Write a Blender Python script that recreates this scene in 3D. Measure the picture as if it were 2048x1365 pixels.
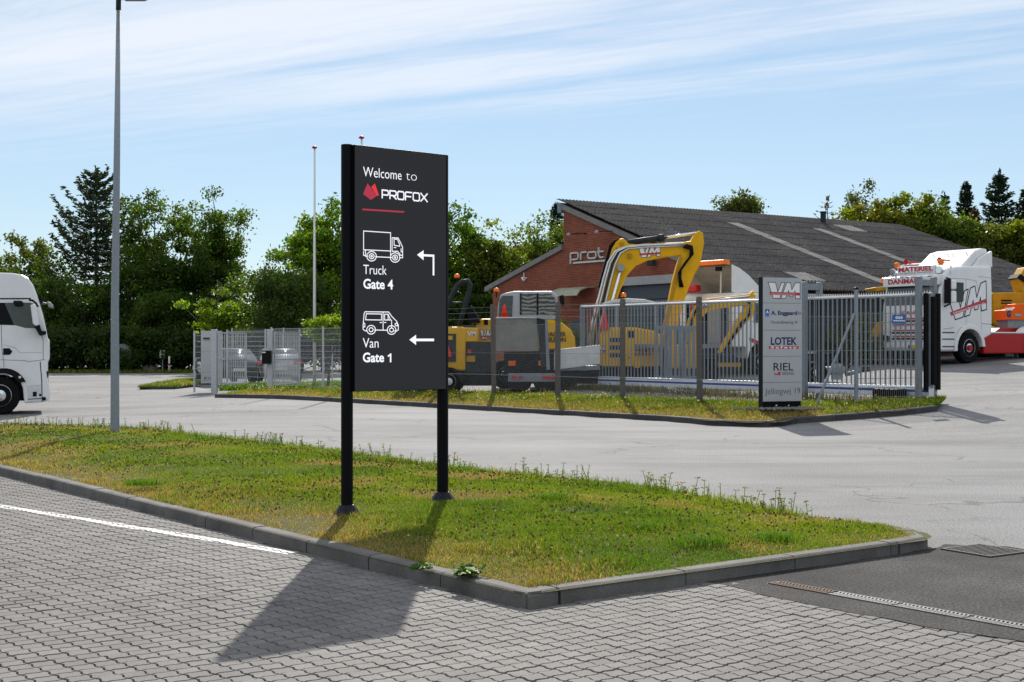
import bpy, bmesh, math, random
import numpy as np
from mathutils import Vector, Matrix, geometry
R = math.radians
rng = np.random.default_rng(7); random.seed(7)
sc = bpy.context.scene
col = sc.collection
for o in list(bpy.data.objects): bpy.data.objects.remove(o)

# ------------------------------------------------------------------ camera, sky, sun, exposure
CH = 1.65                       # eye height in metres
F, CX, HV = 2651.0, 1024.0, 690.0
cd = bpy.data.cameras.new('camera'); cam = bpy.data.objects.new('camera', cd); col.objects.link(cam)
cam.location = (0, 0, CH); cam.rotation_euler = (R(90), 0, 0)
cd.sensor_width = 36; cd.lens = 36 * F / 2048; cd.shift_y = (HV - 682.5) / 2048
cd.clip_start = .1; cd.clip_end = 6000
sc.camera = cam

SUN_EL, SUN_AZ = R(35), R(.4)          # sun stands ahead of the camera, a touch to the right
w = bpy.data.worlds.new('World'); sc.world = w; w.use_nodes = True
wn, wl = w.node_tree.nodes, w.node_tree.links; wn.clear()
def N(nodes, t, **k):
    n = nodes.new(t)
    for a, b in k.items(): setattr(n, a, b)
    return n
def math_n(nodes, links, op, a, b=None, c=None, clamp=False):
    n = nodes.new('ShaderNodeMath'); n.operation = op; n.use_clamp = clamp
    for i, x in enumerate((a, b, c)):
        if x is None: continue
        if isinstance(x, (int, float)): n.inputs[i].default_value = x
        else: links.new(x, n.inputs[i])
    return n.outputs[0]
out = N(wn, 'ShaderNodeOutputWorld'); bg = N(wn, 'ShaderNodeBackground')
sky = N(wn, 'ShaderNodeTexSky', sky_type='NISHITA', sun_disc=False, sun_elevation=SUN_EL, sun_rotation=SUN_AZ,
        altitude=0, air_density=1.0, dust_density=.0, ozone_density=2.0)
# thin cirrus, laid out on a flat layer high above the ground
tc = N(wn, 'ShaderNodeTexCoord'); sp = N(wn, 'ShaderNodeSeparateXYZ'); wl.new(tc.outputs['Generated'], sp.inputs[0])
M_ = lambda op, a, b=None, c=None, clamp=False: math_n(wn, wl, op, a, b, c, clamp)
zc = M_('MAXIMUM', sp.outputs[2], .03)
px, py = M_('DIVIDE', sp.outputs[0], zc), M_('DIVIDE', sp.outputs[1], zc)
sa = M_('SUBTRACT', M_('MULTIPLY', px, .85), M_('MULTIPLY', py, .52))
sb = M_('ADD', M_('MULTIPLY', px, .52), M_('MULTIPLY', py, .85))
def wnoise(kx, ky, scale, detail, rough, off, dist=0):
    c = N(wn, 'ShaderNodeCombineXYZ'); wl.new(M_('MULTIPLY_ADD', sa, kx, off), c.inputs[0]); wl.new(M_('MULTIPLY', sb, ky), c.inputs[1])
    n = N(wn, 'ShaderNodeTexNoise'); wl.new(c.outputs[0], n.inputs['Vector'])
    n.inputs['Scale'].default_value = scale; n.inputs['Detail'].default_value = detail
    n.inputs['Roughness'].default_value = rough; n.inputs['Distortion'].default_value = dist
    return n.outputs[0]
n1 = wnoise(.16, 1.5, 1.0, 6, .55, 3.1, .4)
n2 = wnoise(1.4, 4.2, 1.3, 4, .6, 9.7, .8)
ramp = N(wn, 'ShaderNodeMapRange'); ramp.inputs[1].default_value = 5.9; ramp.inputs[2].default_value = 2.7
wl.new(sb, ramp.inputs[0])
val = M_('ADD', ramp.outputs[0], M_('ADD', M_('MULTIPLY', M_('SUBTRACT', n1, .5), 2.6), M_('MULTIPLY', M_('SUBTRACT', n2, .5), .55)))
dens = N(wn, 'ShaderNodeMapRange', interpolation_type='SMOOTHSTEP')
for i, x in ((1, .15), (2, 1.15), (3, 0.0), (4, .74)): dens.inputs[i].default_value = x
wl.new(val, dens.inputs[0])
low = N(wn, 'ShaderNodeMapRange'); low.inputs[1].default_value = .10; low.inputs[2].default_value = .20
wl.new(sp.outputs[2], low.inputs[0])
dfac = M_('MULTIPLY', dens.outputs[0], low.outputs[0])
mx = N(wn, 'ShaderNodeMixRGB'); wl.new(dfac, mx.inputs[0])
hs = N(wn, 'ShaderNodeHueSaturation'); hs.inputs['Saturation'].default_value = 1.0; wl.new(sky.outputs[0], hs.inputs['Color'])
gm_ = N(wn, 'ShaderNodeGamma'); gm_.inputs[1].default_value = .56; wl.new(hs.outputs[0], gm_.inputs[0]); tn_ = N(wn, 'ShaderNodeVectorMath', operation='MULTIPLY'); tn_.inputs[1].default_value = (1.17, 1.31, 1.45); wl.new(gm_.outputs[0], tn_.inputs[0]); wl.new(tn_.outputs[0], mx.inputs[1])
CLOUD = 5.4
mx.inputs[2].default_value = (CLOUD * .97, CLOUD * .99, CLOUD * 1.04, 1)
wl.new(mx.outputs[0], bg.inputs[0]); bg.inputs[1].default_value = .15
wl.new(bg.outputs[0], out.inputs[0])

sl = bpy.data.lights.new('sun', 'SUN'); so = bpy.data.objects.new('sun', sl); col.objects.link(so)
sl.energy = 4.4; sl.angle = R(.55); sl.color = (1, .95, .87)
sdir = Vector((-math.sin(SUN_AZ) * math.cos(SUN_EL), -math.cos(SUN_AZ) * math.cos(SUN_EL), -math.sin(SUN_EL)))
so.rotation_euler = sdir.to_track_quat('-Z', 'Y').to_euler(); so.location = (0, 60, 60)
vs = sc.view_settings; vs.view_transform = 'Standard'; vs.look = 'None'; vs.gamma = 1; vs.exposure = .30
vs.use_curve_mapping = False
sc.cycles.max_bounces = 6; sc.cycles.diffuse_bounces = 2; sc.cycles.glossy_bounces = 2
sc.cycles.transmission_bounces = 4; sc.cycles.transparent_max_bounces = 6
sc.cycles.caustics_reflective = False; sc.cycles.caustics_refractive = False

# ------------------------------------------------------------------ helpers
def tag(o, label=None, cat=None, group=None, kind=None):
    for k, v in (('label', label), ('category', cat), ('group', group), ('kind', kind)):
        if v: o[k] = v
    return o
def empty(name, loc, rz=0, label=None, cat=None, group=None, kind=None):
    o = bpy.data.objects.new(name, None); col.objects.link(o); o.location = loc; o.rotation_euler = (0, 0, rz)
    o.empty_display_size = .2
    return tag(o, label, cat, group, kind)
def link(name, me, parent=None):
    o = bpy.data.objects.new(name, me); col.objects.link(o)
    if parent is not None: o.parent = parent
    return o
def copy_tree(o, parent=None):
    c = o.copy(); col.objects.link(c); c.parent = parent
    for ch in o.children: copy_tree(ch, c)
    return c
class MB:
    def __init__(s): s.v = []; s.f = []; s.m = []; s.mi = 0
    def add(s, vs, fs):
        o = len(s.v); s.v += [tuple(map(float, p)) for p in vs]; s.f += [[i + o for i in f] for f in fs]; s.m += [s.mi] * len(fs); return s
    def box(s, x0, x1, y0, y1, z0, z1):
        v = [(x, y, z) for z in (z0, z1) for y in (y0, y1) for x in (x0, x1)]
        return s.add(v, [[0, 2, 3, 1], [4, 5, 7, 6], [0, 1, 5, 4], [2, 6, 7, 3], [0, 4, 6, 2], [1, 3, 7, 5]])
    def bar(s, p, q, a, b=None, up=(0, 0, 1)):
        b = b or a; p, q = Vector(p), Vector(q); d = (q - p).normalized(); up = Vector(up)
        if abs(d.dot(up)) > .98: up = Vector((0, 1, 0))
        x = d.cross(up).normalized() * a / 2; y = x.cross(d).normalized() * b / 2
        v = [c + i * x + j * y for c in (p, q) for i, j in ((-1, -1), (1, -1), (1, 1), (-1, 1))]
        return s.add(v, [[3, 2, 1, 0], [4, 5, 6, 7], [0, 1, 5, 4], [1, 2, 6, 5], [2, 3, 7, 6], [3, 0, 4, 7]])
    def tube(s, pts, r, n=8, cap=True):
        pts = [Vector(p) for p in pts]; rs = r if hasattr(r, '__len__') else [r] * len(pts)
        vs, fs = [], []; prev = None
        for i, p in enumerate(pts):
            d = (pts[min(i + 1, len(pts) - 1)] - pts[max(i - 1, 0)]).normalized()
            if prev is None:
                a = d.orthogonal().normalized()
            else:
                a = (prev - d * prev.dot(d)); a = a.normalized() if a.length > 1e-6 else d.orthogonal().normalized()
            prev = a; b = d.cross(a)
            vs += [p + rs[i] * (a * math.cos(2 * math.pi * k / n) + b * math.sin(2 * math.pi * k / n)) for k in range(n)]
        for i in range(len(pts) - 1):
            for k in range(n):
                k2 = (k + 1) % n; fs.append([i * n + k, i * n + k2, (i + 1) * n + k2, (i + 1) * n + k])
        if cap: fs.append(list(range(n))[::-1]); fs.append([(len(pts) - 1) * n + k for k in range(n)])
        return s.add(vs, fs)
    def cyl(s, p, q, r0, r1=None, n=12): return s.tube([p, q], [r0, r0 if r1 is None else r1], n)
    def prism(s, poly, ax, a, b, scale_b=1.0):
        n = len(poly); cx = sum(p[0] for p in poly) / n; cy = sum(p[1] for p in poly) / n
        def mk(p, t): return {'y': (p[0], t, p[1]), 'x': (t, p[0], p[1]), 'z': (p[0], p[1], t)}[ax]
        v = [mk(p, a) for p in poly] + [mk((cx + (p[0] - cx) * scale_b, cy + (p[1] - cy) * scale_b), b) for p in poly]
        f = [list(range(n))[::-1], list(range(n, 2 * n))] + [[i, (i + 1) % n, n + (i + 1) % n, n + i] for i in range(n)]
        return s.add(v, f)
    def lathe(s, prof, n=16, c=(0, 0, 0), ax='z'):
        vs, fs = [], []
        for r, z in prof:
            for k in range(n):
                a = 2 * math.pi * k / n; x, y = r * math.cos(a), r * math.sin(a)
                p = {'z': (x, y, z), 'y': (x, z, y), 'x': (z, x, y)}[ax]
                vs.append((p[0] + c[0], p[1] + c[1], p[2] + c[2]))
        for i in range(len(prof) - 1):
            for k in range(n): fs.append([i * n + k, i * n + (k + 1) % n, (i + 1) * n + (k + 1) % n, (i + 1) * n + k])
        fs.append(list(range(n))[::-1]); fs.append([(len(prof) - 1) * n + k for k in range(n)])
        return s.add(vs, fs)
    def strip(s, pts, wd, y, closed=False):             # flat line of width wd in the xz plane, facing -y
        P = [Vector((p[0], p[1])) for p in pts]; n = len(P)
        for i in range(n if closed else n - 1):
            a, b = P[i], P[(i + 1) % n]; d = (b - a)
            if d.length < 1e-6: continue
            d.normalize(); o = Vector((-d.y, d.x)) * wd / 2; e = d * wd / 2 * .9
            q = [a - e - o, b + e - o, b + e + o, a - e + o]
            s.add([(p.x, y, p.y) for p in q], [[0, 1, 2, 3]])
        return s
    def poly(s, pts, y): return s.add([(p[0], y, p[1]) for p in pts], [list(range(len(pts)))])
    def mesh(s, name, mats, recalc=True, smooth=False):
        me = bpy.data.meshes.new(name); me.from_pydata(s.v, [], s.f)
        mats = mats if isinstance(mats, (list, tuple)) else [mats]
        for m in mats: me.materials.append(m)
        if len(mats) > 1: me.polygons.foreach_set('material_index', s.m)
        if recalc:
            b = bmesh.new(); b.from_mesh(me); bmesh.ops.recalc_face_normals(b, faces=b.faces); b.to_mesh(me); b.free()
        if smooth: me.polygons.foreach_set('use_smooth', [True] * len(me.polygons))
        me.update(); return me
    def build(s, name, mats, parent=None, smooth=False, bevel=0, recalc=True, seg=2):
        o = link(name, s.mesh(name, mats, recalc, smooth), parent)
        if bevel:
            b = o.modifiers.new('bevel', 'BEVEL'); b.width = bevel; b.segments = seg; b.limit_method = 'ANGLE'; b.angle_limit = R(32)
            b.harden_normals = False
        return o
def np_mesh(name, V, faces, mats, colors=None, smooth=False):
    """faces: list of int arrays (m,k); vertex colours optional (n,3)"""
    me = bpy.data.meshes.new(name); V = np.asarray(V, np.float32)
    me.vertices.add(len(V)); me.vertices.foreach_set('co', V.ravel())
    loops = np.concatenate([f.ravel() for f in faces]).astype(np.int32)
    tot = np.concatenate([np.full(len(f), f.shape[1], np.int32) for f in faces])
    me.loops.add(len(loops)); me.loops.foreach_set('vertex_index', loops)
    me.polygons.add(len(tot)); me.polygons.foreach_set('loop_start', np.concatenate([[0], np.cumsum(tot)[:-1]]).astype(np.int32))
    if colors is not None:
        a = me.color_attributes.new('Col', 'FLOAT_COLOR', 'POINT')
        c = np.ones((len(V), 4), np.float32); c[:, :3] = colors; a.data.foreach_set('color', c.ravel())
    for m in (mats if isinstance(mats, (list, tuple)) else [mats]): me.materials.append(m)
    me.update(calc_edges=True)
    me.polygons.foreach_set('use_smooth', np.full(len(me.polygons), bool(smooth)))
    return me
def sm(a, b, x):
    t = min(1, max(0, (x - a) / (b - a))); return t * t * (3 - 2 * t)
KU, KP = (.651, -.759), (.759, .651)               # along the far kerb, and square to it into the yard
def gz(x, y):                                      # the lie of the ground
    d = KP[0] * (x + 9.8) + KP[1] * (y - 43.7)
    z = .0508 * min(max(d, 0), 24) * sm(-9, 3, x)
    return z - .17 * sm(6, 13, -x) * sm(22, 32, y) * (1 - sm(45, 60, y))
def at(u, v, Y): return ((u - CX) / F * Y, Y, CH - (v - HV) / F * Y)
def hit(u, v, dz=0):                               # where a line of sight meets the ground (surveying aid)
    lo, hi = 3.0, 200.0
    for _ in range(50):
        m = (lo + hi) / 2; p = at(u, v, m)
        if p[2] > gz(p[0], p[1]) + dz: lo = m
        else: hi = m
    return at(u, v, lo)

# ------------------------------------------------------------------ materials
def mat(name, rgb, rough=.55, metal=0, nz=.12, scale=4.0, bump=0, bscale=60, spec=.5, coat=0, emit=None, es=1, coords='Object', alpha=1):
    m = bpy.data.materials.new(name); m.use_nodes = True; nt = m.node_tree; nd, lk = nt.nodes, nt.links
    b = nd['Principled BSDF']; b.inputs['Roughness'].default_value = rough; b.inputs['Metallic'].default_value = metal
    b.inputs['Specular IOR Level'].default_value = spec; b.inputs['Coat Weight'].default_value = coat
    b.inputs['Base Color'].default_value = (*rgb, 1); b.inputs['Alpha'].default_value = alpha
    if emit: b.inputs['Emission Color'].default_value = (*emit, 1); b.inputs['Emission Strength'].default_value = es
    tcn = nd.new('ShaderNodeTexCoord')
    if nz:
        n = nd.new('ShaderNodeTexNoise'); n.inputs['Scale'].default_value = scale; n.inputs['Detail'].default_value = 6; n.inputs['Roughness'].default_value = .65
        lk.new(tcn.outputs[coords], n.inputs['Vector'])
        r = nd.new('ShaderNodeMapRange'); r.inputs[1].default_value = .3; r.inputs[2].default_value = .7; r.inputs[3].default_value = 1 - nz; r.inputs[4].default_value = 1 + nz
        lk.new(n.outputs[0], r.inputs[0])
        mul = nd.new('ShaderNodeVectorMath'); mul.operation = 'SCALE'; mul.inputs[0].default_value = rgb; lk.new(r.outputs[0], mul.inputs['Scale'])
        lk.new(mul.outputs[0], b.inputs['Base Color'])
        r2 = nd.new('ShaderNodeMapRange'); r2.inputs[3].default_value = max(.03, rough - nz * .6); r2.inputs[4].default_value = min(1, rough + nz * .6)
        lk.new(n.outputs[0], r2.inputs[0]); lk.new(r2.outputs[0], b.inputs['Roughness'])
    if bump:
        n2 = nd.new('ShaderNodeTexNoise'); n2.inputs['Scale'].default_value = bscale; n2.inputs['Detail'].default_value = 4
        lk.new(tcn.outputs[coords], n2.inputs['Vector'])
        bp = nd.new('ShaderNodeBump'); bp.inputs['Strength'].default_value = bump; bp.inputs['Distance'].default_value = .01
        lk.new(n2.outputs[0], bp.inputs['Height']); lk.new(bp.outputs[0], b.inputs['Normal'])
    return m
def ramp_mat(name, stops, scale, detail=8, rough=.9, bump=.3, bdist=.01, fine=180, fine_amt=.35, stretch=(1, 1, 1), spec=.3, extra=None, bfine=True):
    """colour from a large noise through a ramp, speckled by a fine noise; world space"""
    m = bpy.data.materials.new(name); m.use_nodes = True; nd, lk = m.node_tree.nodes, m.node_tree.links
    b = nd['Principled BSDF']; b.inputs['Roughness'].default_value = rough; b.inputs['Specular IOR Level'].default_value = spec
    g = nd.new('ShaderNodeNewGeometry'); mp = nd.new('ShaderNodeVectorMath'); mp.operation = 'MULTIPLY'; mp.inputs[1].default_value = stretch
    lk.new(g.outputs['Position'], mp.inputs[0])
    n = nd.new('ShaderNodeTexNoise'); n.inputs['Scale'].default_value = scale; n.inputs['Detail'].default_value = detail; n.inputs['Roughness'].default_value = .6
    lk.new(mp.outputs[0], n.inputs['Vector'])
    cr = nd.new('ShaderNodeValToRGB'); lk.new(n.outputs[0], cr.inputs[0])
    while len(cr.color_ramp.elements) < len(stops): cr.color_ramp.elements.new(.5)
    for e, (p, c) in zip(cr.color_ramp.elements, stops): e.position = p; e.color = (*c, 1)
    f = nd.new('ShaderNodeTexNoise'); f.inputs['Scale'].default_value = fine; f.inputs['Detail'].default_value = 3
    lk.new(g.outputs['Position'], f.inputs['Vector'])
    r = nd.new('ShaderNodeMapRange'); r.inputs[1].default_value = .32; r.inputs[2].default_value = .68; r.inputs[3].default_value = 1 - fine_amt; r.inputs[4].default_value = 1 + fine_amt
    lk.new(f.outputs[0], r.inputs[0])
    s = nd.new('ShaderNodeVectorMath'); s.operation = 'SCALE'; lk.new(cr.outputs[0], s.inputs[0]); lk.new(r.outputs[0], s.inputs['Scale'])
    colr = s.outputs[0]
    if extra: colr = extra(nd, lk, g, colr)
    lk.new(colr, b.inputs['Base Color'])
    if bump:
        bp = nd.new('ShaderNodeBump'); bp.inputs['Strength'].default_value = bump; bp.inputs['Distance'].default_value = bdist
        lk.new(f.outputs[0] if bfine else n.outputs[0], bp.inputs['Height']); lk.new(bp.outputs[0], b.inputs['Normal'])
    return m
def cracks(nd, lk, g, colr):                       # thin dark cracks and seams in old asphalt
    d = nd.new('ShaderNodeTexNoise'); d.inputs['Scale'].default_value = .9; d.inputs['Detail'].default_value = 5; lk.new(g.outputs['Position'], d.inputs['Vector'])
    sub = nd.new('ShaderNodeVectorMath'); sub.operation = 'MULTIPLY_ADD'; sub.inputs[1].default_value = (2.2, 2.2, 0)
    lk.new(d.outputs['Color'], sub.inputs[0]); lk.new(g.outputs['Position'], sub.inputs[2])
    v = nd.new('ShaderNodeTexVoronoi'); v.feature = 'DISTANCE_TO_EDGE'; v.inputs['Scale'].default_value = .16; lk.new(sub.outputs[0], v.inputs['Vector'])
    r = nd.new('ShaderNodeMapRange'); r.inputs[1].default_value = .0; r.inputs[2].default_value = .006; r.inputs[3].default_value = .5; r.inputs[4].default_value = 1
    lk.new(v.outputs['Distance'], r.inputs[0])
    k = nd.new('ShaderNodeTexNoise'); k.inputs['Scale'].default_value = .35; lk.new(g.outputs['Position'], k.inputs['Vector'])
    k2 = nd.new('ShaderNodeMapRange'); k2.inputs[1].default_value = .45; k2.inputs[2].default_value = .55; lk.new(k.outputs[0], k2.inputs[0])
    mm = nd.new('ShaderNodeMath'); mm.operation = 'MAXIMUM'; lk.new(r.outputs[0], mm.inputs[0]); lk.new(k2.outputs[0], mm.inputs[1])
    st = nd.new('ShaderNodeTexNoise'); st.inputs['Scale'].default_value = .5; st.inputs['Detail'].default_value = 7; st.inputs['Roughness'].default_value = .7
    sv = nd.new('ShaderNodeMapping'); sv.inputs['Rotation'].default_value = (0, 0, R(48)); sv.inputs['Scale'].default_value = (.35, 1.6, 1); lk.new(g.outputs['Position'], sv.inputs[0]); lk.new(sv.outputs[0], st.inputs['Vector'])
    r4 = nd.new('ShaderNodeMapRange'); r4.inputs[1].default_value = .3; r4.inputs[2].default_value = .55; r4.inputs[3].default_value = .68; r4.inputs[4].default_value = 1.04; lk.new(st.outputs[0], r4.inputs[0])
    m4 = nd.new('ShaderNodeMath'); m4.operation = 'MULTIPLY'; lk.new(mm.outputs[0], m4.inputs[0]); lk.new(r4.outputs[0], m4.inputs[1])
    s = nd.new('ShaderNodeVectorMath'); s.operation = 'SCALE'; lk.new(colr, s.inputs[0]); lk.new(m4.outputs[0], s.inputs['Scale'])
    return s.outputs[0]
def tile_tint(nd, lk, g, colr):                    # every stone its own shade
    mp = nd.new('ShaderNodeMapping'); mp.vector_type = 'TEXTURE'; mp.inputs['Location'].default_value = (0, 7, 0); mp.inputs['Rotation'].default_value = (0, 0, R(42.5)); mp.inputs['Scale'].default_value = (.119, .106, 1)
    lk.new(g.outputs['Position'], mp.inputs[0]); ad_ = nd.new('ShaderNodeVectorMath'); ad_.inputs[1].default_value = (.5, .5, 0); lk.new(mp.outputs[0], ad_.inputs[0])
    fl = nd.new('ShaderNodeVectorMath'); fl.operation = 'FLOOR'; lk.new(ad_.outputs[0], fl.inputs[0]); sx = nd.new('ShaderNodeSeparateXYZ'); lk.new(fl.outputs[0], sx.inputs[0]); cx = nd.new('ShaderNodeCombineXYZ'); lk.new(sx.outputs[0], cx.inputs[0]); lk.new(sx.outputs[1], cx.inputs[1])
    wn_ = nd.new('ShaderNodeTexWhiteNoise'); lk.new(cx.outputs[0], wn_.inputs[0]); r = nd.new('ShaderNodeMapRange'); r.inputs[3].default_value = .87; r.inputs[4].default_value = 1.1; lk.new(wn_.outputs[0], r.inputs[0])
    st = nd.new('ShaderNodeTexNoise'); st.inputs['Scale'].default_value = .55; st.inputs['Detail'].default_value = 6; lk.new(g.outputs['Position'], st.inputs['Vector']); r3 = nd.new('ShaderNodeMapRange'); r3.inputs[1].default_value = .3; r3.inputs[2].default_value = .6; r3.inputs[3].default_value = .80; r3.inputs[4].default_value = 1.03; lk.new(st.outputs[0], r3.inputs[0])
    mm = nd.new('ShaderNodeMath'); mm.operation = 'MULTIPLY'; lk.new(r.outputs[0], mm.inputs[0]); lk.new(r3.outputs[0], mm.inputs[1])
    s = nd.new('ShaderNodeVectorMath'); s.operation = 'SCALE'; lk.new(colr, s.inputs[0]); lk.new(mm.outputs[0], s.inputs['Scale']); return s.outputs[0]
def leaf_mat(name, trans=.45, rough=.55):
    m = bpy.data.materials.new(name); m.use_nodes = True; nd, lk = m.node_tree.nodes, m.node_tree.links
    b = nd['Principled BSDF']; b.inputs['Roughness'].default_value = rough; b.inputs['Specular IOR Level'].default_value = .12
    a = nd.new('ShaderNodeVertexColor'); a.layer_name = 'Col'; lk.new(a.outputs[0], b.inputs['Base Color'])
    t = nd.new('ShaderNodeBsdfTranslucent'); h = nd.new('ShaderNodeVectorMath'); h.operation = 'MULTIPLY'; h.inputs[1].default_value = (1.5, 1.5, .55)
    lk.new(a.outputs[0], h.inputs[0]); lk.new(h.outputs[0], t.inputs[0])
    mix = nd.new('ShaderNodeMixShader'); mix.inputs[0].default_value = trans
    lk.new(b.outputs[0], mix.inputs[1]); lk.new(t.outputs[0], mix.inputs[2]); lk.new(mix.outputs[0], nd['Material Output'].inputs[0])
    return m
def glass_mat(name, rgb=(.02, .025, .03), rough=.04):
    return mat(name, rgb, rough, 0, 0, spec=.9)

M = {}
M['asphalt'] = ramp_mat('old_asphalt', [(.32, (.145, .144, .143)), (.5, (.19, .189, .189)), (.68, (.225, .225, .225))], .22, rough=.85, fine=48, fine_amt=.5, bump=.6, bdist=.008, spec=.22, extra=cracks)
M['patch'] = ramp_mat('dark_asphalt', [(.30, (.026, .026, .027)), (.5, (.05, .049, .048)), (.72, (.085, .082, .078))], .8, rough=.9, fine=55, fine_amt=.8, bump=.5, bdist=.006, spec=.12)
M['paver'] = ramp_mat('concrete_paver', [(.3, (.128, .120, .114)), (.5, (.155, .146, .139)), (.7, (.18, .17, .162))], 3.0, rough=.8, fine=170, fine_amt=.36, bump=.35, bdist=.004, spec=.3, extra=tile_tint)
M['joint'] = ramp_mat('joint_sand', [(.3, (.03, .026, .022)), (.6, (.06, .05, .038)), (.78, (.12, .09, .04))], 1.6, rough=.95, fine=120, fine_amt=.4, bump=.3)
M['kerb'] = ramp_mat('kerb_concrete', [(.3, (.075, .070, .063)), (.5, (.125, .118, .108)), (.75, (.18, .172, .16))], 2.2, rough=.85, fine=130, fine_amt=.3, bump=.5, bdist=.005)
M['paint'] = ramp_mat('road_paint', [(.3, (.6, .6, .58)), (.6, (.76, .76, .74))], 6, rough=.6, fine=90, fine_amt=.12, bump=.15)
M['soil'] = ramp_mat('turf_soil', [(.3, (.05, .07, .018)), (.5, (.085, .085, .03)), (.7, (.13, .105, .05))], 1.3, rough=1, fine=60, fine_amt=.5, bump=.6, bdist=.02)
M['grass'] = leaf_mat('grass_blade', .42, .5)
M['leaf'] = leaf_mat('leaf', .5, .45)
M['needle'] = leaf_mat('needle', .22, .6)
M['bark'] = mat('bark', (.075, .06, .048), .95, nz=.35, scale=9, bump=.6, bscale=30)
M['black'] = mat('black_powder_coat', (.005, .005, .0065), .5, nz=.05, spec=.08)
M['galv'] = mat('galvanised_steel', (.22, .245, .27), .55, .25, nz=.18, scale=14, spec=.35)
M['galv_light'] = mat('bright_galvanised', (.44, .46, .48), .5, .2, nz=.12, scale=14)
M['galv_dull'] = mat('galvanised_pole', (.25, .28, .31), .55, .4, nz=.14, scale=20)
M['alu'] = mat('aluminium', (.72, .73, .74), .38, .5, nz=.08)
M['white'] = mat('white_paint', (.76, .76, .75), .3, nz=.08, coat=.3, scale=1.6)
M['white_dirty'] = mat('white_panel', (.62, .62, .60), .45, nz=.14, scale=3)
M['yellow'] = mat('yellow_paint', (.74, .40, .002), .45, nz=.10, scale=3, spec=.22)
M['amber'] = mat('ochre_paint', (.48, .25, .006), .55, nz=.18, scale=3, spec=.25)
M['red'] = mat('red_paint', (.40, .006, .006), .4, nz=.10, spec=.3)
M['orange'] = mat('orange_paint', (.80, .12, .004), .45, nz=.1, spec=.25)
M['blue'] = mat('blue_film', (.015, .035, .30), .4, nz=.05)
M['dark'] = mat('dark_rubber', (.009, .009, .010), .8, nz=.2, spec=.08)
M['dgrey'] = mat('dark_grey_paint', (.03, .035, .040), .55, nz=.2, spec=.12)
M['grey'] = mat('grey_paint', (.30, .31, .32), .5, nz=.12)
M['chrome'] = mat('chrome', (.8, .8, .82), .12, 1, nz=.05)
M['glass'] = mat('tinted_glass', (.012, .018, .018), .06, 0, 0, spec=.45)
M['glass2'] = mat('cab_glass', (.045, .062, .06), .06, 0, .35, scale=1.5, spec=.5)
M['beacon'] = mat('amber_lens', (.95, .19, .004), .35, nz=.05, spec=.3)
M['redlens'] = mat('red_lens', (.5, .01, .01), .2, nz=.05)
M['cone'] = mat('safety_red', (.9, .03, .015), .5, nz=.05, spec=.2)
M['concrete'] = mat('fence_post_concrete', (.115, .10, .088), .95, nz=.3, scale=30, bump=.6, bscale=90)
M['ink'] = mat('black_film', (.008, .008, .010), .55, nz=0, spec=.12)
M['navy'] = mat('navy_film', (.01, .022, .09), .5, nz=0)
M['rust'] = mat('rust', (.115, .066, .042), .9, nz=.35)
M['tailboard'] = mat('worn_plywood', (.235, .225, .205), .85, nz=.16, scale=5, spec=.2)

def film_mat():                                    # crinkled film inside cab windows, its reflected streaks painted as pale bands
    m = mat('filmed_glass', (.03, .04, .04), .08, 0, 0, spec=.45); nd, lk = m.node_tree.nodes, m.node_tree.links; t = nd.new('ShaderNodeTexCoord')
    wv = nd.new('ShaderNodeTexWave'); wv.bands_direction = 'Z'; wv.inputs['Scale'].default_value = 2.6; wv.inputs['Distortion'].default_value = 5; wv.inputs['Detail'].default_value = 3; wv.inputs['Detail Scale'].default_value = 1.4; lk.new(t.outputs['Object'], wv.inputs[0])
    cr = nd.new('ShaderNodeValToRGB'); e = cr.color_ramp.elements; e[0].position = .45; e[0].color = (.02, .026, .024, 1); e[1].position = .75; e[1].color = (.26, .24, .22, 1); lk.new(wv.outputs[0], cr.inputs[0]); lk.new(cr.outputs[0], nd['Principled BSDF'].inputs['Base Color']); return m
M['film'] = film_mat()
# ------------------------------------------------------------------ number helpers for scattered things
def vnoise(x, y, s, seed=0):
    x, y = np.asarray(x) * s + 1000.5, np.asarray(y) * s + 1000.5
    g = np.random.default_rng(seed).random((256, 256))
    xi, yi = np.floor(x).astype(int), np.floor(y).astype(int); fx, fy = x - xi, y - yi
    fx, fy = fx * fx * (3 - 2 * fx), fy * fy * (3 - 2 * fy)
    a = lambda i, j: g[(xi + i) % 256, (yi + j) % 256]
    return (a(0, 0) * (1 - fx) + a(1, 0) * fx) * (1 - fy) + (a(0, 1) * (1 - fx) + a(1, 1) * fx) * fy
def fbm(x, y, s, seed=0): return (vnoise(x, y, s, seed) + .5 * vnoise(x, y, s * 2.1, seed + 1) + .25 * vnoise(x, y, s * 4.3, seed + 2)) / 1.75
def inpoly(x, y, P):
    x, y = np.asarray(x), np.asarray(y); r = np.zeros(x.shape, bool); n = len(P)
    for i in range(n):
        (x1, y1), (x2, y2) = P[i], P[(i + 1) % n]
        c = ((y1 > y) != (y2 > y)); r ^= c & (x < (x2 - x1) * (y - y1) / ((y2 - y1) + 1e-12) + x1)
    return r
def edge_dist(x, y, P, closed=True):
    x, y = np.asarray(x, float), np.asarray(y, float); d = np.full(x.shape, 1e9); n = len(P)
    for i in range(n if closed else n - 1):
        (x1, y1), (x2, y2) = P[i], P[(i + 1) % n]; dx, dy = x2 - x1, y2 - y1
        t = np.clip(((x - x1) * dx + (y - y1) * dy) / (dx * dx + dy * dy), 0, 1)
        d = np.minimum(d, np.hypot(x - x1 - t * dx, y - y1 - t * dy))
    return d
gzv = np.vectorize(gz)
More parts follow.
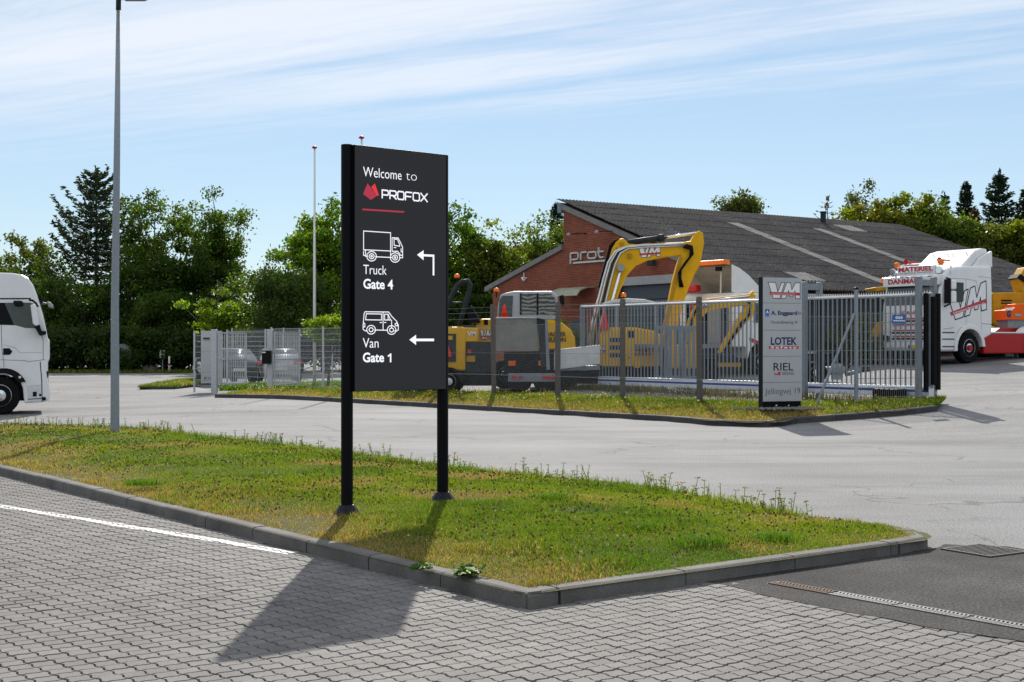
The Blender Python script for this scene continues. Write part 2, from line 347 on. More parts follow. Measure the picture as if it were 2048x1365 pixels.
def resample(P, step, closed=False):
    out_ = []; n = len(P)
    for i in range(n if closed else n - 1):
        a, b = P[i], P[(i + 1) % n]; L = math.hypot(b[0] - a[0], b[1] - a[1]); k = max(1, int(L / step))
        out_ += [(a[0] + (b[0] - a[0]) * j / k, a[1] + (b[1] - a[1]) * j / k) for j in range(k)]
    if not closed: out_.append(P[-1])
    return out_
def sheet(name, P, zf, material, step=.4, parent=None):
    """a triangulated sheet over polygon P (xy) with heights zf(x, y)"""
    B = resample(P, step, True); xs, ys = [p[0] for p in B], [p[1] for p in B]
    gx, gy = np.meshgrid(np.arange(min(xs), max(xs), step), np.arange(min(ys), max(ys), step))
    gx = gx.ravel() + rng.uniform(-.2, .2, gx.size) * step; gy = gy.ravel() + rng.uniform(-.2, .2, gy.size) * step
    k = inpoly(gx, gy, P) & (edge_dist(gx, gy, P) > step * .45)
    pts = [Vector(p) for p in B] + [Vector((a, b)) for a, b in zip(gx[k], gy[k])]
    n = len(B); r = geometry.delaunay_2d_cdt(pts, [(i, (i + 1) % n) for i in range(n)], [list(range(n))], 1, 1e-5)
    v = [(p[0], p[1], zf(p[0], p[1])) for p in r[0]]
    me = bpy.data.meshes.new(name); me.from_pydata(v, [], r[2]); me.materials.append(material)
    b = bmesh.new(); b.from_mesh(me); bmesh.ops.recalc_face_normals(b, faces=b.faces)
    if sum(f.normal.z for f in b.faces) < 0: bmesh.ops.reverse_faces(b, faces=b.faces)
    b.to_mesh(me); b.free(); me.polygons.foreach_set('use_smooth', [True] * len(me.polygons))
    return link(name, me, parent)

# ------------------------------------------------------------------ ground
gxs = np.concatenate([[-900, -300, -120], np.arange(-60, 61, 1.0), [80, 120, 300, 900]])
gys = np.concatenate([[-60, -20], np.arange(-4, 112, 1.0), [125, 150, 300, 900, 2500]])
GX, GY = np.meshgrid(gxs, gys); V = np.stack([GX.ravel(), GY.ravel(), gzv(GX.ravel(), GY.ravel())], 1)
nx = len(gxs); ii = (np.arange(len(gys) - 1)[:, None] * nx + np.arange(nx - 1)[None, :]).ravel()
o = link('road', np_mesh('road', V, [np.stack([ii, ii + 1, ii + nx + 1, ii + nx], 1)], M['asphalt'], smooth=True)); tag(o, kind='structure')

C1 = (.08, 8.22); E1 = (3.28, 10.52)
left_kerb = [C1, (-6.45, 16.70), (-10.3, 21.7), (-12.6, 24.4), (-14.5, 26.0)]
right_kerb = [C1, E1]
far_edge = [(3.40, 10.72), (3.42, 10.95), (3.25, 11.2), (2.62, 12.05), (1.5, 14.3), (-.77, 16.7), (-3.17, 19.9), (-6.58, 24.1), (-9.9, 25.9), (-14.5, 26.6)]
ISL = left_kerb[::-1] + [E1] + far_edge
def z_isl(x, y):
    d = float(edge_dist(np.array([x]), np.array([y]), ISL)[0]); return gz(x, y) + .098 + .085 * sm(0, 1.8, d)
o = sheet('grass_island', ISL, z_isl, M['soil'], .35); tag(o, kind='structure')

# concrete paving stones, a wavy interlocking unit
PA, PB = R(42.5), R(42.5 - 90); LA, LB = .119, .106
ea, eb = np.array((math.cos(PA), math.sin(PA))), np.array((math.cos(PB), math.sin(PB)))
O = np.array((.0, 7.0))
def tile_outline(j=.0043, amp=.0095, n=4):
    pts = []
    for (p, q, sgn, ax) in (((0, 0), (1, 0), -1, 'b'), ((1, 0), (1, 1), 1, 'a'), ((1, 1), (0, 1), 1, 'b'), ((0, 1), (0, 0), -1, 'a')):
        for k in range(n):
            t = k / n; s = math.sin(2 * math.pi * t) * amp
            a = (p[0] + (q[0] - p[0]) * t) * LA; b = (p[1] + (q[1] - p[1]) * t) * LB
            if ax == 'b': b += sgn * s
            else: a += sgn * s
            pts.append((a - LA / 2, b - LB / 2))
    c = [(a * (1 - 2 * j / LA), b * (1 - 2 * j / LB)) for a, b in pts]
    return c
TO = np.array(tile_outline()); TOP = TO * .948
def xy(ab): return np.asarray(ab)[..., :1] * ea + np.asarray(ab)[..., 1:] * eb
asph_curve = [(1.30, 9.16), (1.396, 9.07), (1.72, 8.56), (2.1, 8.04), (2.45, 7.64), (2.82, 7.30), (3.5, 6.75), (4.6, 6.0), (6.2, 5.0), (7.5, 4.0)]
PAVE = [(-12.8, 24.2), (-10.35, 21.65), (-6.48, 16.62), (.08, 8.15), (1.42, 9.16)] + asph_curve[1:] + [(7.5, 2.5), (-9, 2.5), (-14, 10), (-16, 22)]
pave = sheet('pavement', PAVE, lambda x, y: gz(x, y) + .004, M['joint'], 1.0); tag(pave, kind='structure')
ia, ib = np.meshgrid(np.arange(-200, 200), np.arange(-200, 200)); ia, ib = ia.ravel(), ib.ravel()
Cc = O + ia[:, None] * LA * ea + ib[:, None] * LB * eb
k = (Cc[:, 1] > 4.2) & (Cc[:, 1] < 23) & (np.abs(Cc[:, 0]) < .42 * Cc[:, 1] + 1.0)
Cc = Cc[k]; grow = [(-12.8, 24.3), (-10.3, 21.75), (-6.42, 16.72), (.08, 8.22), (1.6, 9.35)] + [(a_ + .13, b_2 + .13) for a_, b_2 in asph_curve[1:]] + [(7.5, 2.5), (-9, 2.5), (-14, 10), (-16, 22)]
Cc = Cc[inpoly(Cc[:, 0], Cc[:, 1], grow)]
zt = .0135 + rng.normal(0, .0011, len(Cc)) + .006 * (fbm(Cc[:, 0], Cc[:, 1], .9, 5) - .5)
n = len(TO)
def tile_mesh(name, centers, zs, tilt):
    m = len(centers); a = xy(TO); b = xy(TOP)
    V = np.zeros((m, 2 * n, 3)); V[:, :n, :2] = centers[:, None] + a[None]; V[:, n:, :2] = centers[:, None] + b[None]
    V[:, :n, 2] = zs[:, None] - .0038; V[:, n:, 2] = zs[:, None] + np.einsum('ij,kj->ik', tilt, b)
    V[:, :n, 2] += np.einsum('ij,kj->ik', tilt, a)
    low_ = V[:, :n].copy(); low_[:, :, 2] = .0
    V = np.concatenate([V, low_], 1); base = (np.arange(m) * 3 * n)[:, None, None]
    q = np.arange(n); q2 = (q + 1) % n
    top = (np.arange(n, 2 * n)[None, None] + base).reshape(m, n)
    bev = (np.stack([q, q2, q2 + n, q + n], 1)[None] + base).reshape(-1, 4)
    side = (np.stack([q + 2 * n, q2 + 2 * n, q2, q], 1)[None] + base).reshape(-1, 4)
    return np_mesh(name, V.reshape(-1, 3), [top[:, ::-1], bev[:, ::-1], side[:, ::-1]], M['paver'])
uu = CX + F * Cc[:, 0] / Cc[:, 1]; vv = HV + F * CH / Cc[:, 1]
vis = (uu > 0) & (uu < 2048) & (vv < 1362)
order = np.argsort(np.where(vis, Cc[:, 1], 1e6))
near, rest = order[:300], order[300:]
tilt = rng.normal(0, .006, (len(Cc), 2))
me0 = tile_mesh('paving_stone', np.zeros((1, 2)), np.array([.0135]), np.zeros((1, 2)))
for i in near:
    o = link('paving_stone', me0, pave); o.location = (Cc[i, 0], Cc[i, 1], zt[i] - .0135); o.rotation_euler = (rng.normal(0, .006), rng.normal(0, .006), rng.normal(0, .006))
o = link('paving_stones', tile_mesh('paving_stones', Cc[rest], zt[rest], tilt[rest]), pave); tag(o, kind='stuff')

# painted bay line: the paint lies on the stones and leaves their joints open
def clip(poly, nrm, c):
    r = []; m = len(poly)
    for i in range(m):
        p, q = poly[i], poly[(i + 1) % m]; dp, dq = p @ nrm - c, q @ nrm - c
        if dp <= 0: r.append(p)
        if (dp < 0) != (dq < 0): r.append(p + (q - p) * dp / (dp - dq))
    return r
L0, L1 = np.array((-7.6, 15.55)), np.array((-1.72, 10.41)); ld = (L1 - L0) / np.linalg.norm(L1 - L0); ln = np.array((-ld[1], ld[0]))
mb = MB()
for i in range(len(Cc)):
    c = Cc[i]
    if abs((c - L0) @ ln) > .2 or (c - L1) @ ld > .1: continue
    pl = [c + p for p in xy(TOP)]
    for nr, cc in ((ln, L0 @ ln + .06), (-ln, -(L0 @ ln) + .06), (ld, L1 @ ld)):
        if len(pl) > 2: pl = clip(pl, nr, cc)
    if len(pl) > 2: mb.add([(p[0], p[1], zt[i] + .0022 + tilt[i] @ (p - c)) for p in pl], [list(range(len(pl)))])
o = mb.build('painted_line', M['paint'], pave, recalc=False)

# dark asphalt apron by the drains
ap = asph_curve[:-2] + [(6.0, 5.6), (8.5, 6.0), (8.5, 8.3), (6.5, 9.1), (5.2, 9.75), (4.35, 10.1), (4.0, 10.75), (3.55, 10.85), (3.36, 10.62), (2.3, 9.8)]
B = resample(ap, .05, True); B = [(x + .05 * (vnoise([x], [y], 5, 3)[0] - .5), y + .05 * (vnoise([x], [y], 5, 4)[0] - .5)) for x, y in B]
o = sheet('asphalt_apron', B, lambda x, y: gz(x, y) + .0165, M['patch'], .35); tag(o, kind='structure')

# kerbs
def kerb_line(root, P, inward, h=.112, wdt=.13, L=.98, bury=0):
    prof = [(0, -.15), (0, h - .028), (.01, h - .009), (.028, h), (wdt, h), (wdt, -.15)]
    mb = MB(); mb.prism(prof, 'x', 0, 1); me = mb.mesh('kerb_stone', M['kerb'])
    d = 0; pts = [Vector(p) for p in P]; tot = sum((b - a).length for a, b in zip(pts, pts[1:]))
    def pos(s):
        for a, b in zip(pts, pts[1:]):
            l = (b - a).length
            if s <= l + 1e-6: return a + (b - a) * min(1, s / l)
            s -= l
        return pts[-1]
    while d < tot - .05:
        e = min(tot, d + L); a, b = pos(d), pos(e); v = (b - a); ang = math.atan2(v.y, v.x)
        o = link('kerb_stone', me, root); flip = inward
        o.location = (a.x, a.y, gz(a.x, a.y) - bury + rng.normal(0, .0025)); o.rotation_euler = (rng.normal(0, .006), -math.atan2(gz(b.x, b.y) - gz(a.x, a.y), max(v.length, .01)), ang + rng.normal(0, .003))
        o.scale = (v.length - .009, flip, 1); d = e
kr = empty('kerb', (0, 0, 0), kind='structure')
kerb_line(kr, left_kerb, -1, L=.93)
kerb_line(kr, [(C1[0] + .02, C1[1] + .0), (.30, 8.40)], 1, L=.4)
kerb_line(kr, [(.31, 8.402), (3.02, 10.345)], 1, L=1.08)
kerb_line(kr, [(3.03, 10.35), (3.24, 10.50), (3.37, 10.68), (3.40, 10.93), (3.27, 11.2)], 1, L=.42)
kerb_line(kr, far_edge[2:], 1, h=.075, L=.98)

# channel drain and gully
cdn = empty('channel_drain', (1.80, 9.10, .0165), math.atan2(-1.41, 1.13), 'long narrow slotted channel drain with a rusty end set in dark asphalt', 'drain')
gm = MB(); gm.box(0, .49, -.062, -.050, .0, .0055); gm.box(0, .49, .050, .062, .0, .0055); gm.box(0, .49, -.004, .004, .0, .005)
for i in range(17):
    x = .012 + i * .0282
    gm.bar((x, -.05, .0028), (x + .018, -.004, .0028), .0125, .005); gm.bar((x + .018, .004, .0028), (x, .05, .0028), .0125, .005)
M['grate'] = mat('worn_grate', (.20, .20, .195), .6, .0, nz=.25, scale=20, spec=.3)
ga, gb = gm.mesh('grating', M['grate']), gm.mesh('grating_rusty', M['rust'])
for i in range(11):
    o = link('grating', gb if i == 0 else ga, cdn); o.location = (i * .5, 0, .002)
    if i == 0: o['label'] = 'rusty brown end grating'
mb = MB(); mb.box(-.02, 5.5, -.066, .066, -.003, .0015); mb.build('channel', M['ink'], cdn)  # shallow black slab; the shade inside the channel is its colour
gl = empty('storm_drain', (3.74, 10.49, .0165), R(32), 'square cast iron storm drain grate beside the rounded kerb end', 'drain')
mb = MB(); mb.box(-.22, .22, -.22, .22, -.002, .002); mb.build('pit_dark_sheet', M['ink'], gl)  # flat black sheet painting the shaded depth below the bars
mb = MB()
for a, b, c, d in ((-.235, .235, -.235, -.21), (-.235, .235, .21, .235), (-.235, -.21, -.21, .21), (.21, .235, -.21, .21)): mb.box(a, b, c, d, 0, .012)
M['iron'] = mat('cast_iron', (.075, .07, .066), .7, .0, nz=.3, scale=25, spec=.25)
mb.build('frame', M['iron'], gl)
mb = MB(); mb.box(-.21, .21, -.008, .008, .002, .011); bm_ = mb.mesh('bar', M['iron'])
for i in range(9):
    o = link('bar', bm_, gl); o.location = (0, -.176 + i * .044, 0)

# ------------------------------------------------------------------ grass
def blade_mesh(name, x, y, z, h, wd, colr, lean=.6):
    m = len(x); th = rng.uniform(0, 2 * math.pi, m); ph = rng.uniform(0, 2 * math.pi, m)
    ln_ = h * rng.uniform(.1, lean, m); dx, dy = np.cos(th) * ln_, np.sin(th) * ln_
    wx, wy = np.cos(ph) * wd / 2, np.sin(ph) * wd / 2
    V = np.zeros((m, 5, 3))
    V[:, 0] = np.stack([x - wx, y - wy, z - .01], 1); V[:, 1] = np.stack([x + wx, y + wy, z - .01], 1)
    mx_, my_, mz = x + dx * .35, y + dy * .35, z + h * .62
    V[:, 2] = np.stack([mx_ + wx * .8, my_ + wy * .8, mz], 1); V[:, 3] = np.stack([mx_ - wx * .8, my_ - wy * .8, mz], 1)
    V[:, 4] = np.stack([x + dx, y + dy, z + h * rng.uniform(.82, 1, m)], 1)
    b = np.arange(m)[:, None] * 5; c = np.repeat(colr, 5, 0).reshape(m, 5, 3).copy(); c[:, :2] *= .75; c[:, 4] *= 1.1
    return np_mesh(name, V.reshape(-1, 3), [b + [0, 1, 2, 3], b + [3, 2, 4]], M['grass'], c.reshape(-1, 3))
def scatter(P, dens, Ymin=0, Ymax=99):
    xs, ys = [p[0] for p in P], [p[1] for p in P]; A = (max(xs) - min(xs)) * (max(ys) - min(ys)); m = int(A * dens)
    x, y = rng.uniform(min(xs), max(xs), m), rng.uniform(min(ys), max(ys), m)
    k = inpoly(x, y, P) & (y > Ymin) & (y <= Ymax) & (np.abs(x) < .40 * y + 1.2); return x[k], y[k]
GREEN, LIME, DARK, DRY, STRAW = (np.array(c) for c in ((.092, .172, .017), (.175, .235, .024), (.048, .112, .014), (.28, .20, .085), (.37, .28, .13)))
def lerp(a, b, t): return a + (b - a) * np.asarray(t)[:, None]
def grass_col(x, y, dry):
    m = len(x); t = np.clip(fbm(x, y, 1.1, 21) * 2.2 - .6 + rng.normal(0, .22, m), 0, 1); c = lerp(np.tile(GREEN, (m, 1)), LIME, t)
    t = np.clip(fbm(x, y, .8, 31) * 3.0 - 1.6 + rng.normal(0, .15, m), 0, 1); c = lerp(c, DARK, t)
    k = rng.random(m) < dry; s = np.where(rng.random((m, 1)) < .5, DRY, STRAW) * rng.uniform(.7, 1.2, (m, 1)); c[k] = s[k]
    return c * rng.uniform(.75, 1.25, (m, 1))
inner = [p for p in ISL]
GXs, GYs = [], []
for dn, a, b in ((7600, 0, 11.5), (4300, 11.5, 15), (2300, 15, 20), (1100, 20, 30)):
    x, y = scatter(ISL, dn, a, b); GXs.append(x); GYs.append(y)
x, y = np.concatenate(GXs), np.concatenate(GYs); de = edge_dist(x, y, ISL)
dn_ = edge_dist(x, y, left_kerb, False); dr_ = edge_dist(x, y, right_kerb, False)
k = (np.minimum(dn_, dr_) > .125) & ((de > .125) | (y > 11))
x, y, de, dn_, dr_ = x[k], y[k], de[k], dn_[k], dr_[k]
pn = fbm(x, y, .75, 11); dry = np.clip(1.25 - dn_ / 1.0, 0, 1) * np.clip(pn * 3.2 - .55, 0, 1) + np.clip(.8 - dr_ / .8, 0, 1) * np.clip(pn * 4 - 1.5, 0, 1) * .9 + np.clip(pn * 5 - 3.0, 0, .75) + .045
dry += .6 * np.clip(1 - np.hypot(x - .35, y - 8.9) / .6, 0, 1) + .6 * np.clip(1 - np.hypot(x - 1.85, y - 10.0) / .45, 0, 1)
bare = np.clip(dry - .55, 0, 1); k = rng.random(len(x)) > bare * .75
x, y, de, dry, dn_ = x[k], y[k], de[k], dry[k], dn_[k]
z = gzv(x, y) + .098 + .085 * np.clip(de / 1.8, 0, 1) ** 2 * (3 - 2 * np.clip(de / 1.8, 0, 1))
tuft = np.clip(fbm(x, y, 2.2, 41) * 3 - 1.4, 0, 1); h = (.022 + .036 * tuft + .02 * (de < .5) * (y > 12)) * rng.uniform(.6, 1.4, len(x))
h *= np.where(rng.random(len(x)) < np.clip(dry, 0, 1), .75, 1)
wd = (.0022 + .00032 * y) * rng.uniform(.7, 1.3, len(x))
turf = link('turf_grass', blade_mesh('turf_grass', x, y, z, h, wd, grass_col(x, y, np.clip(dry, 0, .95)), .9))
tag(turf, 'short clover-studded summer turf with dry edges on the kerbed island', 'grass', kind='stuff')

# clover heads, dandelions and daisies in the turf
def heads(name, x, y, z, r, colr):
    m = len(x); D = np.array([(1, 0, 0), (-1, 0, 0), (0, 1, 0), (0, -1, 0), (0, 0, 1), (0, 0, -1)], float)
    V = np.stack([x, y, z], 1)[:, None] + D[None] * r[:, None, None]; f = np.array([(0, 2, 4), (2, 1, 4), (1, 3, 4), (3, 0, 4), (2, 0, 5), (1, 2, 5), (3, 1, 5), (0, 3, 5)])
    return np_mesh(name, V.reshape(-1, 3), [(np.arange(m)[:, None, None] * 6 + f[None]).reshape(-1, 3)], M['grass'], np.repeat(colr, 6, 0))
x, y = scatter(ISL, 62); k = (edge_dist(x, y, ISL) > .35) & (fbm(x, y, .9, 51) > .42); x, y = x[k], y[k]; de = np.clip(edge_dist(x, y, ISL) / 1.8, 0, 1)
pal = np.array([(.17, .10, .05), (.20, .11, .055), (.58, .5, .44), (.13, .075, .04), (.22, .14, .07), (.5, .36, .03)])
ci = rng.choice(6, len(x), p=[.3, .26, .13, .18, .10, .03]); o = link('clover_heads', heads('clover_heads', x, y, gzv(x, y) + .098 + .085 * de * de * (3 - 2 * de) + rng.uniform(.05, .085, len(x)), rng.uniform(.006, .011, len(x)) * (1 + y * .012), pal[ci]))
tag(o, 'small brown and white clover heads dotted over the turf island', 'clover', kind='stuff')

# tall weeds along the far edge of the island
def weeds(name, x, y, z, h, headcol, hs):
    V, Fc, Cl = [], [], []
    for a, b, c, hh, r in zip(x, y, z, h, hs):
        lx, ly = rng.normal(0, .22, 2) * hh; w_ = .0022 + .00018 * b
        o_ = len(V); V += [(a - w_, b, c - .02), (a + w_, b, c - .02), (a + lx + w_ * .6, b + ly, c + hh), (a + lx - w_ * .6, b + ly, c + hh)]; Fc.append([o_, o_ + 1, o_ + 2, o_ + 3]); Cl += [(.07, .11, .025)] * 4
        for q in range(rng.integers(3, 6)):                 # leaves up the stem
            t = rng.uniform(.15, .8); s = rng.uniform(.02, .045); an = rng.uniform(0, 6.28); p = (a + lx * t, b + ly * t, c + hh * t)
            o_ = len(V); V += [p, (p[0] + math.cos(an) * s * .5, p[1] + math.sin(an) * s * .5, p[2] + s * .45), (p[0] + math.cos(an) * s, p[1] + math.sin(an) * s, p[2] + s * .3)]; Fc.append([o_, o_ + 1, o_ + 2]); Cl += [(.09, .14, .03)] * 3
        kk = headcol[rng.integers(len(headcol))]
        for q in range(9):
            an = rng.uniform(0, 6.28); rr = r * math.sqrt(rng.random()); p = (a + lx + math.cos(an) * rr, b + ly + math.sin(an) * rr, c + hh + rng.uniform(-.004, .008)); s = r * .38
            o_ = len(V); V += [(p[0] - s, p[1], p[2]), (p[0], p[1] - s, p[2] + s * .3), (p[0] + s, p[1], p[2]), (p[0], p[1] + s, p[2] + s * .5)]; Fc.append([o_, o_ + 1, o_ + 2, o_ + 3]); Cl += [kk] * 4
    tri = np.array([f for f in Fc if len(f) == 3]); qd = np.array([f for f in Fc if len(f) == 4])
    return np_mesh(name, np.array(V), [tri, qd], M['grass'], np.array(Cl))
fe = resample(far_edge[3:-1], .02); pick = rng.choice(len(fe), 420); cl_ = fbm(np.array([fe[i][0] for i in pick]), np.array([fe[i][1] for i in pick]), 1.2, 61)
pick = pick[cl_ > .47]; x = np.array([fe[i][0] for i in pick]) + rng.normal(-.05, .12, len(pick)); y = np.array([fe[i][1] for i in pick]) - np.abs(rng.normal(0, .14, len(pick)))
o = link('yarrow_weeds', weeds('yarrow_weeds', x, y, gzv(x, y) + .1, rng.uniform(.05, .20, len(x)) ** 1.0, [(.16, .17, .07), (.22, .22, .12), (.13, .10, .05), (.12, .14, .05), (.5, .36, .02)], rng.uniform(.016, .034, len(x))))
tag(o, 'thin yarrow and weed stalks along the road edge of the turf island', 'weeds', kind='stuff')
x, y = scatter(ISL, 9, 9, 13); k = (edge_dist(x, y, ISL) > .3) & (fbm(x, y, 1.0, 71) > .5); x, y = x[k], y[k]
o = link('plantain_stalks', weeds('plantain_stalks', x, y, gzv(x, y) + .15, rng.uniform(.08, .15, len(x)), [(.07, .045, .025)], rng.uniform(.003, .006, len(x))))
tag(o, 'dark plantain stalks standing in the turf beside the black sign', 'weeds', kind='stuff')
# long blades and broad-leaved weeds
x, y = np.array(fe)[:, 0], np.array(fe)[:, 1]; k = rng.random(len(x)) < .8; x, y = np.repeat(x[k], 4), np.repeat(y[k], 4); x = x + rng.normal(-.06, .09, len(x)); y = y - np.abs(rng.normal(0, .1, len(x)))
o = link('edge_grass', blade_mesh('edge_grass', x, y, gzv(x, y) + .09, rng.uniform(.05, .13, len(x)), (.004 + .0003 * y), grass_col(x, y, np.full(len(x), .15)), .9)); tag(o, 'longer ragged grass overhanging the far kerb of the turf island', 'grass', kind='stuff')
def rosette(loc, r, nl, label, lift=.5):
    V, Fc, Cl = [], [], []
    for i in range(nl):
        an = rng.uniform(0, 6.28); L = r * rng.uniform(.5, 1.1); wv = L * rng.uniform(.12, .22); up = L * rng.uniform(.1, lift); ca, sa_ = math.cos(an), math.sin(an); o_ = len(V)
        sx, sy = rng.normal(0, r * .25, 2)
        V += [(sx, sy, 0), (sx + ca * L * .5 - sa_ * wv, sy + sa_ * L * .5 + ca * wv, up), (sx + ca * L, sy + sa_ * L, up * .7), (sx + ca * L * .5 + sa_ * wv, sy + sa_ * L * .5 - ca * wv, up)]; Fc.append([o_, o_ + 1, o_ + 2, o_ + 3]); Cl += [np.array((.085, .165, .018)) * rng.uniform(.6, 1.3)] * 4
    o = link('leafy_weed', np_mesh('leafy_weed', np.array(V), [np.array(Fc)], M['grass'], np.array(Cl))); o.location = loc
    return tag(o, label, 'weed', 'broad-leaved weeds in the turf')
rosette((-.30, 8.82, .12), 0.115, 105, 'bright green creeping weed spilling over the kerb right of the sign shadow', .6)
rosette((-.62, 9.05, .12), 0.086, 67, 'small bright green weed on the kerb edge inside the sign shadow', .6)
def tuft(loc, r, label):
    m_ = 420; x, y = rng.normal(0, r * 1.1, m_), rng.normal(0, r * .9, m_)
    o = link('grass_tuft', blade_mesh('grass_tuft', x, y, np.zeros(m_), rng.uniform(.025, .075, m_), np.full(m_, .006), np.tile((.085, .175, .017), (m_, 1)) * rng.uniform(.6, 1.5, (m_, 1)), 1.1)); o.location = loc
    return tag(o, label, 'grass tuft', 'lush grass tufts in the turf', kind='stuff')
tuft((1.42, 10.05, .15), 0.108, 'broad low green grass tuft beside the dry patch near the front kerb')
tuft((1.02, 10.6, .17), 0.072, 'small green grass tuft amid the turf in front of the road')
tuft((-3.9, 14.0, .18), 0.094, 'spiky green grass tuft in the turf near the left kerb')
tuft((.36, 12.5, .2), 0.101, 'green grass tuft right of the far sign post')
tuft((2.05, 10.35, .13), 0.094, 'green leafy tuft at the kerb end near the storm drain')
# ------------------------------------------------------------------ lettering
def text_mb(s, h, wd=None, bold=0, shear=0, sp=1.0):
    """outline text in the xz plane: cap height h, optional total width wd; returns (verts2d, faces)"""
    cu = bpy.data.curves.new('t', 'FONT'); cu.body = s; cu.size = 1; cu.offset = bold; cu.shear = shear; cu.resolution_u = 3; cu.space_character = sp
    ob = bpy.data.objects.new('t', cu); me = bpy.data.meshes.new_from_object(ob)
    v = np.array([(p.co.x, p.co.y) for p in me.vertices]); f = [list(p.vertices) for p in me.polygons]
    bpy.data.objects.remove(ob); bpy.data.curves.remove(cu); bpy.data.meshes.remove(me)
    v *= h / .70; v[:, 0] -= v[:, 0].min()
    if wd: v[:, 0] *= wd / max(1e-6, v[:, 0].max())
    return v, f
def letters(parent, s, x, z, h, material, y, wd=None, bold=0, shear=0, name='lettering', center=False, ax='-y', ext=0, sp=1.0):
    v, f = text_mb(s, h, wd, bold, shear, sp)
    if center: v[:, 0] -= v[:, 0].max() / 2
    fx = {'-y': lambda a, b: (x + a, y, z + b), '+x': lambda a, b: (y, x + a, z + b), '+y': lambda a, b: (x - a, y, z + b)}[ax]
    mb = MB(); mb.add([fx(a, b) for a, b in v], f)
    o = mb.build(name, material, parent, recalc=False)
    if ext: sd = o.modifiers.new('s', 'SOLIDIFY'); sd.thickness = ext; sd.offset = 0
    return o
class Plane:
    """a flat face standing on a root: turns sight lines into face coordinates (x along, z up)"""
    def __init__(s, root, y): s.r = root; s.y = y; a = root.rotation_euler.z; s.ex = Vector((math.cos(a), math.sin(a))); s.ey = Vector((-math.sin(a), math.cos(a))); s.o = Vector(root.location)
    def __call__(s, u, v):
        d = Vector(((u - CX) / F, 1)); c = Vector((s.o.x, s.o.y)) + s.ey * s.y; t = c.dot(s.ey) / d.dot(s.ey); p = d * t - Vector((s.o.x, s.o.y))
        return (p.dot(s.ex), CH - (v - HV) / F * t - s.o.z)
    def L(s, pts): return [s(*p) for p in pts]
def px_text(pl, parent, s, u0, v0, u1, v1, cap, material, bold=0, shear=0, dy=.004, sp=1.0):
    a, b = pl(u0, v0), pl(u1, v1); h = cap / F * (pl.o.y)                # cap in photo pixels
    return letters(parent, s, a[0], (a[1] + b[1]) / 2, h, material, pl.y - dy, b[0] - a[0], bold, shear, sp=sp)
def led(name, rgb, s=1.0): return mat(name, (.02, .02, .02), .5, nz=0, emit=rgb, es=s)
M['led_w'] = led('led_white', (.86, .88, .95), .92); M['led_r'] = led('led_red', (.85, .02, .03), .75); M['led_rd'] = led('led_dark_red', (.45, .015, .05), .75)
# the lit black of the screen: fine rows of diodes
m = bpy.data.materials.new('led_screen'); m.use_nodes = True; nd, lk = m.node_tree.nodes, m.node_tree.links; b = nd['Principled BSDF']
b.inputs['Base Color'].default_value = (.02, .021, .023, 1); b.inputs['Roughness'].default_value = .6; b.inputs['Specular IOR Level'].default_value = .06
t = nd.new('ShaderNodeTexCoord'); mp = nd.new('ShaderNodeMapping'); mp.inputs['Rotation'].default_value = (0, R(-4), 0); lk.new(t.outputs['Object'], mp.inputs[0])
wv = nd.new('ShaderNodeTexWave'); wv.bands_direction = 'Z'; wv.inputs['Scale'].default_value = 70; wv.inputs['Distortion'].default_value = .0; lk.new(mp.outputs[0], wv.inputs[0])
cr = nd.new('ShaderNodeValToRGB'); cr.color_ramp.elements[0].color = (.022, .027, .046, 1); cr.color_ramp.elements[1].color = (.040, .037, .027, 1); lk.new(wv.outputs[0], cr.inputs[0])
lk.new(cr.outputs[0], b.inputs['Emission Color']); b.inputs['Emission Strength'].default_value = .42; M['led_bg'] = m

# ------------------------------------------------------------------ the black totem with the screen
pL, pR = Vector((-1.464, 11.76)), Vector((-.650, 12.42)); mid = (pL + pR) / 2; ang = math.atan2(pR.y - pL.y, pR.x - pL.x); half = (pR - pL).length / 2
tot = empty('totem_sign', (mid.x, mid.y, .14), ang, 'tall black two-post totem sign with a lit direction screen on the turf', 'sign')
ztop = 3.425 - .14
M['base_plastic'] = mat('base_plastic', (.008, .010, .014), .5, nz=.1, spec=.2)
for sx in (-1, 1):
    mb = MB(); mb.lathe([(.053, -.1), (.053, ztop - .004), (.049, ztop)], 28, (sx * half, 0, 0)); mb.build('post', M['black'], tot, smooth=False)
    mb = MB(); mb.lathe([(.118, -.03), (.120, .018), (.108, .03), (.104, .036), (.066, .092), (.054, .094)], 10, (sx * half, 0, 0 if sx < 0 else .04)); mb.build('base_cover', M['base_plastic'], tot, bevel=.004)
zb = 1.235 - .14; hw = half - .053 + .03
mb = MB(); mb.box(-hw, hw, -.088, .05, zb, ztop - .006); panel = mb.build('screen_housing', M['black'], tot, bevel=.003)
mb = MB(); mb.box(-hw + .004, hw - .004, -.0905, -.0885, zb + .004, ztop - .010); scr = mb.build('screen', M['led_bg'], tot)
pl = Plane(tot, -.0905)
def ptx(s, u0, v0, u1, v1, cap, m_='led_w', bold=0, sp=1.0): return px_text(pl, scr, s, u0, v0, u1, v1, cap, M[m_], bold, dy=.0015, sp=sp)
ptx('Welcome', 726, 353.5, 803, 360, 19.5, bold=-.004); ptx('to', 812, 360.5, 833.5, 362.5, 19.5, bold=-.02)
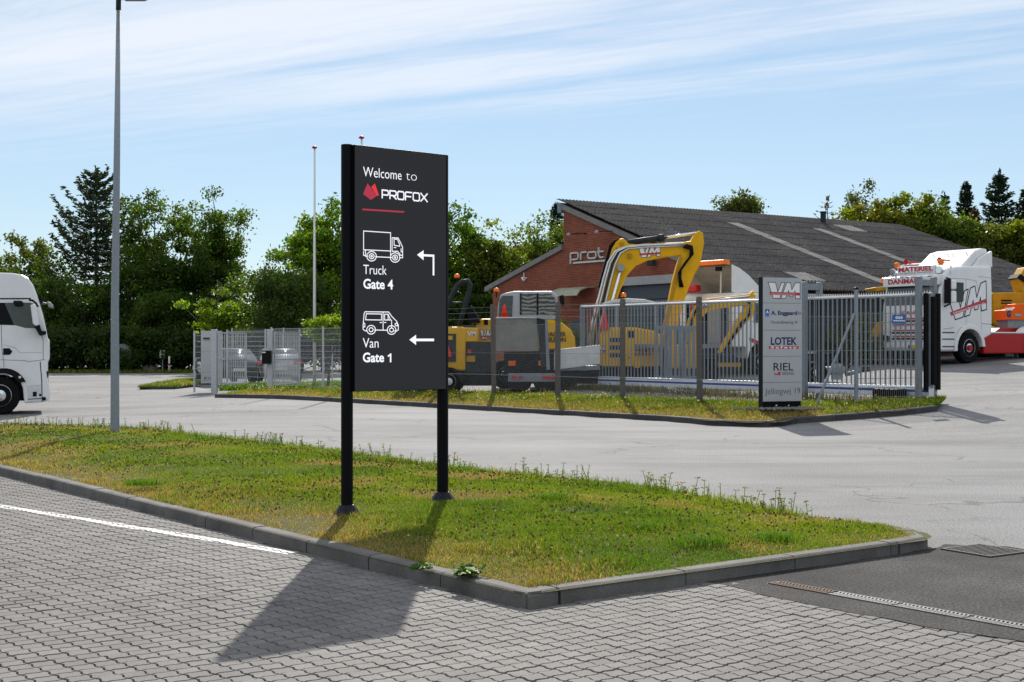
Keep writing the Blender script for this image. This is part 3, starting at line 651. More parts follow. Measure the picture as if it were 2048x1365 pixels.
# wordmark in squared strokes
def strokes(parent, glyphs, u0, u1, vt, vb, slope, wdt, material, y):
    mb = MB(); n_ = len(glyphs); cw = (u1 - u0) / n_
    for i, g in enumerate(glyphs):
        for ln2 in g: mb.strip(pl.L([(u0 + (i + .08 + a * .80) * cw, vb + (vt - vb) * b + slope * (u0 + (i + a) * cw - u0)) for a, b in ln2]), wdt, y)
    return mb.build('wordmark', material, parent, recalc=False)
G = {'P': [[(0, 0), (0, 1), (.85, 1), (1, .85), (1, .55), (.85, .4), (.15, .4)]], 'R': [[(0, 0), (0, 1), (.85, 1), (1, .85), (1, .55), (.85, .4), (.15, .4)], [(.45, .4), (1, 0)]],
     'O': [[(.15, 0), (0, .15), (0, .85), (.15, 1), (.85, 1), (1, .85), (1, .15), (.85, 0), (.15, 0)]], 'F': [[(0, 0), (0, .85), (.12, 1), (1, 1)], [(0, .45), (.85, .45)]], 'X': [[(0, 0), (1, 1)], [(0, 1), (1, 0)]]}
strokes(scr, [G[c] for c in 'PROFOX'], 763, 856, 380.5, 396, .085, .0125, M['led_w'], -.092)
mb = MB(); mb.poly(pl.L([(735, 367), (726, 388.5), (741.5, 400.3), (753.5, 392.3)]), -.092); mb.build('emblem', M['led_rd'], scr, recalc=False)
mb = MB(); mb.poly(pl.L([(749.5, 367.5), (742.3, 374.5), (753.8, 392.3), (757.6, 391)]), -.0922); mb.build('emblem', M['led_r'], scr, recalc=False)
mb = MB(); mb.strip(pl.L([(726, 419.3), (807, 424.4)]), .015, -.092); mb.build('underline', M['led_rd'], scr, recalc=False)
def circ(u, v, r, n=18): return [(u + r * math.cos(2 * math.pi * i / n), v + r * math.sin(2 * math.pi * i / n)) for i in range(n)]
def icon(paths, wdt=.0078):
    mb = MB()
    for p in paths:
        c = p[0] == p[-1]; mb.strip(pl.L(p[:-1] if c else p), wdt, -.092, c)
    return mb.build('pictogram', M['led_w'], scr, recalc=False)
icon([[(727, 464), (727, 500), (781, 502.5), (781, 466), (727, 462.5), (727, 464)], [(727, 500), (731, 501), (731, 512), (727, 511), (727, 503)], [(731, 513), (735, 513)], [(751, 514), (783, 515.5)],
      [(781, 502.5), (781, 516)], [(784, 502), (784, 476), (796, 476.5), (801, 486), (805, 495), (805, 516), (799, 516)], [(788, 491), (788, 478.5), (794.5, 479), (799, 489), (799, 493), (788, 491)], [(788, 495.5), (791.5, 495.8)], [(802, 498), (802, 504), (805, 504)], [(799, 511), (805, 511)],
      [(784, 503), (795, 503), (800, 509)], circ(743, 513, 9.5) + [circ(743, 513, 9.5)[0]], circ(743, 513, 5) + [circ(743, 513, 5)[0]], circ(743, 513, 1.5) + [circ(743, 513, 1.5)[0]], circ(790, 515.5, 9.5) + [circ(790, 515.5, 9.5)[0]], circ(790, 515.5, 5) + [circ(790, 515.5, 5)[0]], circ(790, 515.5, 1.5) + [circ(790, 515.5, 1.5)[0]]])
icon([[(728, 628), (730, 624), (777, 624.5), (784, 634), (793, 643), (796.5, 651), (796.5, 660), (793, 662.5), (789, 662.5)], [(728, 628), (726, 652), (726, 659), (730, 662), (734, 662)], [(749, 660.5), (775, 661)], [(731, 640), (732.5, 628), (763, 628.5), (763, 640.5), (731, 640)],
      [(766, 625), (766, 661)], [(769, 640.5), (769, 629), (776, 629), (781, 640.5), (769, 640.5)], [(776, 629), (776, 640.5)], [(783, 641), (783, 655)], [(760, 645.5), (763, 645.5)], [(768.5, 645.5), (771.5, 645.5)], [(790, 648), (794, 646), (795, 652), (791, 652), (790, 648)], [(727, 646), (729.5, 648), (729.5, 654), (726, 655)],
      circ(742, 660, 8.7) + [circ(742, 660, 8.7)[0]], circ(742, 660, 4) + [circ(742, 660, 4)[0]], circ(783, 660.5, 8.7) + [circ(783, 660.5, 8.7)[0]], circ(783, 660.5, 4) + [circ(783, 660.5, 4)[0]]])
ptx('Truck', 726.5, 548.5, 773, 550, 18.5, bold=-.004); ptx('Gate 4', 726.5, 577, 786, 579, 18.5, bold=.022)
ptx('Van', 725.5, 695.5, 757, 696, 19, bold=-.004); ptx('Gate', 725.5, 724, 768, 724.5, 18, bold=.024); mb = MB(); mb.strip(pl.L([(781, 709), (781, 723.5)]), .0155, -.0922); mb.strip(pl.L([(776.5, 712.5), (781, 709.2)]), .0135, -.0922); mb.build('lettering', M['led_w'], scr, recalc=False)
mb = MB(); mb.poly(pl.L([(834, 510), (847, 501), (847, 521)]), -.092); mb.strip(pl.L([(846, 511), (866.8, 512)]), .020, -.092); mb.strip(pl.L([(866.8, 512), (866.8, 549.5)]), .0185, -.0921); mb.build('arrow', M['led_w'], scr, recalc=False)
mb = MB(); mb.poly(pl.L([(818.5, 680), (832, 670), (832, 690.5)]), -.092); mb.strip(pl.L([(831, 680.3), (866, 680.3)]), .0235, -.092); mb.build('arrow', M['led_w'], scr, recalc=False)

# ------------------------------------------------------------------ street light
lp = empty('street_light', (-6.80, 22.70, .16), 0, 'tall tapered galvanised street light pole on the turf at left', 'street light')
mb = MB(); mb.tube([(0, 0, -.2), (0, 0, .05), (.0, 0, 2.2), (.035, 0, 4.8), (.06, 0, 7.28)], [.076, .0755, .067, .054, .034], 20); mb.build('pole', M['galv_dull'], lp, smooth=True)
mb = MB(); mb.tube([(.06, 0, 7.22), (.061, 0, 7.38), (.07, 0, 7.43), (.10, 0, 7.47)], [.043, .043, .040, .034], 14); mb.build('spigot', M['dgrey'], lp, smooth=True)
mb = MB(); mb.prism([(.03, 7.44), (.10, 7.425), (.42, 7.405), (.52, 7.42), (.57, 7.445), (.56, 7.50), (.40, 7.54), (.10, 7.55), (.03, 7.51)], 'y', -.14, .14); head = mb.build('lamp_head', M['dgrey'], lp, bevel=.015)
mb = MB(); mb.box(.16, .50, -.10, .10, 7.396, 7.404); mb.build('lens', M['grey'], head)

# ------------------------------------------------------------------ company totem by the gate
vm = empty('company_totem', (5.775, 28.5, .30), R(21), 'silver company totem with stacked logos and a black foot', 'sign')
W2, ZB, ZT = .485, .135, 2.79
mb = MB(); mb.box(-W2 + .01, W2 - .01, -.05, .09, -.2, ZT - .01); mb.build('core', M['black'], vm, bevel=.004)
M['silver'] = mat('brushed_silver', (.42, .43, .44), .42, .3, nz=.04)
zz = [ZB, .544, 1.103, 1.662, 2.242, ZT]
for a, c in zip(zz, zz[1:]):
    mb = MB(); mb.box(-W2, W2, -.078, -.052, a + .003, c - .003); mb.build('panel', M['silver'], vm, bevel=.002)
mb = MB(); mb.box(-W2 - .004, -W2 + .02, -.070, .095, -.15, ZT + .004); mb.build('edge_strip', M['ink'], vm)
v2 = Plane(vm, -.078)
def vtx(s, u0, v0, u1, v1, cap, m_, bold=0, shear=0): return px_text(v2, vm, s, u0, v0, u1, v1, cap, M[m_], bold, shear, dy=.002)
M['film_white'] = mat('white_film', (.8, .8, .8), .4, nz=0); M['film_red'] = mat('red_film', (.48, .02, .03), .4, nz=0)
VMV = [(0, 1), (.23, 1), (.30, .42), (.42, 1), (.52, 1), (.36, 0), (.16, 0)]
VMM = [(.40, 0), (.58, 1), (.70, 1), (.74, .55), (.86, 1), (1, 1), (1, 0), (.86, 0), (.84, .5), (.76, .12), (.68, .12), (.64, .5), (.54, 0)]
def vm_logo(parent, f, y, ax='-y', outline=.010, fill='film_white', banner=True, ink='ink', split=False, txt=True):
    """f maps logo coordinates (0..1, 0..1) to face coordinates"""
    pt = {'-y': lambda p, yy: (p[0], yy, p[1]), '+x': lambda p, yy: (-yy, p[0], p[1])}[ax]
    mb = MB(); mi = []
    def P(poly, yy, k): mb.add([pt(f(*p), yy) for p in poly], [list(range(len(poly)))]); mb.m[-1] = k
    def S(poly, w_, yy, k):
        t = MB(); t.strip([f(*p) for p in poly], w_, 0, True); mb.add([pt((p[0], p[2]), yy) for p in t.v], t.f)
        for q in range(len(t.f)): mb.m[-1 - q] = k
    for poly in (VMV, VMM):
        if fill: P(poly, y, 0)
        S(poly, outline, y - .0012, 1)
    if banner: P([(.06, .22), (1.0, .20), (1.0, .38), (.04, .40)], y - .0022, 2)
    return mb.build('logo', [M[fill or 'film_white'], M[ink], M['film_red']], parent, recalc=False)
a, b_ = v2(1536, 597), v2(1600, 598); t_ = v2(1536, 565)
vm_logo(vm, lambda i, j: (a[0] + (b_[0] - a[0]) * i, a[1] + (t_[1] - a[1]) * j), -.0795, outline=.013)
letters(vm, 'Vesthimmerlands Materieludlejning A/S', a[0] + .07, a[1] + .085, .026, M['film_white'], -.0835, .60)
mb = MB(); mb.poly(v2.L([(1530.5, 619), (1538.5, 619), (1538.5, 626), (1530.5, 626)]), -.0795); mb.build('logo_mark', M['navy'], vm, recalc=False)
mb = MB(); mb.poly(v2.L([(1530.5, 626), (1538.5, 626), (1538.5, 633.5), (1530.5, 633.5)]), -.0795); mb.build('logo_mark', mat('azure_film', (.03, .16, .55), .4, nz=0), vm, recalc=False)
mb = MB(); mb.poly(v2.L([(1534.5, 620.5), (1531.5, 626), (1537.5, 626)]), -.081); mb.build('logo_mark', M['film_white'], vm, recalc=False)
vtx('A. Enggaard', 1542, 629.5, 1594, 630.5, 7.6, 'navy', bold=.04); vtx('A/s', 1595, 629.5, 1602.5, 629.5, 6.5, 'navy')
vtx('Vareindlevering', 1541.5, 647.5, 1586.5, 648, 6.4, 'ink', bold=-.006); mb = MB(); mb.strip(v2.L([(1588.5, 644.8), (1593.5, 644.8)]), .008, -.08); mb.strip(v2.L([(1591, 641.8), (1594, 644.8), (1591, 647.8)]), .008, -.08); mb.build('arrow', M['ink'], vm, recalc=False)
vtx('LOTEK', 1541.5, 689.5, 1594, 690, 14.5, 'navy', bold=.035)
mb = MB(); mb.poly(v2.L([(1537.5, 693), (1597, 692.7), (1597, 698), (1537.5, 698.3)]), -.0795); mb.build('banner', M['film_red'], vm, recalc=False); px_text(v2, vm, 'Safety', 1541, 697.3, 1594, 697, 4.2, M['film_white'], .03, dy=.004, sp=1.35)
vtx('RIEL', 1547, 741.5, 1586.5, 741.5, 15.5, 'ink', bold=.004); vtx('SIKRING', 1564, 750.5, 1588, 750.5, 6.8, 'ink', bold=-.01)
mb = MB(); mb.poly(v2.L([(1547.5, 744.5), (1550, 747.5), (1555, 748.5), (1555, 745), (1562, 744), (1560, 752), (1557.5, 750.3), (1552, 751), (1549, 749.5)]), -.0795); mb.build('logo_mark', M['film_red'], vm, recalc=False)
vtx('Jellingvej 19', 1530, 788, 1600.5, 789, 12.5, 'ink', bold=-.014)
# gravel at its foot
x, y = 5.8 + rng.normal(0, .5, 240), 28.1 + rng.normal(0, .22, 240)
o = link('gravel', heads('gravel', x, y, np.full(240, .30), rng.uniform(.015, .04, 240), np.tile((.18, .17, .165), (240, 1)) * rng.uniform(.6, 1.3, (240, 1)))); tag(o, 'grey gravel heaped at the foot of the silver totem', 'gravel', kind='stuff')
o.data.materials[0] = mat('gravel_stone', (.17, .16, .155), .9, nz=.3, scale=20)
# ------------------------------------------------------------------ verge with the chain-link fence
def fp(t, d=2.5): return (-9.8 + KU[0] * t + KP[0] * d, 43.7 + KU[1] * t + KP[1] * d)
vk = [fp(t, 0) for t in (0, 6, 12, 18, 20.4)] + [(4.05, 27.0), (4.7, 26.45), (5.4, 26.35)]
kerb_pts = [hit(u, v) for u, v in ((1600, 846), (1700, 840), (1800, 832), (1875, 823))]
vk2 = vk + [(p[0], p[1]) for p in kerb_pts]
VERGE = vk2 + [(9.9, 30.2), (9.2, 30.6), (7.6, 29.9), (6.6, 30.0), (5.6, 30.2)] + [fp(t, 2.8) for t in (19, 12, 6, 2)] + [(-8.3, 47.2), (-9.0, 46.6), (-9.2, 45.2)]
vk_line = vk2
def z_verge(x, y):
    d = float(edge_dist(np.array([x]), np.array([y]), vk_line, False)[0]); return gz(x, y) + .10 + .06 * sm(0, 2.6, d) * (1 - .5 * sm(5, 9, x)) * (1 - .6 * sm(4, 9, -x))
o = sheet('grass_verge', VERGE, z_verge, M['soil'], .6); tag(o, kind='structure')
M['kerb_dark'] = ramp_mat('tarred_kerb', [(.3, (.04, .04, .042)), (.6, (.065, .063, .062)), (.8, (.10, .098, .095))], 1.4, rough=.8, fine=50, fine_amt=.3)
old = M['kerb']; M['kerb'] = M['kerb_dark']
kr2 = empty('kerb', (0, 0, 0), kind='structure'); kerb_line(kr2, vk2, 1, h=.125, wdt=.14, L=1.0); M['kerb'] = old
def smv(a, b, x): t = np.clip((x - a) / (b - a), 0, 1); return t * t * (3 - 2 * t)
def zvv(x, y): return gzv(x, y) + .10 + .06 * smv(0, 2.6, edge_dist(x, y, vk_line, False)) * (1 - .5 * smv(5, 9, x)) * (1 - .6 * smv(4, 9, -x))
xs_, ys_ = [], []
for dn, a_, b_2 in ((900, 20, 34), (420, 34, 48)):
    x, y = scatter(VERGE, dn, a_, b_2); xs_.append(x); ys_.append(y)
x, y = np.concatenate(xs_), np.concatenate(ys_); de = edge_dist(x, y, vk_line, False); k = de > .14; x, y, de = x[k], y[k], de[k]
dry = np.clip(1.15 - de / 1.9, 0, .9) * np.clip(fbm(x, y, .5, 81) * 3 - .3, 0, 1) + .12
dry = np.where(x > 6.5, dry * .4, dry)
h = np.where(dry > .5, .05, .08) * rng.uniform(.5, 1.5, len(x)) + .04 * np.clip(de - 2.1, 0, 1)
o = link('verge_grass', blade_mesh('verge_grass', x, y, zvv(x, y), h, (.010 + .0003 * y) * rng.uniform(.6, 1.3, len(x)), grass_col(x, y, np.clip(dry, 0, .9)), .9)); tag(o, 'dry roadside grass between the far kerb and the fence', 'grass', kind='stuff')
x, y = scatter(VERGE, 5); k = edge_dist(x, y, vk_line, False) > .5; x, y = x[k], y[k]
pal2 = np.array([(.6, .42, .01), (.6, .42, .01), (.7, .68, .64)]); o = link('dandelions', heads('dandelions', x, y, zvv(x, y) + .14, rng.uniform(.014, .026, len(x)), pal2[rng.integers(0, 3, len(x))])); tag(o, 'yellow and white wildflowers in the grass before the fence', 'wildflowers', kind='stuff')
x, y = np.array([fp(t, 2.75 + rng.normal(0, .18)) for t in np.sort(rng.uniform(5, 21, 800))]).T
o = link('fence_weeds', blade_mesh('fence_weeds', x, y, zvv(x, y), rng.uniform(.05, .24, len(x)), np.full(len(x), .011), np.where(rng.random((len(x), 1)) < .6, np.array([[.20, .14, .08]]), np.array([[.09, .13, .03]])) * rng.uniform(.6, 1.2, (len(x), 1)), .5)); tag(o, 'tall brown dry weeds growing along the chain-link fence', 'weeds', kind='stuff')

# ------------------------------------------------------------------ chain-link fence on concrete posts
FZ = .41; M['wire'] = mat('fence_wire', (.22, .235, .24), .55, .4, nz=.1)
cf = empty('chain_link_fence', (*fp(8.5), FZ), math.atan2(KU[1], KU[0]), 'chain-link fence on grey concrete posts along the grass verge', 'fence')
T0, T1 = 8.5, 21.6                                 # runs along local x from 0
pm = MB(); pm.box(-.05, .05, -.05, .05, -.4, 2.3); pm.add([(-.05, -.05, 2.3), (.05, -.05, 2.3), (.05, .05, 2.3), (-.05, .05, 2.3), (-.04, -.04, 2.37), (.04, -.04, 2.37), (.04, .04, 2.37), (-.04, .04, 2.37)], [[0, 1, 5, 4], [1, 2, 6, 5], [2, 3, 7, 6], [3, 0, 4, 7], [4, 5, 6, 7]])
pmesh = pm.mesh('post', M['concrete'])
for t in (8.87, 11.37, 13.98, 16.36, 18.88, 21.4):
    o = link('post', pmesh, cf); o.location = (t - T0, 0, rng.normal(0, .02)); o.rotation_euler = (rng.normal(0, .012), rng.normal(0, .012), rng.normal(0, .1))
def chain(mb, x0, x1, z0, z1, y, p=.07, r=.0017):
    H = z1 - z0; n_ = int((x1 - x0 + H) / p)
    for i in range(-1, n_ + 1):
        for sg in (1, -1):
            s = x0 + i * p - (H if sg > 0 else 0); a_, b_2 = (s, z0), (s + H, z1)
            if sg < 0: a_, b_2 = (s, z1), (s + H, z0)
            # clip to x0..x1
            tA = max(0, (x0 - a_[0]) / H); tB = min(1, (x1 - a_[0]) / H)
            if tB - tA < .01: continue
            q = lambda t: (a_[0] + H * t, y, a_[1] + (b_2[1] - a_[1]) * t)
            A, B2 = q(tA), q(tB); mb.add([(A[0], y - r, A[2] + r), (A[0] , y - r, A[2] - r), (A[0], y + r, A[2]), (B2[0], y - r, B2[2] + r), (B2[0], y - r, B2[2] - r), (B2[0], y + r, B2[2])], [[0, 1, 4, 3], [1, 2, 5, 4], [2, 0, 3, 5]])
mb = MB(); chain(mb, .0, T1 - T0, .02, 1.78, -.075); o = mb.build('wire_mesh', M['wire'], cf, recalc=False)
for z_, r_ in ((.42, .009), (1.02, .004), (1.78, .005), (1.97, .005), (2.14, .005), (2.28, .004)):
    mb = MB(); mb.tube([(s, -.075, z_ - (.012 if i % 2 else 0)) for i, s in enumerate(np.linspace(0, T1 - T0, 11))], r_, 5); mb.build('tension_wire', M['wire'], cf)

# steel end post, brace, chain-link return and welded mesh panel up to the gate portal
sp_ = Vector((7.62, 29.35)); ep = Vector((9.22, 29.80)); c0 = Vector(fp(21.4))
zE = .25
sf = empty('steel_mesh_fence', (sp_.x, sp_.y, zE), math.atan2(ep.y - sp_.y, ep.x - sp_.x), 'grey welded mesh fence panel on a round steel post beside the gate portal', 'fence')
mb = MB(); mb.lathe([(.045, -.2), (.045, 2.62), (.042, 2.64)], 14); mb.build('post', M['galv_dull'], sf)
mb = MB(); mb.lathe([(.05, 2.62), (.05, 2.66), (.02, 2.68)], 12); mb.build('post_cap', M['ink'], sf)
Lp = (ep - sp_).length - .05
mb = MB()
for x_ in np.arange(.06, Lp, .05): mb.add([(x_ - .003, 0, .02), (x_ + .003, 0, .02), (x_, .006, .02), (x_ - .003, 0, 2.12), (x_ + .003, 0, 2.12), (x_, .006, 2.12)], [[0, 1, 4, 3], [1, 2, 5, 4], [2, 0, 3, 5]])
mb.build('vertical_wires', M['wire'], sf, recalc=False)
for z_ in np.linspace(.03, 2.1, 11):
    mb = MB(); mb.tube([(.0, 0, z_), (Lp, 0, z_)], .0055, 5); mb.build('horizontal_wire', M['wire'], sf)
rf = empty('chain_link_return', (c0.x, c0.y, .32), math.atan2(sp_.y - c0.y, sp_.x - c0.x), 'short braced length of chain-link between the silver totem and a steel post', 'fence')
Lr = (sp_ - c0).length - .05
mb = MB(); chain(mb, 0, Lr, .0, 1.95, 0); mb.build('wire_mesh', M['wire'], rf, recalc=False)
for z_ in (.45, 1.2, 1.95):
    mb = MB(); mb.tube([(0, 0, z_), (Lr, 0, z_)], .006, 5); mb.build('tension_wire', M['wire'], rf)
mb = MB(); mb.tube([(Lr, -.02, 2.02), (Lr - .95, -.05, -.1)], .028, 10); mb.build('brace', M['galv_dull'], rf)
# small blue sign on the mesh
e = at(1797, 639, 29.5); bs = empty('blue_sign_plate', (e[0], e[1] - .03, e[2] - .1), sf.rotation_euler.z, 'small blue plate with three white diamonds on the mesh fence', 'sign')
mb = MB(); mb.box(-.165, .165, -.006, .006, 0, .20); mb.build('plate', mat('blue_enamel', (.02, .11, .32), .4, nz=.08), bs)
for i in range(3):
    mb = MB(); c = (-.06 + i * .06, .135); mb.poly([(c[0] - .038, c[1]), (c[0], c[1] - .038), (c[0] + .038, c[1]), (c[0], c[1] + .038)], -.0075); mb.build('diamond', M['film_white'], bs, recalc=False)
    mb = MB(); mb.poly([(c[0] - .012, c[1]), (c[0], c[1] - .012), (c[0] + .012, c[1]), (c[0], c[1] + .012)], -.0085); mb.build('diamond_eye', M['blue'], bs, recalc=False)
mb = MB(); mb.poly([(-.15, .055), (.15, .055), (.15, .075), (-.15, .075)], -.0075); mb.build('text_line', M['film_white'], bs, recalc=False)

# ------------------------------------------------------------------ sliding gate
g0, g1 = Vector((2.10, 40.3)), Vector((9.50, 30.0)); gv = (g1 - g0); GL = gv.length
sg = empty('sliding_gate', (g0.x, g0.y, .46), math.atan2(gv.y, gv.x), 'long galvanised cantilever sliding gate with a white and blue bottom beam', 'gate')
M['gate_white'] = mat('beam_white', (.68, .70, .71), .4, .1, nz=.1)
mb = MB(); mb.box(0, GL, -.09, .09, 0, .20); mb.build('bottom_beam', M['gate_white'], sg, bevel=.012)
mb = MB(); mb.box(.02, GL - .02, -.094, -.0905, .115, .165); mb.build('blue_stripe', M['blue'], sg)
mb = MB(); mb.prism([(-.07, .205), (.07, .205), (.045, .25), (-.045, .25)], 'x', 0, GL); mb.build('picket_rail', M['alu'], sg, bevel=.004)
mb = MB(); mb.tube([(0, 0, 2.34), (GL, 0, 2.34)], .036, 12); mb.build('top_rail', M['alu'], sg, smooth=True)
pk = MB(); pk.box(-.019, .019, -.008, .008, .25, 2.32); pkm = pk.mesh('picket', M['galv'])
npk = int((GL - .2) / .145)
for i in range(npk):
    o = link('picket', pkm, sg); o.location = (.16 + i * (GL - .3) / npk, 0, 0); o.rotation_euler = (0, 0, rng.normal(0, .02))
mb = MB()
for x_ in np.arange(.03, GL - .03, .072): mb.add([(x_ - .022, -.002, 2.37), (x_ + .022, -.002, 2.37), (x_, -.002, 2.435), (x_ - .022, .002, 2.37), (x_ + .022, .002, 2.37), (x_, .002, 2.435)], [[0, 1, 2], [5, 4, 3], [0, 2, 5, 3], [1, 4, 5, 2]])
mb.build('spike_strip', M['alu'], sg, recalc=False)
for x_ in (.05, GL - .05):
    mb = MB(); mb.box(x_ - .055, x_ + .055, -.05, .05, .2, 2.36); mb.build('end_post', M['galv'], sg, bevel=.006)
mb = MB(); mb.box(GL + .01, GL + .10, -.06, .06, .28, 2.28); mb.build('safety_edge', M['dark'], sg, bevel=.02)
letters(sg, 'MOOSD', GL - .75, .045, .045, M['ink'], -.0945, .2)
mb = MB(); mb.box(.1, .75, -.16, .16, -.10, -.02); mb.build('end_shoe', M['galv'], sg, bevel=.01)
def portal(pos, n_, label, edges):
    r = empty('gate_portal', (pos[0], pos[1], gz(*pos) - .02), sg.rotation_euler.z + R(90), label, 'gate portal', 'sliding gate portals'); H = 2.92
    for x_ in (-.27, .27):
        mb = MB(); mb.box(x_ - .06, x_ + .06, -.06, .06, -.1, H); mb.build('post', M['galv'], r, bevel=.008)
        mb = MB(); mb.box(x_ - .12, x_ + .12, -.11, .11, .0, .015); mb.build('foot_plate', M['galv'], r)
    mb = MB(); mb.box(-.21, .21, -.05, .05, H - .20, H - .06); mb.build('cross_beam', M['galv'], r, bevel=.006)
    for x_ in edges:
        mb = MB(); mb.box(x_ - .055, x_ + .055, -.14, -.06, .35, 2.55); mb.build('safety_edge', M['dark'], r, bevel=.02)
    mb = MB(); mb.box(-.215, -.19, -.03, .03, .9, 1.05); mb.build('photocell', M['ink'], r)
    return r
pu = Vector((gv.x, gv.y)).normalized()
q1 = g0 + pu * 9.15; portal((q1.x, q1.y), 0, 'galvanised portal frame midway along the gate, right of the silver totem', (.16,))
q2 = g1 + pu * -.15; portal((q2.x, q2.y), 0, 'tall galvanised portal frame with black rubber strips at the open gate end', (-.14, .30))
mb = MB(); mb.box(-.35, .35, -.22, .22, 0, .35); dv = mb.build('gate_drive', M['ink'], None, bevel=.02); dv.location = (8.75, 30.65, gz(8.75, 30.65)); dv.rotation_euler = (0, 0, sg.rotation_euler.z); tag(dv, 'low black gate drive box under the gate beam', 'gate motor')
# ------------------------------------------------------------------ the red brick hall
AX, AY = 2.10, 54.0; rd = Vector((.832, .555)); gd = Vector((.555, -.832))
BG = gz(AX + gd.x * 5, AY + gd.y * 5) - .25
hall = empty('brick_hall', (AX, AY, BG), math.atan2(gd.y, gd.x), 'red brick hall with a long dark corrugated roof behind the yard', 'building')
# local x runs along the gable towards the near eave, local y along the ridge away to the right
m = bpy.data.materials.new('red_brick'); m.use_nodes = True; nd, lk = m.node_tree.nodes, m.node_tree.links; b = nd['Principled BSDF']; b.inputs['Roughness'].default_value = .9; b.inputs['Specular IOR Level'].default_value = .2
t = nd.new('ShaderNodeTexCoord'); sp2 = nd.new('ShaderNodeSeparateXYZ'); lk.new(t.outputs['Object'], sp2.inputs[0])
ad = nd.new('ShaderNodeMath'); ad.operation = 'ADD'; lk.new(sp2.outputs[0], ad.inputs[0]); lk.new(sp2.outputs[1], ad.inputs[1])
cb = nd.new('ShaderNodeCombineXYZ'); lk.new(ad.outputs[0], cb.inputs[0]); lk.new(sp2.outputs[2], cb.inputs[1])
bt = nd.new('ShaderNodeTexBrick'); lk.new(cb.outputs[0], bt.inputs[0]); bt.inputs['Scale'].default_value = 1.0; bt.inputs['Brick Width'].default_value = .24; bt.inputs['Row Height'].default_value = .0667
bt.inputs['Mortar Size'].default_value = .007; bt.inputs['Mortar Smooth'].default_value = .2; bt.inputs['Color1'].default_value = (.185, .040, .022, 1); bt.inputs['Color2'].default_value = (.26, .064, .033, 1); bt.inputs['Mortar'].default_value = (.25, .165, .125, 1)
nz = nd.new('ShaderNodeTexNoise'); nz.inputs['Scale'].default_value = 1.2; nz.inputs['Detail'].default_value = 6; lk.new(t.outputs['Object'], nz.inputs[0]); mr = nd.new('ShaderNodeMapRange'); mr.inputs[3].default_value = .7; mr.inputs[4].default_value = 1.3; lk.new(nz.outputs[0], mr.inputs[0])
sc_ = nd.new('ShaderNodeVectorMath'); sc_.operation = 'SCALE'; lk.new(bt.outputs[0], sc_.inputs[0]); lk.new(mr.outputs[0], sc_.inputs['Scale']); lk.new(sc_.outputs[0], b.inputs['Base Color'])
bp = nd.new('ShaderNodeBump'); bp.inputs['Strength'].default_value = .6; bp.inputs['Distance'].default_value = .01; bp.invert = True; lk.new(bt.outputs[1], bp.inputs['Height']); lk.new(bp.outputs[0], b.inputs['Normal']); M['brick'] = m
ZR, ZE, LX, LY = 7.45 - BG, 3.62 - BG, 10.9, 20.6
zl0, zl1, xl = 5.50 - BG, 4.12 - BG, -5.3                  # low rear slope behind the ridge step
dx0, dx1, dz1 = 3.55, 8.2, 3.92 - BG                        # garage door opening in the gable
roofz = lambda x: ZR + (ZE - ZR) * x / LX
mb = MB()                                                  # gable wall in pieces round the opening
mb.prism([(xl, 0), (0, 0), (0, zl0), (xl, zl1)], 'y', 0, .35)
mb.prism([(0.001, 0), (dx0, 0), (dx0, roofz(dx0) - .12), (0.001, ZR - .12)], 'y', 0, .35)
mb.prism([(dx0, dz1), (dx1, dz1), (dx1, roofz(dx1) - .12), (dx0, roofz(dx0) - .12)], 'y', 0, .35)
mb.prism([(dx1, 0), (LX, 0), (LX, ZE - .12), (dx1, roofz(dx1) - .12)], 'y', 0, .35)
mb.box(0, .35, .36, LY - .3, 0, ZR - .35)
mb.build('gable_wall', M['brick'], hall)
M['door_blue'] = mat('garage_door', (.035, .05, .07), .5, nz=.12)
M['bluegrey'] = mat('blue_grey_cladding', (.025, .034, .048), .6, nz=.15, scale=3)
mb = MB(); mb.box(LX - .35, LX - .02, .36, LY, 0, ZE - .35); mb.box(0, LX, LY - .3, LY, 0, ZE - .4); side = mb.build('side_wall', M['bluegrey'], hall)
for y_ in np.arange(2.2, 20, 3.1):
    mb = MB(); mb.box(LX - .05, LX + .0, y_, y_ + 1.9, .9, 1.9); o = mb.build('window', M['door_blue'], hall)
    mb = MB(); mb.box(LX - .01, LX + .03, y_ - .05, y_ + 1.95, .82, .9); mb.build('sill', M['white_dirty'], o)
mb = MB(); mb.box(dx0 - .5, dx1 + .3, -.06, .05, dz1 - .02, dz1 + .30); mb.build('lintel', M['grey'], hall, bevel=.01)
for i in range(6):
    z0 = i * dz1 / 6; mb = MB(); mb.box(dx0, dx1, .16, .24, z0 + .006, z0 + dz1 / 6 - .012); mb.build('door_panel', M['door_blue'], hall, bevel=.012)
# verge boards
M['verge'] = mat('weathered_board', (.19, .185, .18), .9, nz=.2, scale=5)
mb = MB(); mb.add([(-.25, -.10, ZR + .02), (LX + .35, -.10, roofz(LX + .35) - .04), (LX + .35, -.10, roofz(LX + .35) - .26), (-.25, -.10, ZR - .20), (-.25, .02, ZR + .02), (LX + .35, .02, roofz(LX + .35) - .04), (LX + .35, .02, roofz(LX + .35) - .26), (-.25, .02, ZR - .20)], [[0, 1, 2, 3], [7, 6, 5, 4], [0, 4, 5, 1], [3, 2, 6, 7], [0, 3, 7, 4], [1, 5, 6, 2]]); mb.build('verge_board', M['verge'], hall)
mb = MB(); sl = (zl1 - zl0) / xl
mb.prism([(xl - .5, zl1 - sl * .5 + .02), (.0, zl0 + .02), (.0, zl0 + .22), (xl - .5, zl1 - sl * .5 + .22)], 'y', -.12, .06); mb.build('verge_board', M['verge'], hall)
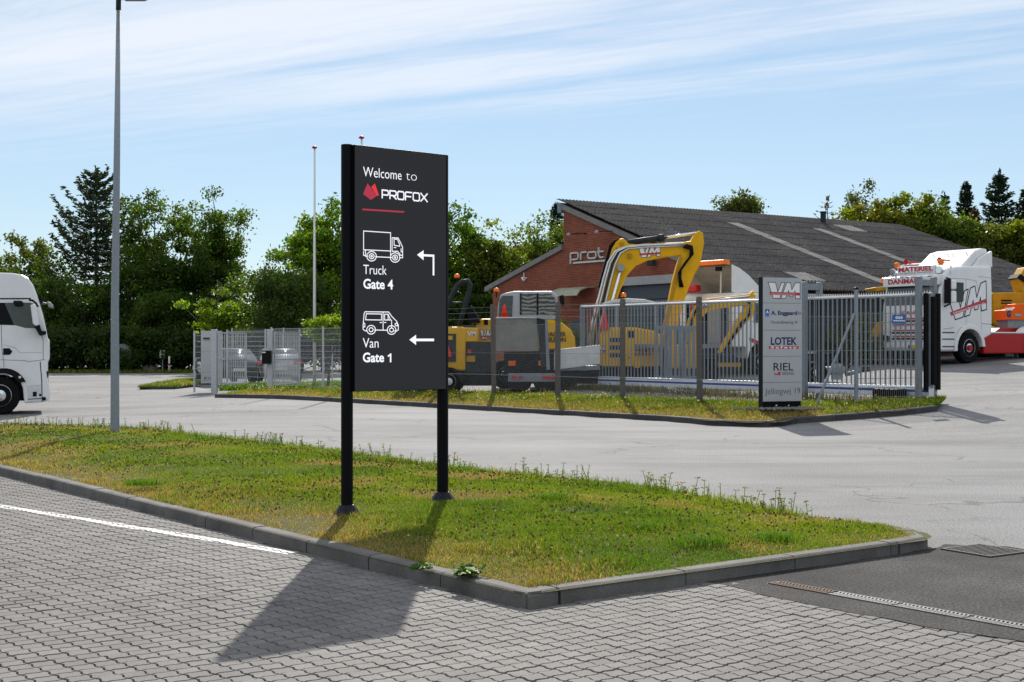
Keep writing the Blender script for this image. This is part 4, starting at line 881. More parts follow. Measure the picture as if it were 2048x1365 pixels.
mb = MB(); mb.prism([(xl - .55, zl1 - sl * .55 + .20), (.0, zl0 + .20), (.0, zl0 + .26), (xl - .55, zl1 - sl * .55 + .26)], 'y', -.05, LY); mb.build('low_roof', mat('low_roof_sheet', (.05, .055, .065), .8, nz=.2), hall)
mb = MB(); mb.box(-.28, -.02, -.12, LY, ZR - .42, ZR - .02); mb.build('ridge_fascia', mat('blue_fascia', (.14, .20, .27), .6, nz=.1), hall, bevel=.01)
# corrugated fibre-cement courses
slope = math.atan2(ZR - ZE, LX); NL = 11; cl = (LX + .55) / math.cos(slope) / NL; tl = math.tan(slope)
M['roof'] = ramp_mat('fibre_cement', [(.3, (.034, .033, .035)), (.5, (.05, .048, .049)), (.64, (.072, .068, .067)), (.78, (.14, .132, .115))], .7, rough=.9, fine=9, fine_amt=.45, bump=.4, bdist=.03, spec=.2)
M['rooflight'] = ramp_mat('rooflight_sheet', [(.3, (.17, .165, .15)), (.7, (.30, .29, .27))], 1.2, rough=.75, fine=14, fine_amt=.25, bump=.2)
PT = .177; AM = .024
def corr(name, y0, y1, s0, s1, lift0, lift1, material, parent):
    nn = int(round((y1 - y0) / PT * 8)); ys = np.linspace(y0, y1, nn + 1); wv_ = AM * np.cos(2 * math.pi * ys / PT)
    V = []
    for s, lf in ((s0, lift0), (s1, lift1)):
        for th in (0, -.012): V.append(np.stack([np.full(nn + 1, s * math.cos(slope) - .30), ys, ZR + .06 - (s * math.cos(slope) - .30) * tl + lf + wv_ + th], 1))
    V = np.concatenate(V); q = np.arange(nn); K = nn + 1
    f = np.concatenate([np.stack([q, q + 2 * K, q + 1 + 2 * K, q + 1], 1), np.stack([q + 2 * K, q + 3 * K, q + 1 + 3 * K, q + 1 + 2 * K], 1), np.stack([q, q + 1, q + 1 + K, q + K], 1)])
    return link(name, np_mesh(name, V, [f], material), parent)
for i in range(NL): corr('roof_course', -.15, LY + .2, i * cl, (i + 1) * cl + .12, .0, .018, M['roof'], hall)
rp = Vector((AX, AY, BG))
def roof_uv(u, v):                                        # sight line -> (distance along ridge, distance down the slope)
    n_ = Vector((gd.x * math.sin(slope), gd.y * math.sin(slope), math.cos(slope))); p0 = Vector((AX, AY, BG + ZR + .06)); d = Vector(((u - CX) / F, 1, -(v - HV) / F)); o_ = Vector((0, 0, CH))
    t_ = (p0 - o_).dot(n_) / d.dot(n_); p = o_ + d * t_ - p0; return (p.x * rd.x + p.y * rd.y, (p.x * gd.x + p.y * gd.y) / math.cos(slope) + .3)
for (ua, va), (ub, vb), w_ in (((1447, 441), (1760, 562), .62), ((1622, 455), (1830, 530), .62), ((1672, 450), (1718, 462), 1.15), ((1600, 551), (1625, 562), 1.1)):
    a_, b_ = roof_uv(ua, va), roof_uv(ub, vb); yc = (a_[0] + b_[0]) / 2; i0 = max(0, round(a_[1] / cl)); i1 = max(i0 + 1, round(b_[1] / cl))
    for i in range(i0, min(i1, NL)): corr('rooflight', yc - w_ / 2, yc + w_ / 2, i * cl + .02, (i + 1) * cl + .14, .012, .030, M['rooflight'], hall)
mb = MB(); mb.tube([(LX + .40, -.1, ZE - .27), (LX + .40, LY, ZE - .27)], .07, 8); mb.build('gutter', M['grey'], hall, smooth=True)
a_ = roof_uv(1647, 447); mb = MB(); x_ = a_[1] * math.cos(slope) - .3; mb.cyl((x_, a_[0], roofz(x_) - .1), (x_, a_[0], roofz(x_) + .55), .13, n=14); mb.cyl((x_, a_[0], roofz(x_) + .55), (x_, a_[0], roofz(x_) + .60), .16, n=14); mb.build('roof_vent', M['dgrey'], hall)
# wall lamps and floodlight, camera
gp = Plane(hall, 0)
for (u, v), nm in (((1172, 467.5), 0), ((1229, 462.5), 0)):
    c = gp(u, v); mb = MB(); mb.tube([(c[0], .02, c[1]), (c[0] - .0, -.10, c[1])], .03, 8); mb.tube([(c[0], -.08, c[1]), (c[0] - .40, -.55, c[1] - .02)], .018, 6); lo_ = mb.build('wall_lamp', M['ink'], hall)
    mb = MB(); mb.lathe([(.07, -.06), (.09, .0), (.05, .05), (.02, .06)], 10, (c[0] - .40, -.56, c[1] - .03)); mb.build('lamp_head', M['grey'], lo_)
c = gp(1311, 526); mb = MB(); mb.box(c[0] - .16, c[0] + .16, -.30, -.12, c[1] - .12, c[1] + .12); mb.box(c[0] - .03, c[0] + .03, -.12, 0, c[1], c[1] + .05); mb.build('floodlight', M['dgrey'], hall, bevel=.02)
c = gp(1051, 556); mb = MB(); mb.cyl((c[0], -.08, c[1] + .22), (c[0], -.08, c[1]), .02, n=6); mb.lathe([(.02, -.1), (.08, -.06), (.08, .04), (.05, .07)], 10, (c[0], -.08, c[1] - .05)); mb.box(c[0] - .03, c[0] + .12, -.2, 0, c[1] - .05, c[1] + .02); mb.build('security_camera', M['white'], hall)
# canopy over the side door
ca, cb_ = gp(1136, 586), gp(1174, 584); M['canopy'] = mat('mossy_canopy', (.30, .31, .22), .6, nz=.25, scale=3)
mb = MB()
pr = [(-.02, .20), (-.4, .17), (-.75, .05), (-.95, -.18), (-.90, -.20), (-.72, .01), (-.4, .12), (-.02, .15)]
mb.add([(x_, p[0], ca[1] + p[1]) for x_ in (ca[0] - .1, cb_[0] + .55) for p in pr], [list(range(8)), list(range(8, 16))[::-1]] + [[i, (i + 1) % 8, 8 + (i + 1) % 8, 8 + i] for i in range(8)]); mb.build('door_canopy', M['canopy'], hall)
mb = MB(); mb.box(ca[0] + .2, ca[0] + 1.2, -.02, .01, .05, 2.15); dr2 = mb.build('door', M['door_blue'], hall)
# letters on the gable: squared lower-case strokes, standing off the wall
def gstroke(paths, wdt, name='letter'):
    mb = MB()
    for p in paths:
        q = gp.L(p)
        for a_, b_ in zip(q, q[1:]): mb.bar((a_[0], -.06, a_[1]), (b_[0], -.06, b_[1]), wdt, .07, up=(0, 1, 0))
    return mb.build(name, M['wordsteel'], hall)
M['wordsteel'] = mat('brushed_letter', (.52, .52, .51), .5, .2, nz=.06)
gstroke([[(1144, 528.5), (1144, 507.2), (1157, 506), (1159.5, 508), (1159.5, 516), (1157, 519), (1146, 520)]], .062)
gstroke([[(1164.5, 520), (1164.5, 508), (1167, 505.2), (1176, 504.5)]], .062)
gstroke([[(1180, 505.5), (1178.5, 508), (1179, 515), (1181.5, 517.3), (1193, 516.6), (1195, 514), (1195, 506), (1192.5, 504), (1180, 505.5)]], .062)
gstroke([[(1200.5, 495.5), (1200.5, 511), (1203.5, 515.5), (1210, 514.5)], [(1197.5, 504), (1210, 503.2)]], .062)
gstroke([[(1149.5, 526.5), (1240, 519.8)]], .070, 'underline')
shb = MB(); shb.lathe([(.35, 0), (.55, .3), (.6, .6), (.4, .95), (.15, 1.1)], 8)
# ------------------------------------------------------------------ trees and shrubs
def leaves_np(C, nrm_up, L, W, colr):
    m = len(C); t = rng.normal(0, 1, (m, 3)); t[:, 2] -= .35; t /= np.linalg.norm(t, axis=1, keepdims=True)
    n_ = rng.normal(0, 1, (m, 3)); n_[:, 2] += nrm_up; s = np.cross(t, n_); s /= np.linalg.norm(s, axis=1, keepdims=True) + 1e-9
    L, W = L[:, None], W[:, None]
    V = np.stack([C - t * L / 2, C + s * W / 2 + t * L * .05, C + t * L / 2, C - s * W / 2 + t * L * .05], 1)
    return V.reshape(-1, 3), np.arange(m * 4).reshape(m, 4), np.repeat(colr, 4, 0)
def dirnoise(D, seed, k=2.2):
    r_ = np.random.default_rng(seed); a = np.zeros(len(D))
    for i in range(7):
        w_ = r_.normal(0, k, 3); a += np.sin(D @ w_ + r_.uniform(0, 6.28)) / 7 ** .5
    return a
TREES = 0
def tree(name, label, u, vt, Y, rad, zlow, ncl=90, per=80, leaf=.26, tone=(.07, .115, .022), var=.35, trunk=.16, crs=.55, seed=0, flat=.75, stems=1, group=None, cat='tree', lobes=.34, yd=None):
    global TREES; TREES += 1; per = int(per * 1.2); ncl = int(ncl * 1.3); leaf *= .9; seed = seed or TREES * 13 + 5; r_ = np.random.default_rng(seed)
    x0 = (u - CX) / F * Y; g0_ = gz(x0, Y); H = CH + (HV - vt) / F * Y - g0_
    root = empty(name, (x0, Y, g0_), 0, label, cat, group)
    cz, hz = (H + zlow) / 2, (H - zlow) / 2
    D = r_.normal(0, 1, (ncl, 3)); D /= np.linalg.norm(D, axis=1, keepdims=True); rad *= 1.22; D0 = D; D = np.sign(D) * np.abs(D) ** .8
    rr = r_.random(ncl) ** .42 * (1 + lobes * dirnoise(D0, seed + 1)); rr *= .93 / max(1, np.percentile(rr, 97))
    P = D * rr[:, None] * np.array([rad, (yd or rad), hz]); P[:, 2] += cz
    top = P[:, 2].argmax(); P[top] = (r_.normal(0, .2), 0, H - crs * .6)
    # trunk and limbs
    mb = MB()
    for st in range(stems):
        bx, by = (r_.normal(0, rad * .28, 2) if stems > 1 else (0, 0)); tx, ty = bx + r_.normal(0, .3), by + r_.normal(0, .3)
        zs = np.linspace(0, H * .86, 6); pts = [(bx + (tx - bx) * (z / H) + r_.normal(0, .05) * (z > 0), by + (ty - by) * (z / H), z - (.1 if z == 0 else 0)) for z in zs]
        mb.tube(pts, [trunk * (1.25 if i == 0 else 1) * (1 - .85 * i / 5) / stems ** .4 for i in range(6)], 7)
        for i in r_.choice(ncl, min(ncl, 34 // stems), replace=False):
            p = P[i]; zb_ = max(zlow * .55, p[2] - (math.hypot(p[0], p[1]) * .75 + .5)); zb_ = min(zb_, H * .8); q0 = (bx + (tx - bx) * zb_ / H, by + (ty - by) * zb_ / H, zb_)
            mid_ = (q0[0] * .45 + p[0] * .55, q0[1] * .45 + p[1] * .55, q0[2] * .5 + p[2] * .5 + .12); mb.tube([q0, mid_, tuple(p)], [trunk * .33, trunk * .2, trunk * .06], 5, cap=False)
    mb.build('trunk', M['bark'], root, recalc=False)
    ci = np.repeat(np.arange(ncl), per); m = len(ci); sz = crs * r_.uniform(.7, 1.35, ncl)
    C = P[ci] + r_.normal(0, .5, (m, 3)) * sz[ci][:, None] * np.array([1, 1, flat]); C = C[C[:, 2] > .05]; ci = ci[:len(C)]
    cl_t = r_.uniform(1 - var, 1 + var, ncl); cc = np.array(tone)[None] * cl_t[ci][:, None] * r_.uniform(.7, 1.3, (len(C), 1)); cc[:, 0] *= r_.uniform(.8, 1.35, len(C)) * (1 + .25 * (cl_t[ci] - 1)); cc[:, 1] *= r_.uniform(.92, 1.08, len(C))
    L = leaf * r_.uniform(.65, 1.3, len(C)); V, f_, cc4 = leaves_np(C, .8, L, L * .62, cc)
    link('crown', np_mesh('crown', V, [f_], M['leaf'], cc4), root)
    return root
def conifer(name, label, u, vt, Y, rad, tone=(.030, .055, .025), seed=0, group=None, dens=1.0, bare=False, zlow=.8, gap=.5, up=.25, cat='conifer', kexp=.8):
    global TREES; TREES += 1; seed = seed or TREES * 17 + 3; r_ = np.random.default_rng(seed)
    rad *= 1.25; x0 = (u - CX) / F * Y; g0_ = gz(x0, Y); H = CH + (HV - vt) / F * Y - g0_; root = empty(name, (x0, Y, g0_), 0, label, cat, group)
    mb = MB(); mb.tube([(0, 0, -.1), (0, 0, H * .5), (0, 0, H)], [H * .016, H * .009, .012], 7)
    CS, TS = [], []
    z = zlow
    while z < H - .25:
        k = (H - z) / (H - zlow); nb = r_.integers(5, 8); a0 = r_.uniform(0, 6.28)
        for j in range(nb):
            a_ = a0 + j * 6.283 / nb + r_.normal(0, .15); L = rad * (k ** kexp) * r_.uniform(.5, 1.12) + .15; dx, dy = math.cos(a_), math.sin(a_)
            pts = [(dx * L * t, dy * L * t, z + L * (-.22 * t + (.22 + up) * t * t)) for t in (0, .35, .7, 1)]
            mb.tube(pts, [.045 * (.4 + k), .03 * (.4 + k), .018, .006], 4, cap=False)
            nt = int((10 + L * 22) * dens)
            if bare: nt = int(L * 1.6)
            t = r_.uniform(.08 if not bare else .5, 1.03, nt); side = r_.normal(0, .24, nt) * L * (1.05 - t) + r_.normal(0, .09, nt)
            CS.append(np.stack([dx * L * t - dy * side, dy * L * t + dx * side, z + L * (-.22 * t + (.22 + up) * t * t) + r_.normal(-.06, .09, nt)], 1)); TS.append(np.tile((dx, dy, .1), (nt, 1)))
        z += gap * r_.uniform(.6, 1.35) * (.55 + .6 * k)
    n_ = int(30 * dens); CS.append(np.stack([r_.normal(0, .08, n_), r_.normal(0, .08, n_), H - r_.uniform(0, .9, n_)], 1)); TS.append(np.tile((0, 0, 1.), (n_, 1)))
    mb.build('trunk', M['bark'], root, recalc=False)
    C = np.concatenate(CS); T = np.concatenate(TS) + r_.normal(0, .45, (len(C), 3)); T /= np.linalg.norm(T, axis=1, keepdims=True)
    s = np.cross(T, r_.normal(0, 1, (len(C), 3))); s /= np.linalg.norm(s, axis=1, keepdims=True); L = r_.uniform(.2, .46, (len(C), 1)); W_ = L * .38
    V = np.stack([C - T * L * .5, C + s * W_ * .5, C + T * L * .5, C - s * W_ * .5], 1).reshape(-1, 3); cc = np.array(tone)[None] * r_.uniform(.55, 1.5, (len(C), 1))
    link('crown', np_mesh('crown', V, [np.arange(len(C) * 4).reshape(-1, 4)], M['needle'], np.repeat(cc, 4, 0)), root)
    return root
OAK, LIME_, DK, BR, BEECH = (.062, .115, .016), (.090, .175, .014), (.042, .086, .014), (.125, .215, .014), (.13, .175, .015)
A_ = 'dark trees behind the white truck'; B_ = 'leafy trees left of the brick hall'; C_ = 'beech hedge trees behind the hall roof'
tree('broadleaf_tree', 'broad yellow-green tree at the left edge, above the white truck', 30, 468, 96, 3.9, 1.5, 110, 90, .30, (.075, .105, .02), group=A_)
tree('broadleaf_tree', 'low dark tree between the white truck roof and the tall spruce', 95, 500, 92, 2.6, .8, 80, 80, .28, OAK, group=A_)
tree('broadleaf_tree', 'round dark tree partly cut by the left picture edge', -70, 470, 96, 3.8, 1.5, 90, 80, .3, OAK, group=A_)
conifer('spruce_tree', 'tall open-branched spruce just left of the street light', 193, 338, 90, 3.9, dens=1.35, gap=.66, zlow=3, up=.6, kexp=.62, tone=(.035, .055, .028))
tree('broadleaf_tree', 'tall airy dark tree just right of the street light', 302, 380, 88, 2.7, 2.6, 95, 100, .24, OAK, crs=.62, lobes=.5, group=A_)
tree('broadleaf_tree', 'tall airy tree with a domed top right of its twin, far from the sign', 428, 376, 88, 2.8, 2.8, 100, 100, .24, OAK, crs=.62, lobes=.5, group=A_)
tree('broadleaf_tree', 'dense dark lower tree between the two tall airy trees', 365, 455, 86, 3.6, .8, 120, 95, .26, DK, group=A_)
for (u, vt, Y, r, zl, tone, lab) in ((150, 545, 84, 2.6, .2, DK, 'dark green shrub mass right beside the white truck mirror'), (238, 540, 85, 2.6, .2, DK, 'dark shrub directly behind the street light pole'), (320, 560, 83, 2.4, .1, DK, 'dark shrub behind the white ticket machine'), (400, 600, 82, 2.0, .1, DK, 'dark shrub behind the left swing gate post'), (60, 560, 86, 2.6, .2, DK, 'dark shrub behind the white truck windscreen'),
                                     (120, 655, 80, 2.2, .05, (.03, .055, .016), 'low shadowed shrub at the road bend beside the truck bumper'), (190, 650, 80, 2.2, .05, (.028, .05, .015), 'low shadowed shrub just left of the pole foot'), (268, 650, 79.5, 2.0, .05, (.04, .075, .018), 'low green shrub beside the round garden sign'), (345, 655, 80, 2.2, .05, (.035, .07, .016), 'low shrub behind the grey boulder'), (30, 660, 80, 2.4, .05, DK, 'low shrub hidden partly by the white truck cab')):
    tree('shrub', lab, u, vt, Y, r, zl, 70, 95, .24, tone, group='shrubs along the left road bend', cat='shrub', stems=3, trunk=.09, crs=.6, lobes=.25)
tree('maple_shrub', 'bright lime-green maple shrub behind the left swing gate', 440, 575, 74, 1.55, 1.0, 40, 60, .26, BR, cat='shrub', crs=.5, flat=.4, lobes=.5)
tree('lilac_bush', 'grey-green multi-stemmed bush left of the flagpole', 556, 505, 73, 2.35, 1.8, 80, 90, .2, (.062, .112, .026), cat='bush', stems=5, trunk=.12, lobes=.3)
tree('lime_tree', 'large lime tree behind the flagpole', 655, 396, 77, 3.0, 2.0, 110, 95, .26, LIME_, group=B_, lobes=.42)
tree('lime_tree', 'dark lime tree low behind the flagpole and bush', 600, 520, 79, 2.6, 1.2, 80, 85, .26, DK, group=B_)
tree('lime_tree', 'lime tree mostly hidden behind the black totem sign', 770, 400, 80, 3.2, 1.6, 90, 80, .27, LIME_, group=B_)
tree('lime_tree', 'tall lime tree emerging right beside the black totem sign', 905, 408, 78, 2.2, 1.5, 95, 95, .24, LIME_, group=B_)
tree('lime_tree', 'pale lime tree with yellowing leaves midway between totem and hall', 985, 436, 77, 2.1, 1.8, 90, 90, .23, (.10, .145, .022), var=.5, group=B_)
tree('lime_tree', 'leafy lime tree right against the brick gable', 1082, 430, 80, 2.4, 1.5, 95, 90, .24, (.09, .14, .022), group=B_)
tree('lime_tree', 'low lime tree behind the yellow dumper roll bar', 935, 560, 76, 2.6, .6, 70, 85, .25, DK, group=B_)
conifer('spruce_tree', 'dark spruce peeping over the step of the brick gable', 1114, 404, 98, 1.9, dens=1.0, gap=.5)
tree('birch_tree', 'small birch rising behind the middle of the hall roof', 1485, 384, 92, 1.55, 8.6, 60, 120, .25, (.08, .11, .03), crs=.55, lobes=.5)
conifer('dead_spruce', 'bare dead spruce behind the roof vent', 1655, 392, 96, 2.3, tone=(.09, .075, .05), bare=True, gap=.75, zlow=5)
tree('birch_tree', 'tall thin birch rising right of the dead spruce', 1738, 362, 98, 2.0, 4.5, 80, 105, .25, (.07, .095, .035), crs=.5, lobes=.5, flat=1.3)
for i, (u, vt, tone) in enumerate(((1700, 432, BEECH), (1760, 414, (.14, .15, .022)), (1815, 405, BEECH), (1872, 420, (.09, .14, .02)), (1925, 446, (.075, .125, .02)), (1975, 462, (.09, .13, .02)), (2025, 452, (.10, .125, .025)), (2080, 450, BEECH))):
    lab = ['yellow-green beech at the left end of the hedge behind the roof', 'golden beech under the tall birch', 'tallest yellow-green beech right of the birch', 'green beech below the two small spruces', 'darker green beech behind the truck roof spoiler', 'green beech under the browning conifer', 'olive beech at the right picture edge', 'beech cut by the right picture edge'][i]
    tree('beech_tree', lab, u, vt - 14, 92 - i * .5, 2.5, 3.5, 120, 120, .27, tone, group=C_, lobes=.25, yd=2.2)
conifer('spruce_tree', 'small slim spruce left of the pair behind the beech hedge', 1890, 383, 108, 1.6, gap=.8, dens=.9, tone=(.035, .05, .035))
conifer('spruce_tree', 'middle spruce behind the beech hedge', 1932, 364, 106, 2.3, gap=.6, dens=1.1, tone=(.022, .040, .022))
conifer('spruce_tree', 'tallest pointed dark spruce at the right', 1998, 340, 104, 3.3, gap=.55, dens=1.3, tone=(.02, .038, .02))
conifer('spruce_tree', 'dark spruce cut by the right picture edge', 2052, 372, 103, 2.8, gap=.55, dens=1.2, tone=(.02, .038, .02))
conifer('brown_conifer', 'browning conifer in front of the tall spruces', 1950, 415, 100, 1.5, gap=.5, tone=(.085, .05, .025))
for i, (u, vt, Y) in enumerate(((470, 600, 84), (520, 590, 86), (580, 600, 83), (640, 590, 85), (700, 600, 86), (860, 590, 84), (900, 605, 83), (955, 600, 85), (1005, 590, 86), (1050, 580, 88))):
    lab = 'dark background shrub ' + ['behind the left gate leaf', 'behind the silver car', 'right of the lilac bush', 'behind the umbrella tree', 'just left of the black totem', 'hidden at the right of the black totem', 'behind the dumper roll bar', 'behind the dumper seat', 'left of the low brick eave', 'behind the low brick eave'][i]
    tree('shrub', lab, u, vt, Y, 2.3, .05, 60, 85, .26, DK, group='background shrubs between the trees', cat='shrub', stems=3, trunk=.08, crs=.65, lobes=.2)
# grass strip below the shrubs
x, y = rng.uniform(-34, -17, 9000), rng.uniform(77, 84, 9000)
o = link('hedge_grass', blade_mesh('hedge_grass', x, y, gzv(x, y), rng.uniform(.08, .3, len(x)), np.full(len(x), .05), grass_col(x, y, np.full(len(x), .3)), .8)); tag(o, 'rough grass strip in front of the left shrubs', 'grass', kind='stuff')
o = sheet('grass_strip', [(-36, 77.5), (-27, 77.2), (-22.5, 78), (-17, 79.5), (-17, 95), (-36, 95)], lambda x, y: gz(x, y) + .02, M['soil'], 2.5); tag(o, kind='structure')
# ------------------------------------------------------------------ left entrance: swing gate, mesh fences, flagpoles, parked cars
def mesh_run(mb, p, q, z0, z1, dv=.05, dh=.2, r=.003):
    p, q = Vector(p), Vector(q); L = (q - p).length; d = (q - p) / L
    for s in np.arange(.03, L, dv):
        c = p + d * s; mb.add([(c.x - d.x * r, c.y - d.y * r, z0), (c.x + d.x * r, c.y + d.y * r, z0), (c.x - d.y * r, c.y + d.x * r, z0), (c.x - d.x * r, c.y - d.y * r, z1), (c.x + d.x * r, c.y + d.y * r, z1), (c.x - d.y * r, c.y + d.x * r, z1)], [[0, 1, 4, 3], [1, 2, 5, 4], [2, 0, 3, 5]])
def mesh_fence(label, pts, z0, H, post=.03, dv=.06, name='mesh_fence'):
    r = empty(name, (*pts[0], z0), 0, label, 'fence'); P = [Vector((p[0] - pts[0][0], p[1] - pts[0][1])) for p in pts]
    for p in P:
        mb = MB(); mb.box(p.x - post, p.x + post, p.y - post, p.y + post, -.2, H + .04); mb.build('post', M['galv_light'], r)
    for a_, b_ in zip(P, P[1:]):
        mb = MB(); mesh_run(mb, a_, b_, .04, H, dv); mb.build('vertical_wires', M['galv_light'], r, recalc=False)
        for z_ in np.arange(.06, H + .01, .2):
            mb = MB(); mb.bar((a_.x, a_.y, z_), (b_.x, b_.y, z_), .008, .012); mb.build('horizontal_wire', M['galv_light'], r, recalc=False)
    return r
ZG = .12
mesh_fence('grey mesh fence running from the swing gate behind the black totem', [(-8.62, 47.5), (-6.5, 45.6), (-4.4, 43.3), (-2.42, 38.95)], .16, 2.08, dv=.05)
mesh_fence('short grey mesh fence panel left of the open swing gate', [(-11.55, 48.2), (-10.66, 47.9)], .12, 2.0, dv=.05)
mesh_fence('mesh fence beyond the two parked cars', [(-13.2, 62.5), (-10.6, 61.5), (-8.2, 60.5), (-5.5, 59.5)], .15, 2.25, dv=.07)
mesh_fence('mesh fence close in front of the parked cars', [(-11.6, 54.0), (-9.6, 51.6), (-8.4, 52.4)], .12, 2.1, dv=.07)
sw = empty('swing_gate', (-9.66, 47.55, .10), 0, 'galvanised double swing gate standing open at the left drive', 'gate')
for x_ in (-1.02, .98):
    mb = MB(); mb.box(x_ - .10, x_ + .10, -.10, .10, -.2, 2.1); mb.build('post', M['galv_light'], sw, bevel=.01)
def leaf_gate(hx, end):
    a_, b_ = Vector((hx, 0)), Vector(end); fr = None; mb = MB()
    for z_ in (.12, 1.02, 1.98): mb.bar((a_.x, a_.y, z_), (b_.x, b_.y, z_), .05, .05)
    for p in (a_, b_): mb.bar((p.x, p.y, .1), (p.x, p.y, 2.0), .05, .05)
    lf = mb.build('gate_leaf', M['galv_light'], sw)
    n_ = int((b_ - a_).length / .115)
    for i in range(1, n_):
        c = a_ + (b_ - a_) * i / n_; mb = MB(); mb.bar((c.x, c.y, .14), (c.x, c.y, 1.96), .025, .025); mb.build('bar', M['galv_light'], lf, recalc=False)
leaf_gate(-.86, (-.22, 1.7)); leaf_gate(1.14, (1.75, 1.8))
mbx = empty('letter_box', (-8.75, 47.30, 1.0), 0, 'black letter box mounted on the right swing gate post', 'letter box')
mb = MB(); mb.box(-.16, .16, -.12, .10, -.03, .44); mb.build('body', M['ink'], mbx, bevel=.012); mb = MB(); mb.box(-.15, -.02, -.126, -.12, .36, .40); mb.build('name_plate', M['white'], mbx)
# silver totem behind the gate
p = at(423, 760, 49.2); cs = empty('entrance_totem', (p[0], p[1], .12), R(8), 'silver entrance totem standing behind the open left gate leaf', 'sign')
zs = np.linspace(.1, 2.05, 6)
for a_, b_ in zip(zs, zs[1:]): mb = MB(); mb.box(-.38, .38, -.06, .06, a_ + .004, b_ - .004); mb.build('panel', M['silver'], cs)
letters(cs, 'JELLINGVEJ', -.28, .22, .12, M['ink'], -.064, .62, .01); mb = MB(); mb.poly([(-.3, 1.72), (-.05, 1.72), (-.05, 1.80), (-.3, 1.80)], -.064); mb.build('logo_mark', M['ink'], cs, recalc=False); mb = MB(); mb.poly([(-.3, 1.66), (.25, 1.66), (.25, 1.69), (-.3, 1.69)], -.064); mb.build('underline', M['film_red'], cs, recalc=False)
# flagpoles
M['pole'] = mat('pole_white', (.66, .67, .64), .5, nz=.08)
for (u, vt, Y), lab in (((629, 293, 50), 'white flagpole with a red knob left of the black totem'), ((723, 273, 47), 'white flagpole with a red knob rising behind the black totem')):
    x0 = (u - CX) / F * Y; H = CH + (HV - vt) / F * Y - .1; r = empty('flagpole', (x0, Y, .1), 0, lab, 'flagpole', 'white flagpoles')
    mb = MB(); mb.tube([(0, 0, 0), (0, 0, H * .45), (0, 0, H - .08)], [.062, .052, .028], 12); mb.build('pole', M['pole'], r, smooth=True)
    mb = MB(); mb.lathe([(.02, H - .10), (.10, H - .07), (.095, H - .03), (.04, H + .01), (.01, H + .015)], 12); mb.build('knob', M['red'], r, smooth=True)
    mb = MB(); mb.tube([(.05, -.03, 1.2), (.045, -.04, H * .5), (.03, 0, H - .1)], .006, 4); mb.build('halyard', M['grey'], r)
tree('umbrella_tree', 'small clipped umbrella-shaped tree behind the left mesh fence', 655, 627, 48.6, .66, 1.65, 46, 75, .13, (.15, .24, .02), var=.2, trunk=.06, crs=.3, flat=.4, lobes=.15)

# cars
def car(name, label, pos, head, paint, L=4.3, H=1.46, grp='parked cars at the left gate'):
    r = empty(name, pos, head, label, 'car', grp); W_ = .89; s = L / 4.3
    sec = [(-2.13, .70, .42, .70, .71), (-2.10, .80, .32, .90, .91), (-1.98, .85, .28, .98, 1.00), (-1.72, .87, .26, .99, 1.22), (-1.38, .88, .25, .97, H - .05), (-.7, .89, .24, .95, H), (.1, .89, .24, .93, H - .01), (.42, .89, .24, .92, H - .08), (1.10, .88, .25, .90, .93), (1.55, .86, .26, .82, .84), (1.95, .80, .28, .70, .72), (2.13, .64, .36, .55, .56)]
    V, f_, mi = [], [], []
    for x_, w_, zl, zb_, zr in sec:
        wr = w_ * (.97 - .22 * max(0, (zr - zb_)) / .5); V += [(x_ * s, -w_ * .95, zl), (x_ * s, -w_, (zl + zb_) / 2), (x_ * s, -w_ * .97, zb_), (x_ * s, -wr, zr), (x_ * s, wr, zr), (x_ * s, w_ * .97, zb_), (x_ * s, w_, (zl + zb_) / 2), (x_ * s, w_ * .95, zl)]
    for i in range(len(sec) - 1):
        for k in range(8):
            f_.append([i * 8 + k, i * 8 + (k + 1) % 8, (i + 1) * 8 + (k + 1) % 8, (i + 1) * 8 + k])
            g = (k in (2, 4) and 3 <= i <= 7) or (k == 3 and i in (3, 7)); mi.append(1 if g else 0)
    f_ += [list(range(8))[::-1], list(range(len(V) - 8, len(V)))]; mi += [0, 0]
    mb = MB(); mb.v = V; mb.f = f_; mb.m = mi; body = mb.build('body', [paint, M['glass']], r, smooth=True)
    for sy in (-1, 1):
        for x_ in (-.15, -1.05):
            mb = MB(); mb.bar((x_ * s, sy * .865, .92), (x_ * s - .05, sy * .70, H - .06), .05, .03); mb.build('pillar', paint, body)
        mb = MB(); mb.box(.75 * s, .95 * s, sy * .92 - .07, sy * .92 + .07, .92, 1.05); mb.build('mirror', paint, r, bevel=.03)
        mb = MB(); mb.prism([(-2.12, .80), (-1.86, .84), (-1.86, .94), (-2.08, .96)], 'y', sy * .55, sy * .885); mb.build('tail_light', M['redlens'], r)
        mb = MB(); mb.prism([(1.72, .60), (2.05, .56), (1.95, .70), (1.7, .76)], 'y', sy * .52, sy * .84); mb.build('headlight', M['chrome'], r)
        for x_ in (-1.32, 1.30):
            mb = MB(); mb.lathe([(.20, -.11), (.315, -.10), (.325, 0), (.315, .10), (.20, .11)], 22, (x_ * s, sy * .80, .325), 'y'); wh = mb.build('wheel', M['dark'], r)
            mb = MB(); mb.lathe([(.20, -.114), (.19, .114)], 16, (x_ * s, sy * .80, .325), 'y'); mb.build('rim', M['alu'], wh)
    mb = MB(); mb.box(-2.16 * s, -2.13 * s, -.26, .26, .55, .66); mb.build('number_plate', M['white'], r)
    return r
M['anthracite'] = mat('anthracite_paint', (.025, .028, .033), .2, .4, nz=.03, coat=1); M['silverpaint'] = mat('silver_paint', (.42, .44, .47), .25, .6, nz=.03, coat=1)
car('parked_car', 'dark grey hatchback parked behind the silver entrance totem', (-12.2, 56.2, gz(-12.2, 56.2) + .05), R(118), M['anthracite'], 4.4, 1.50)
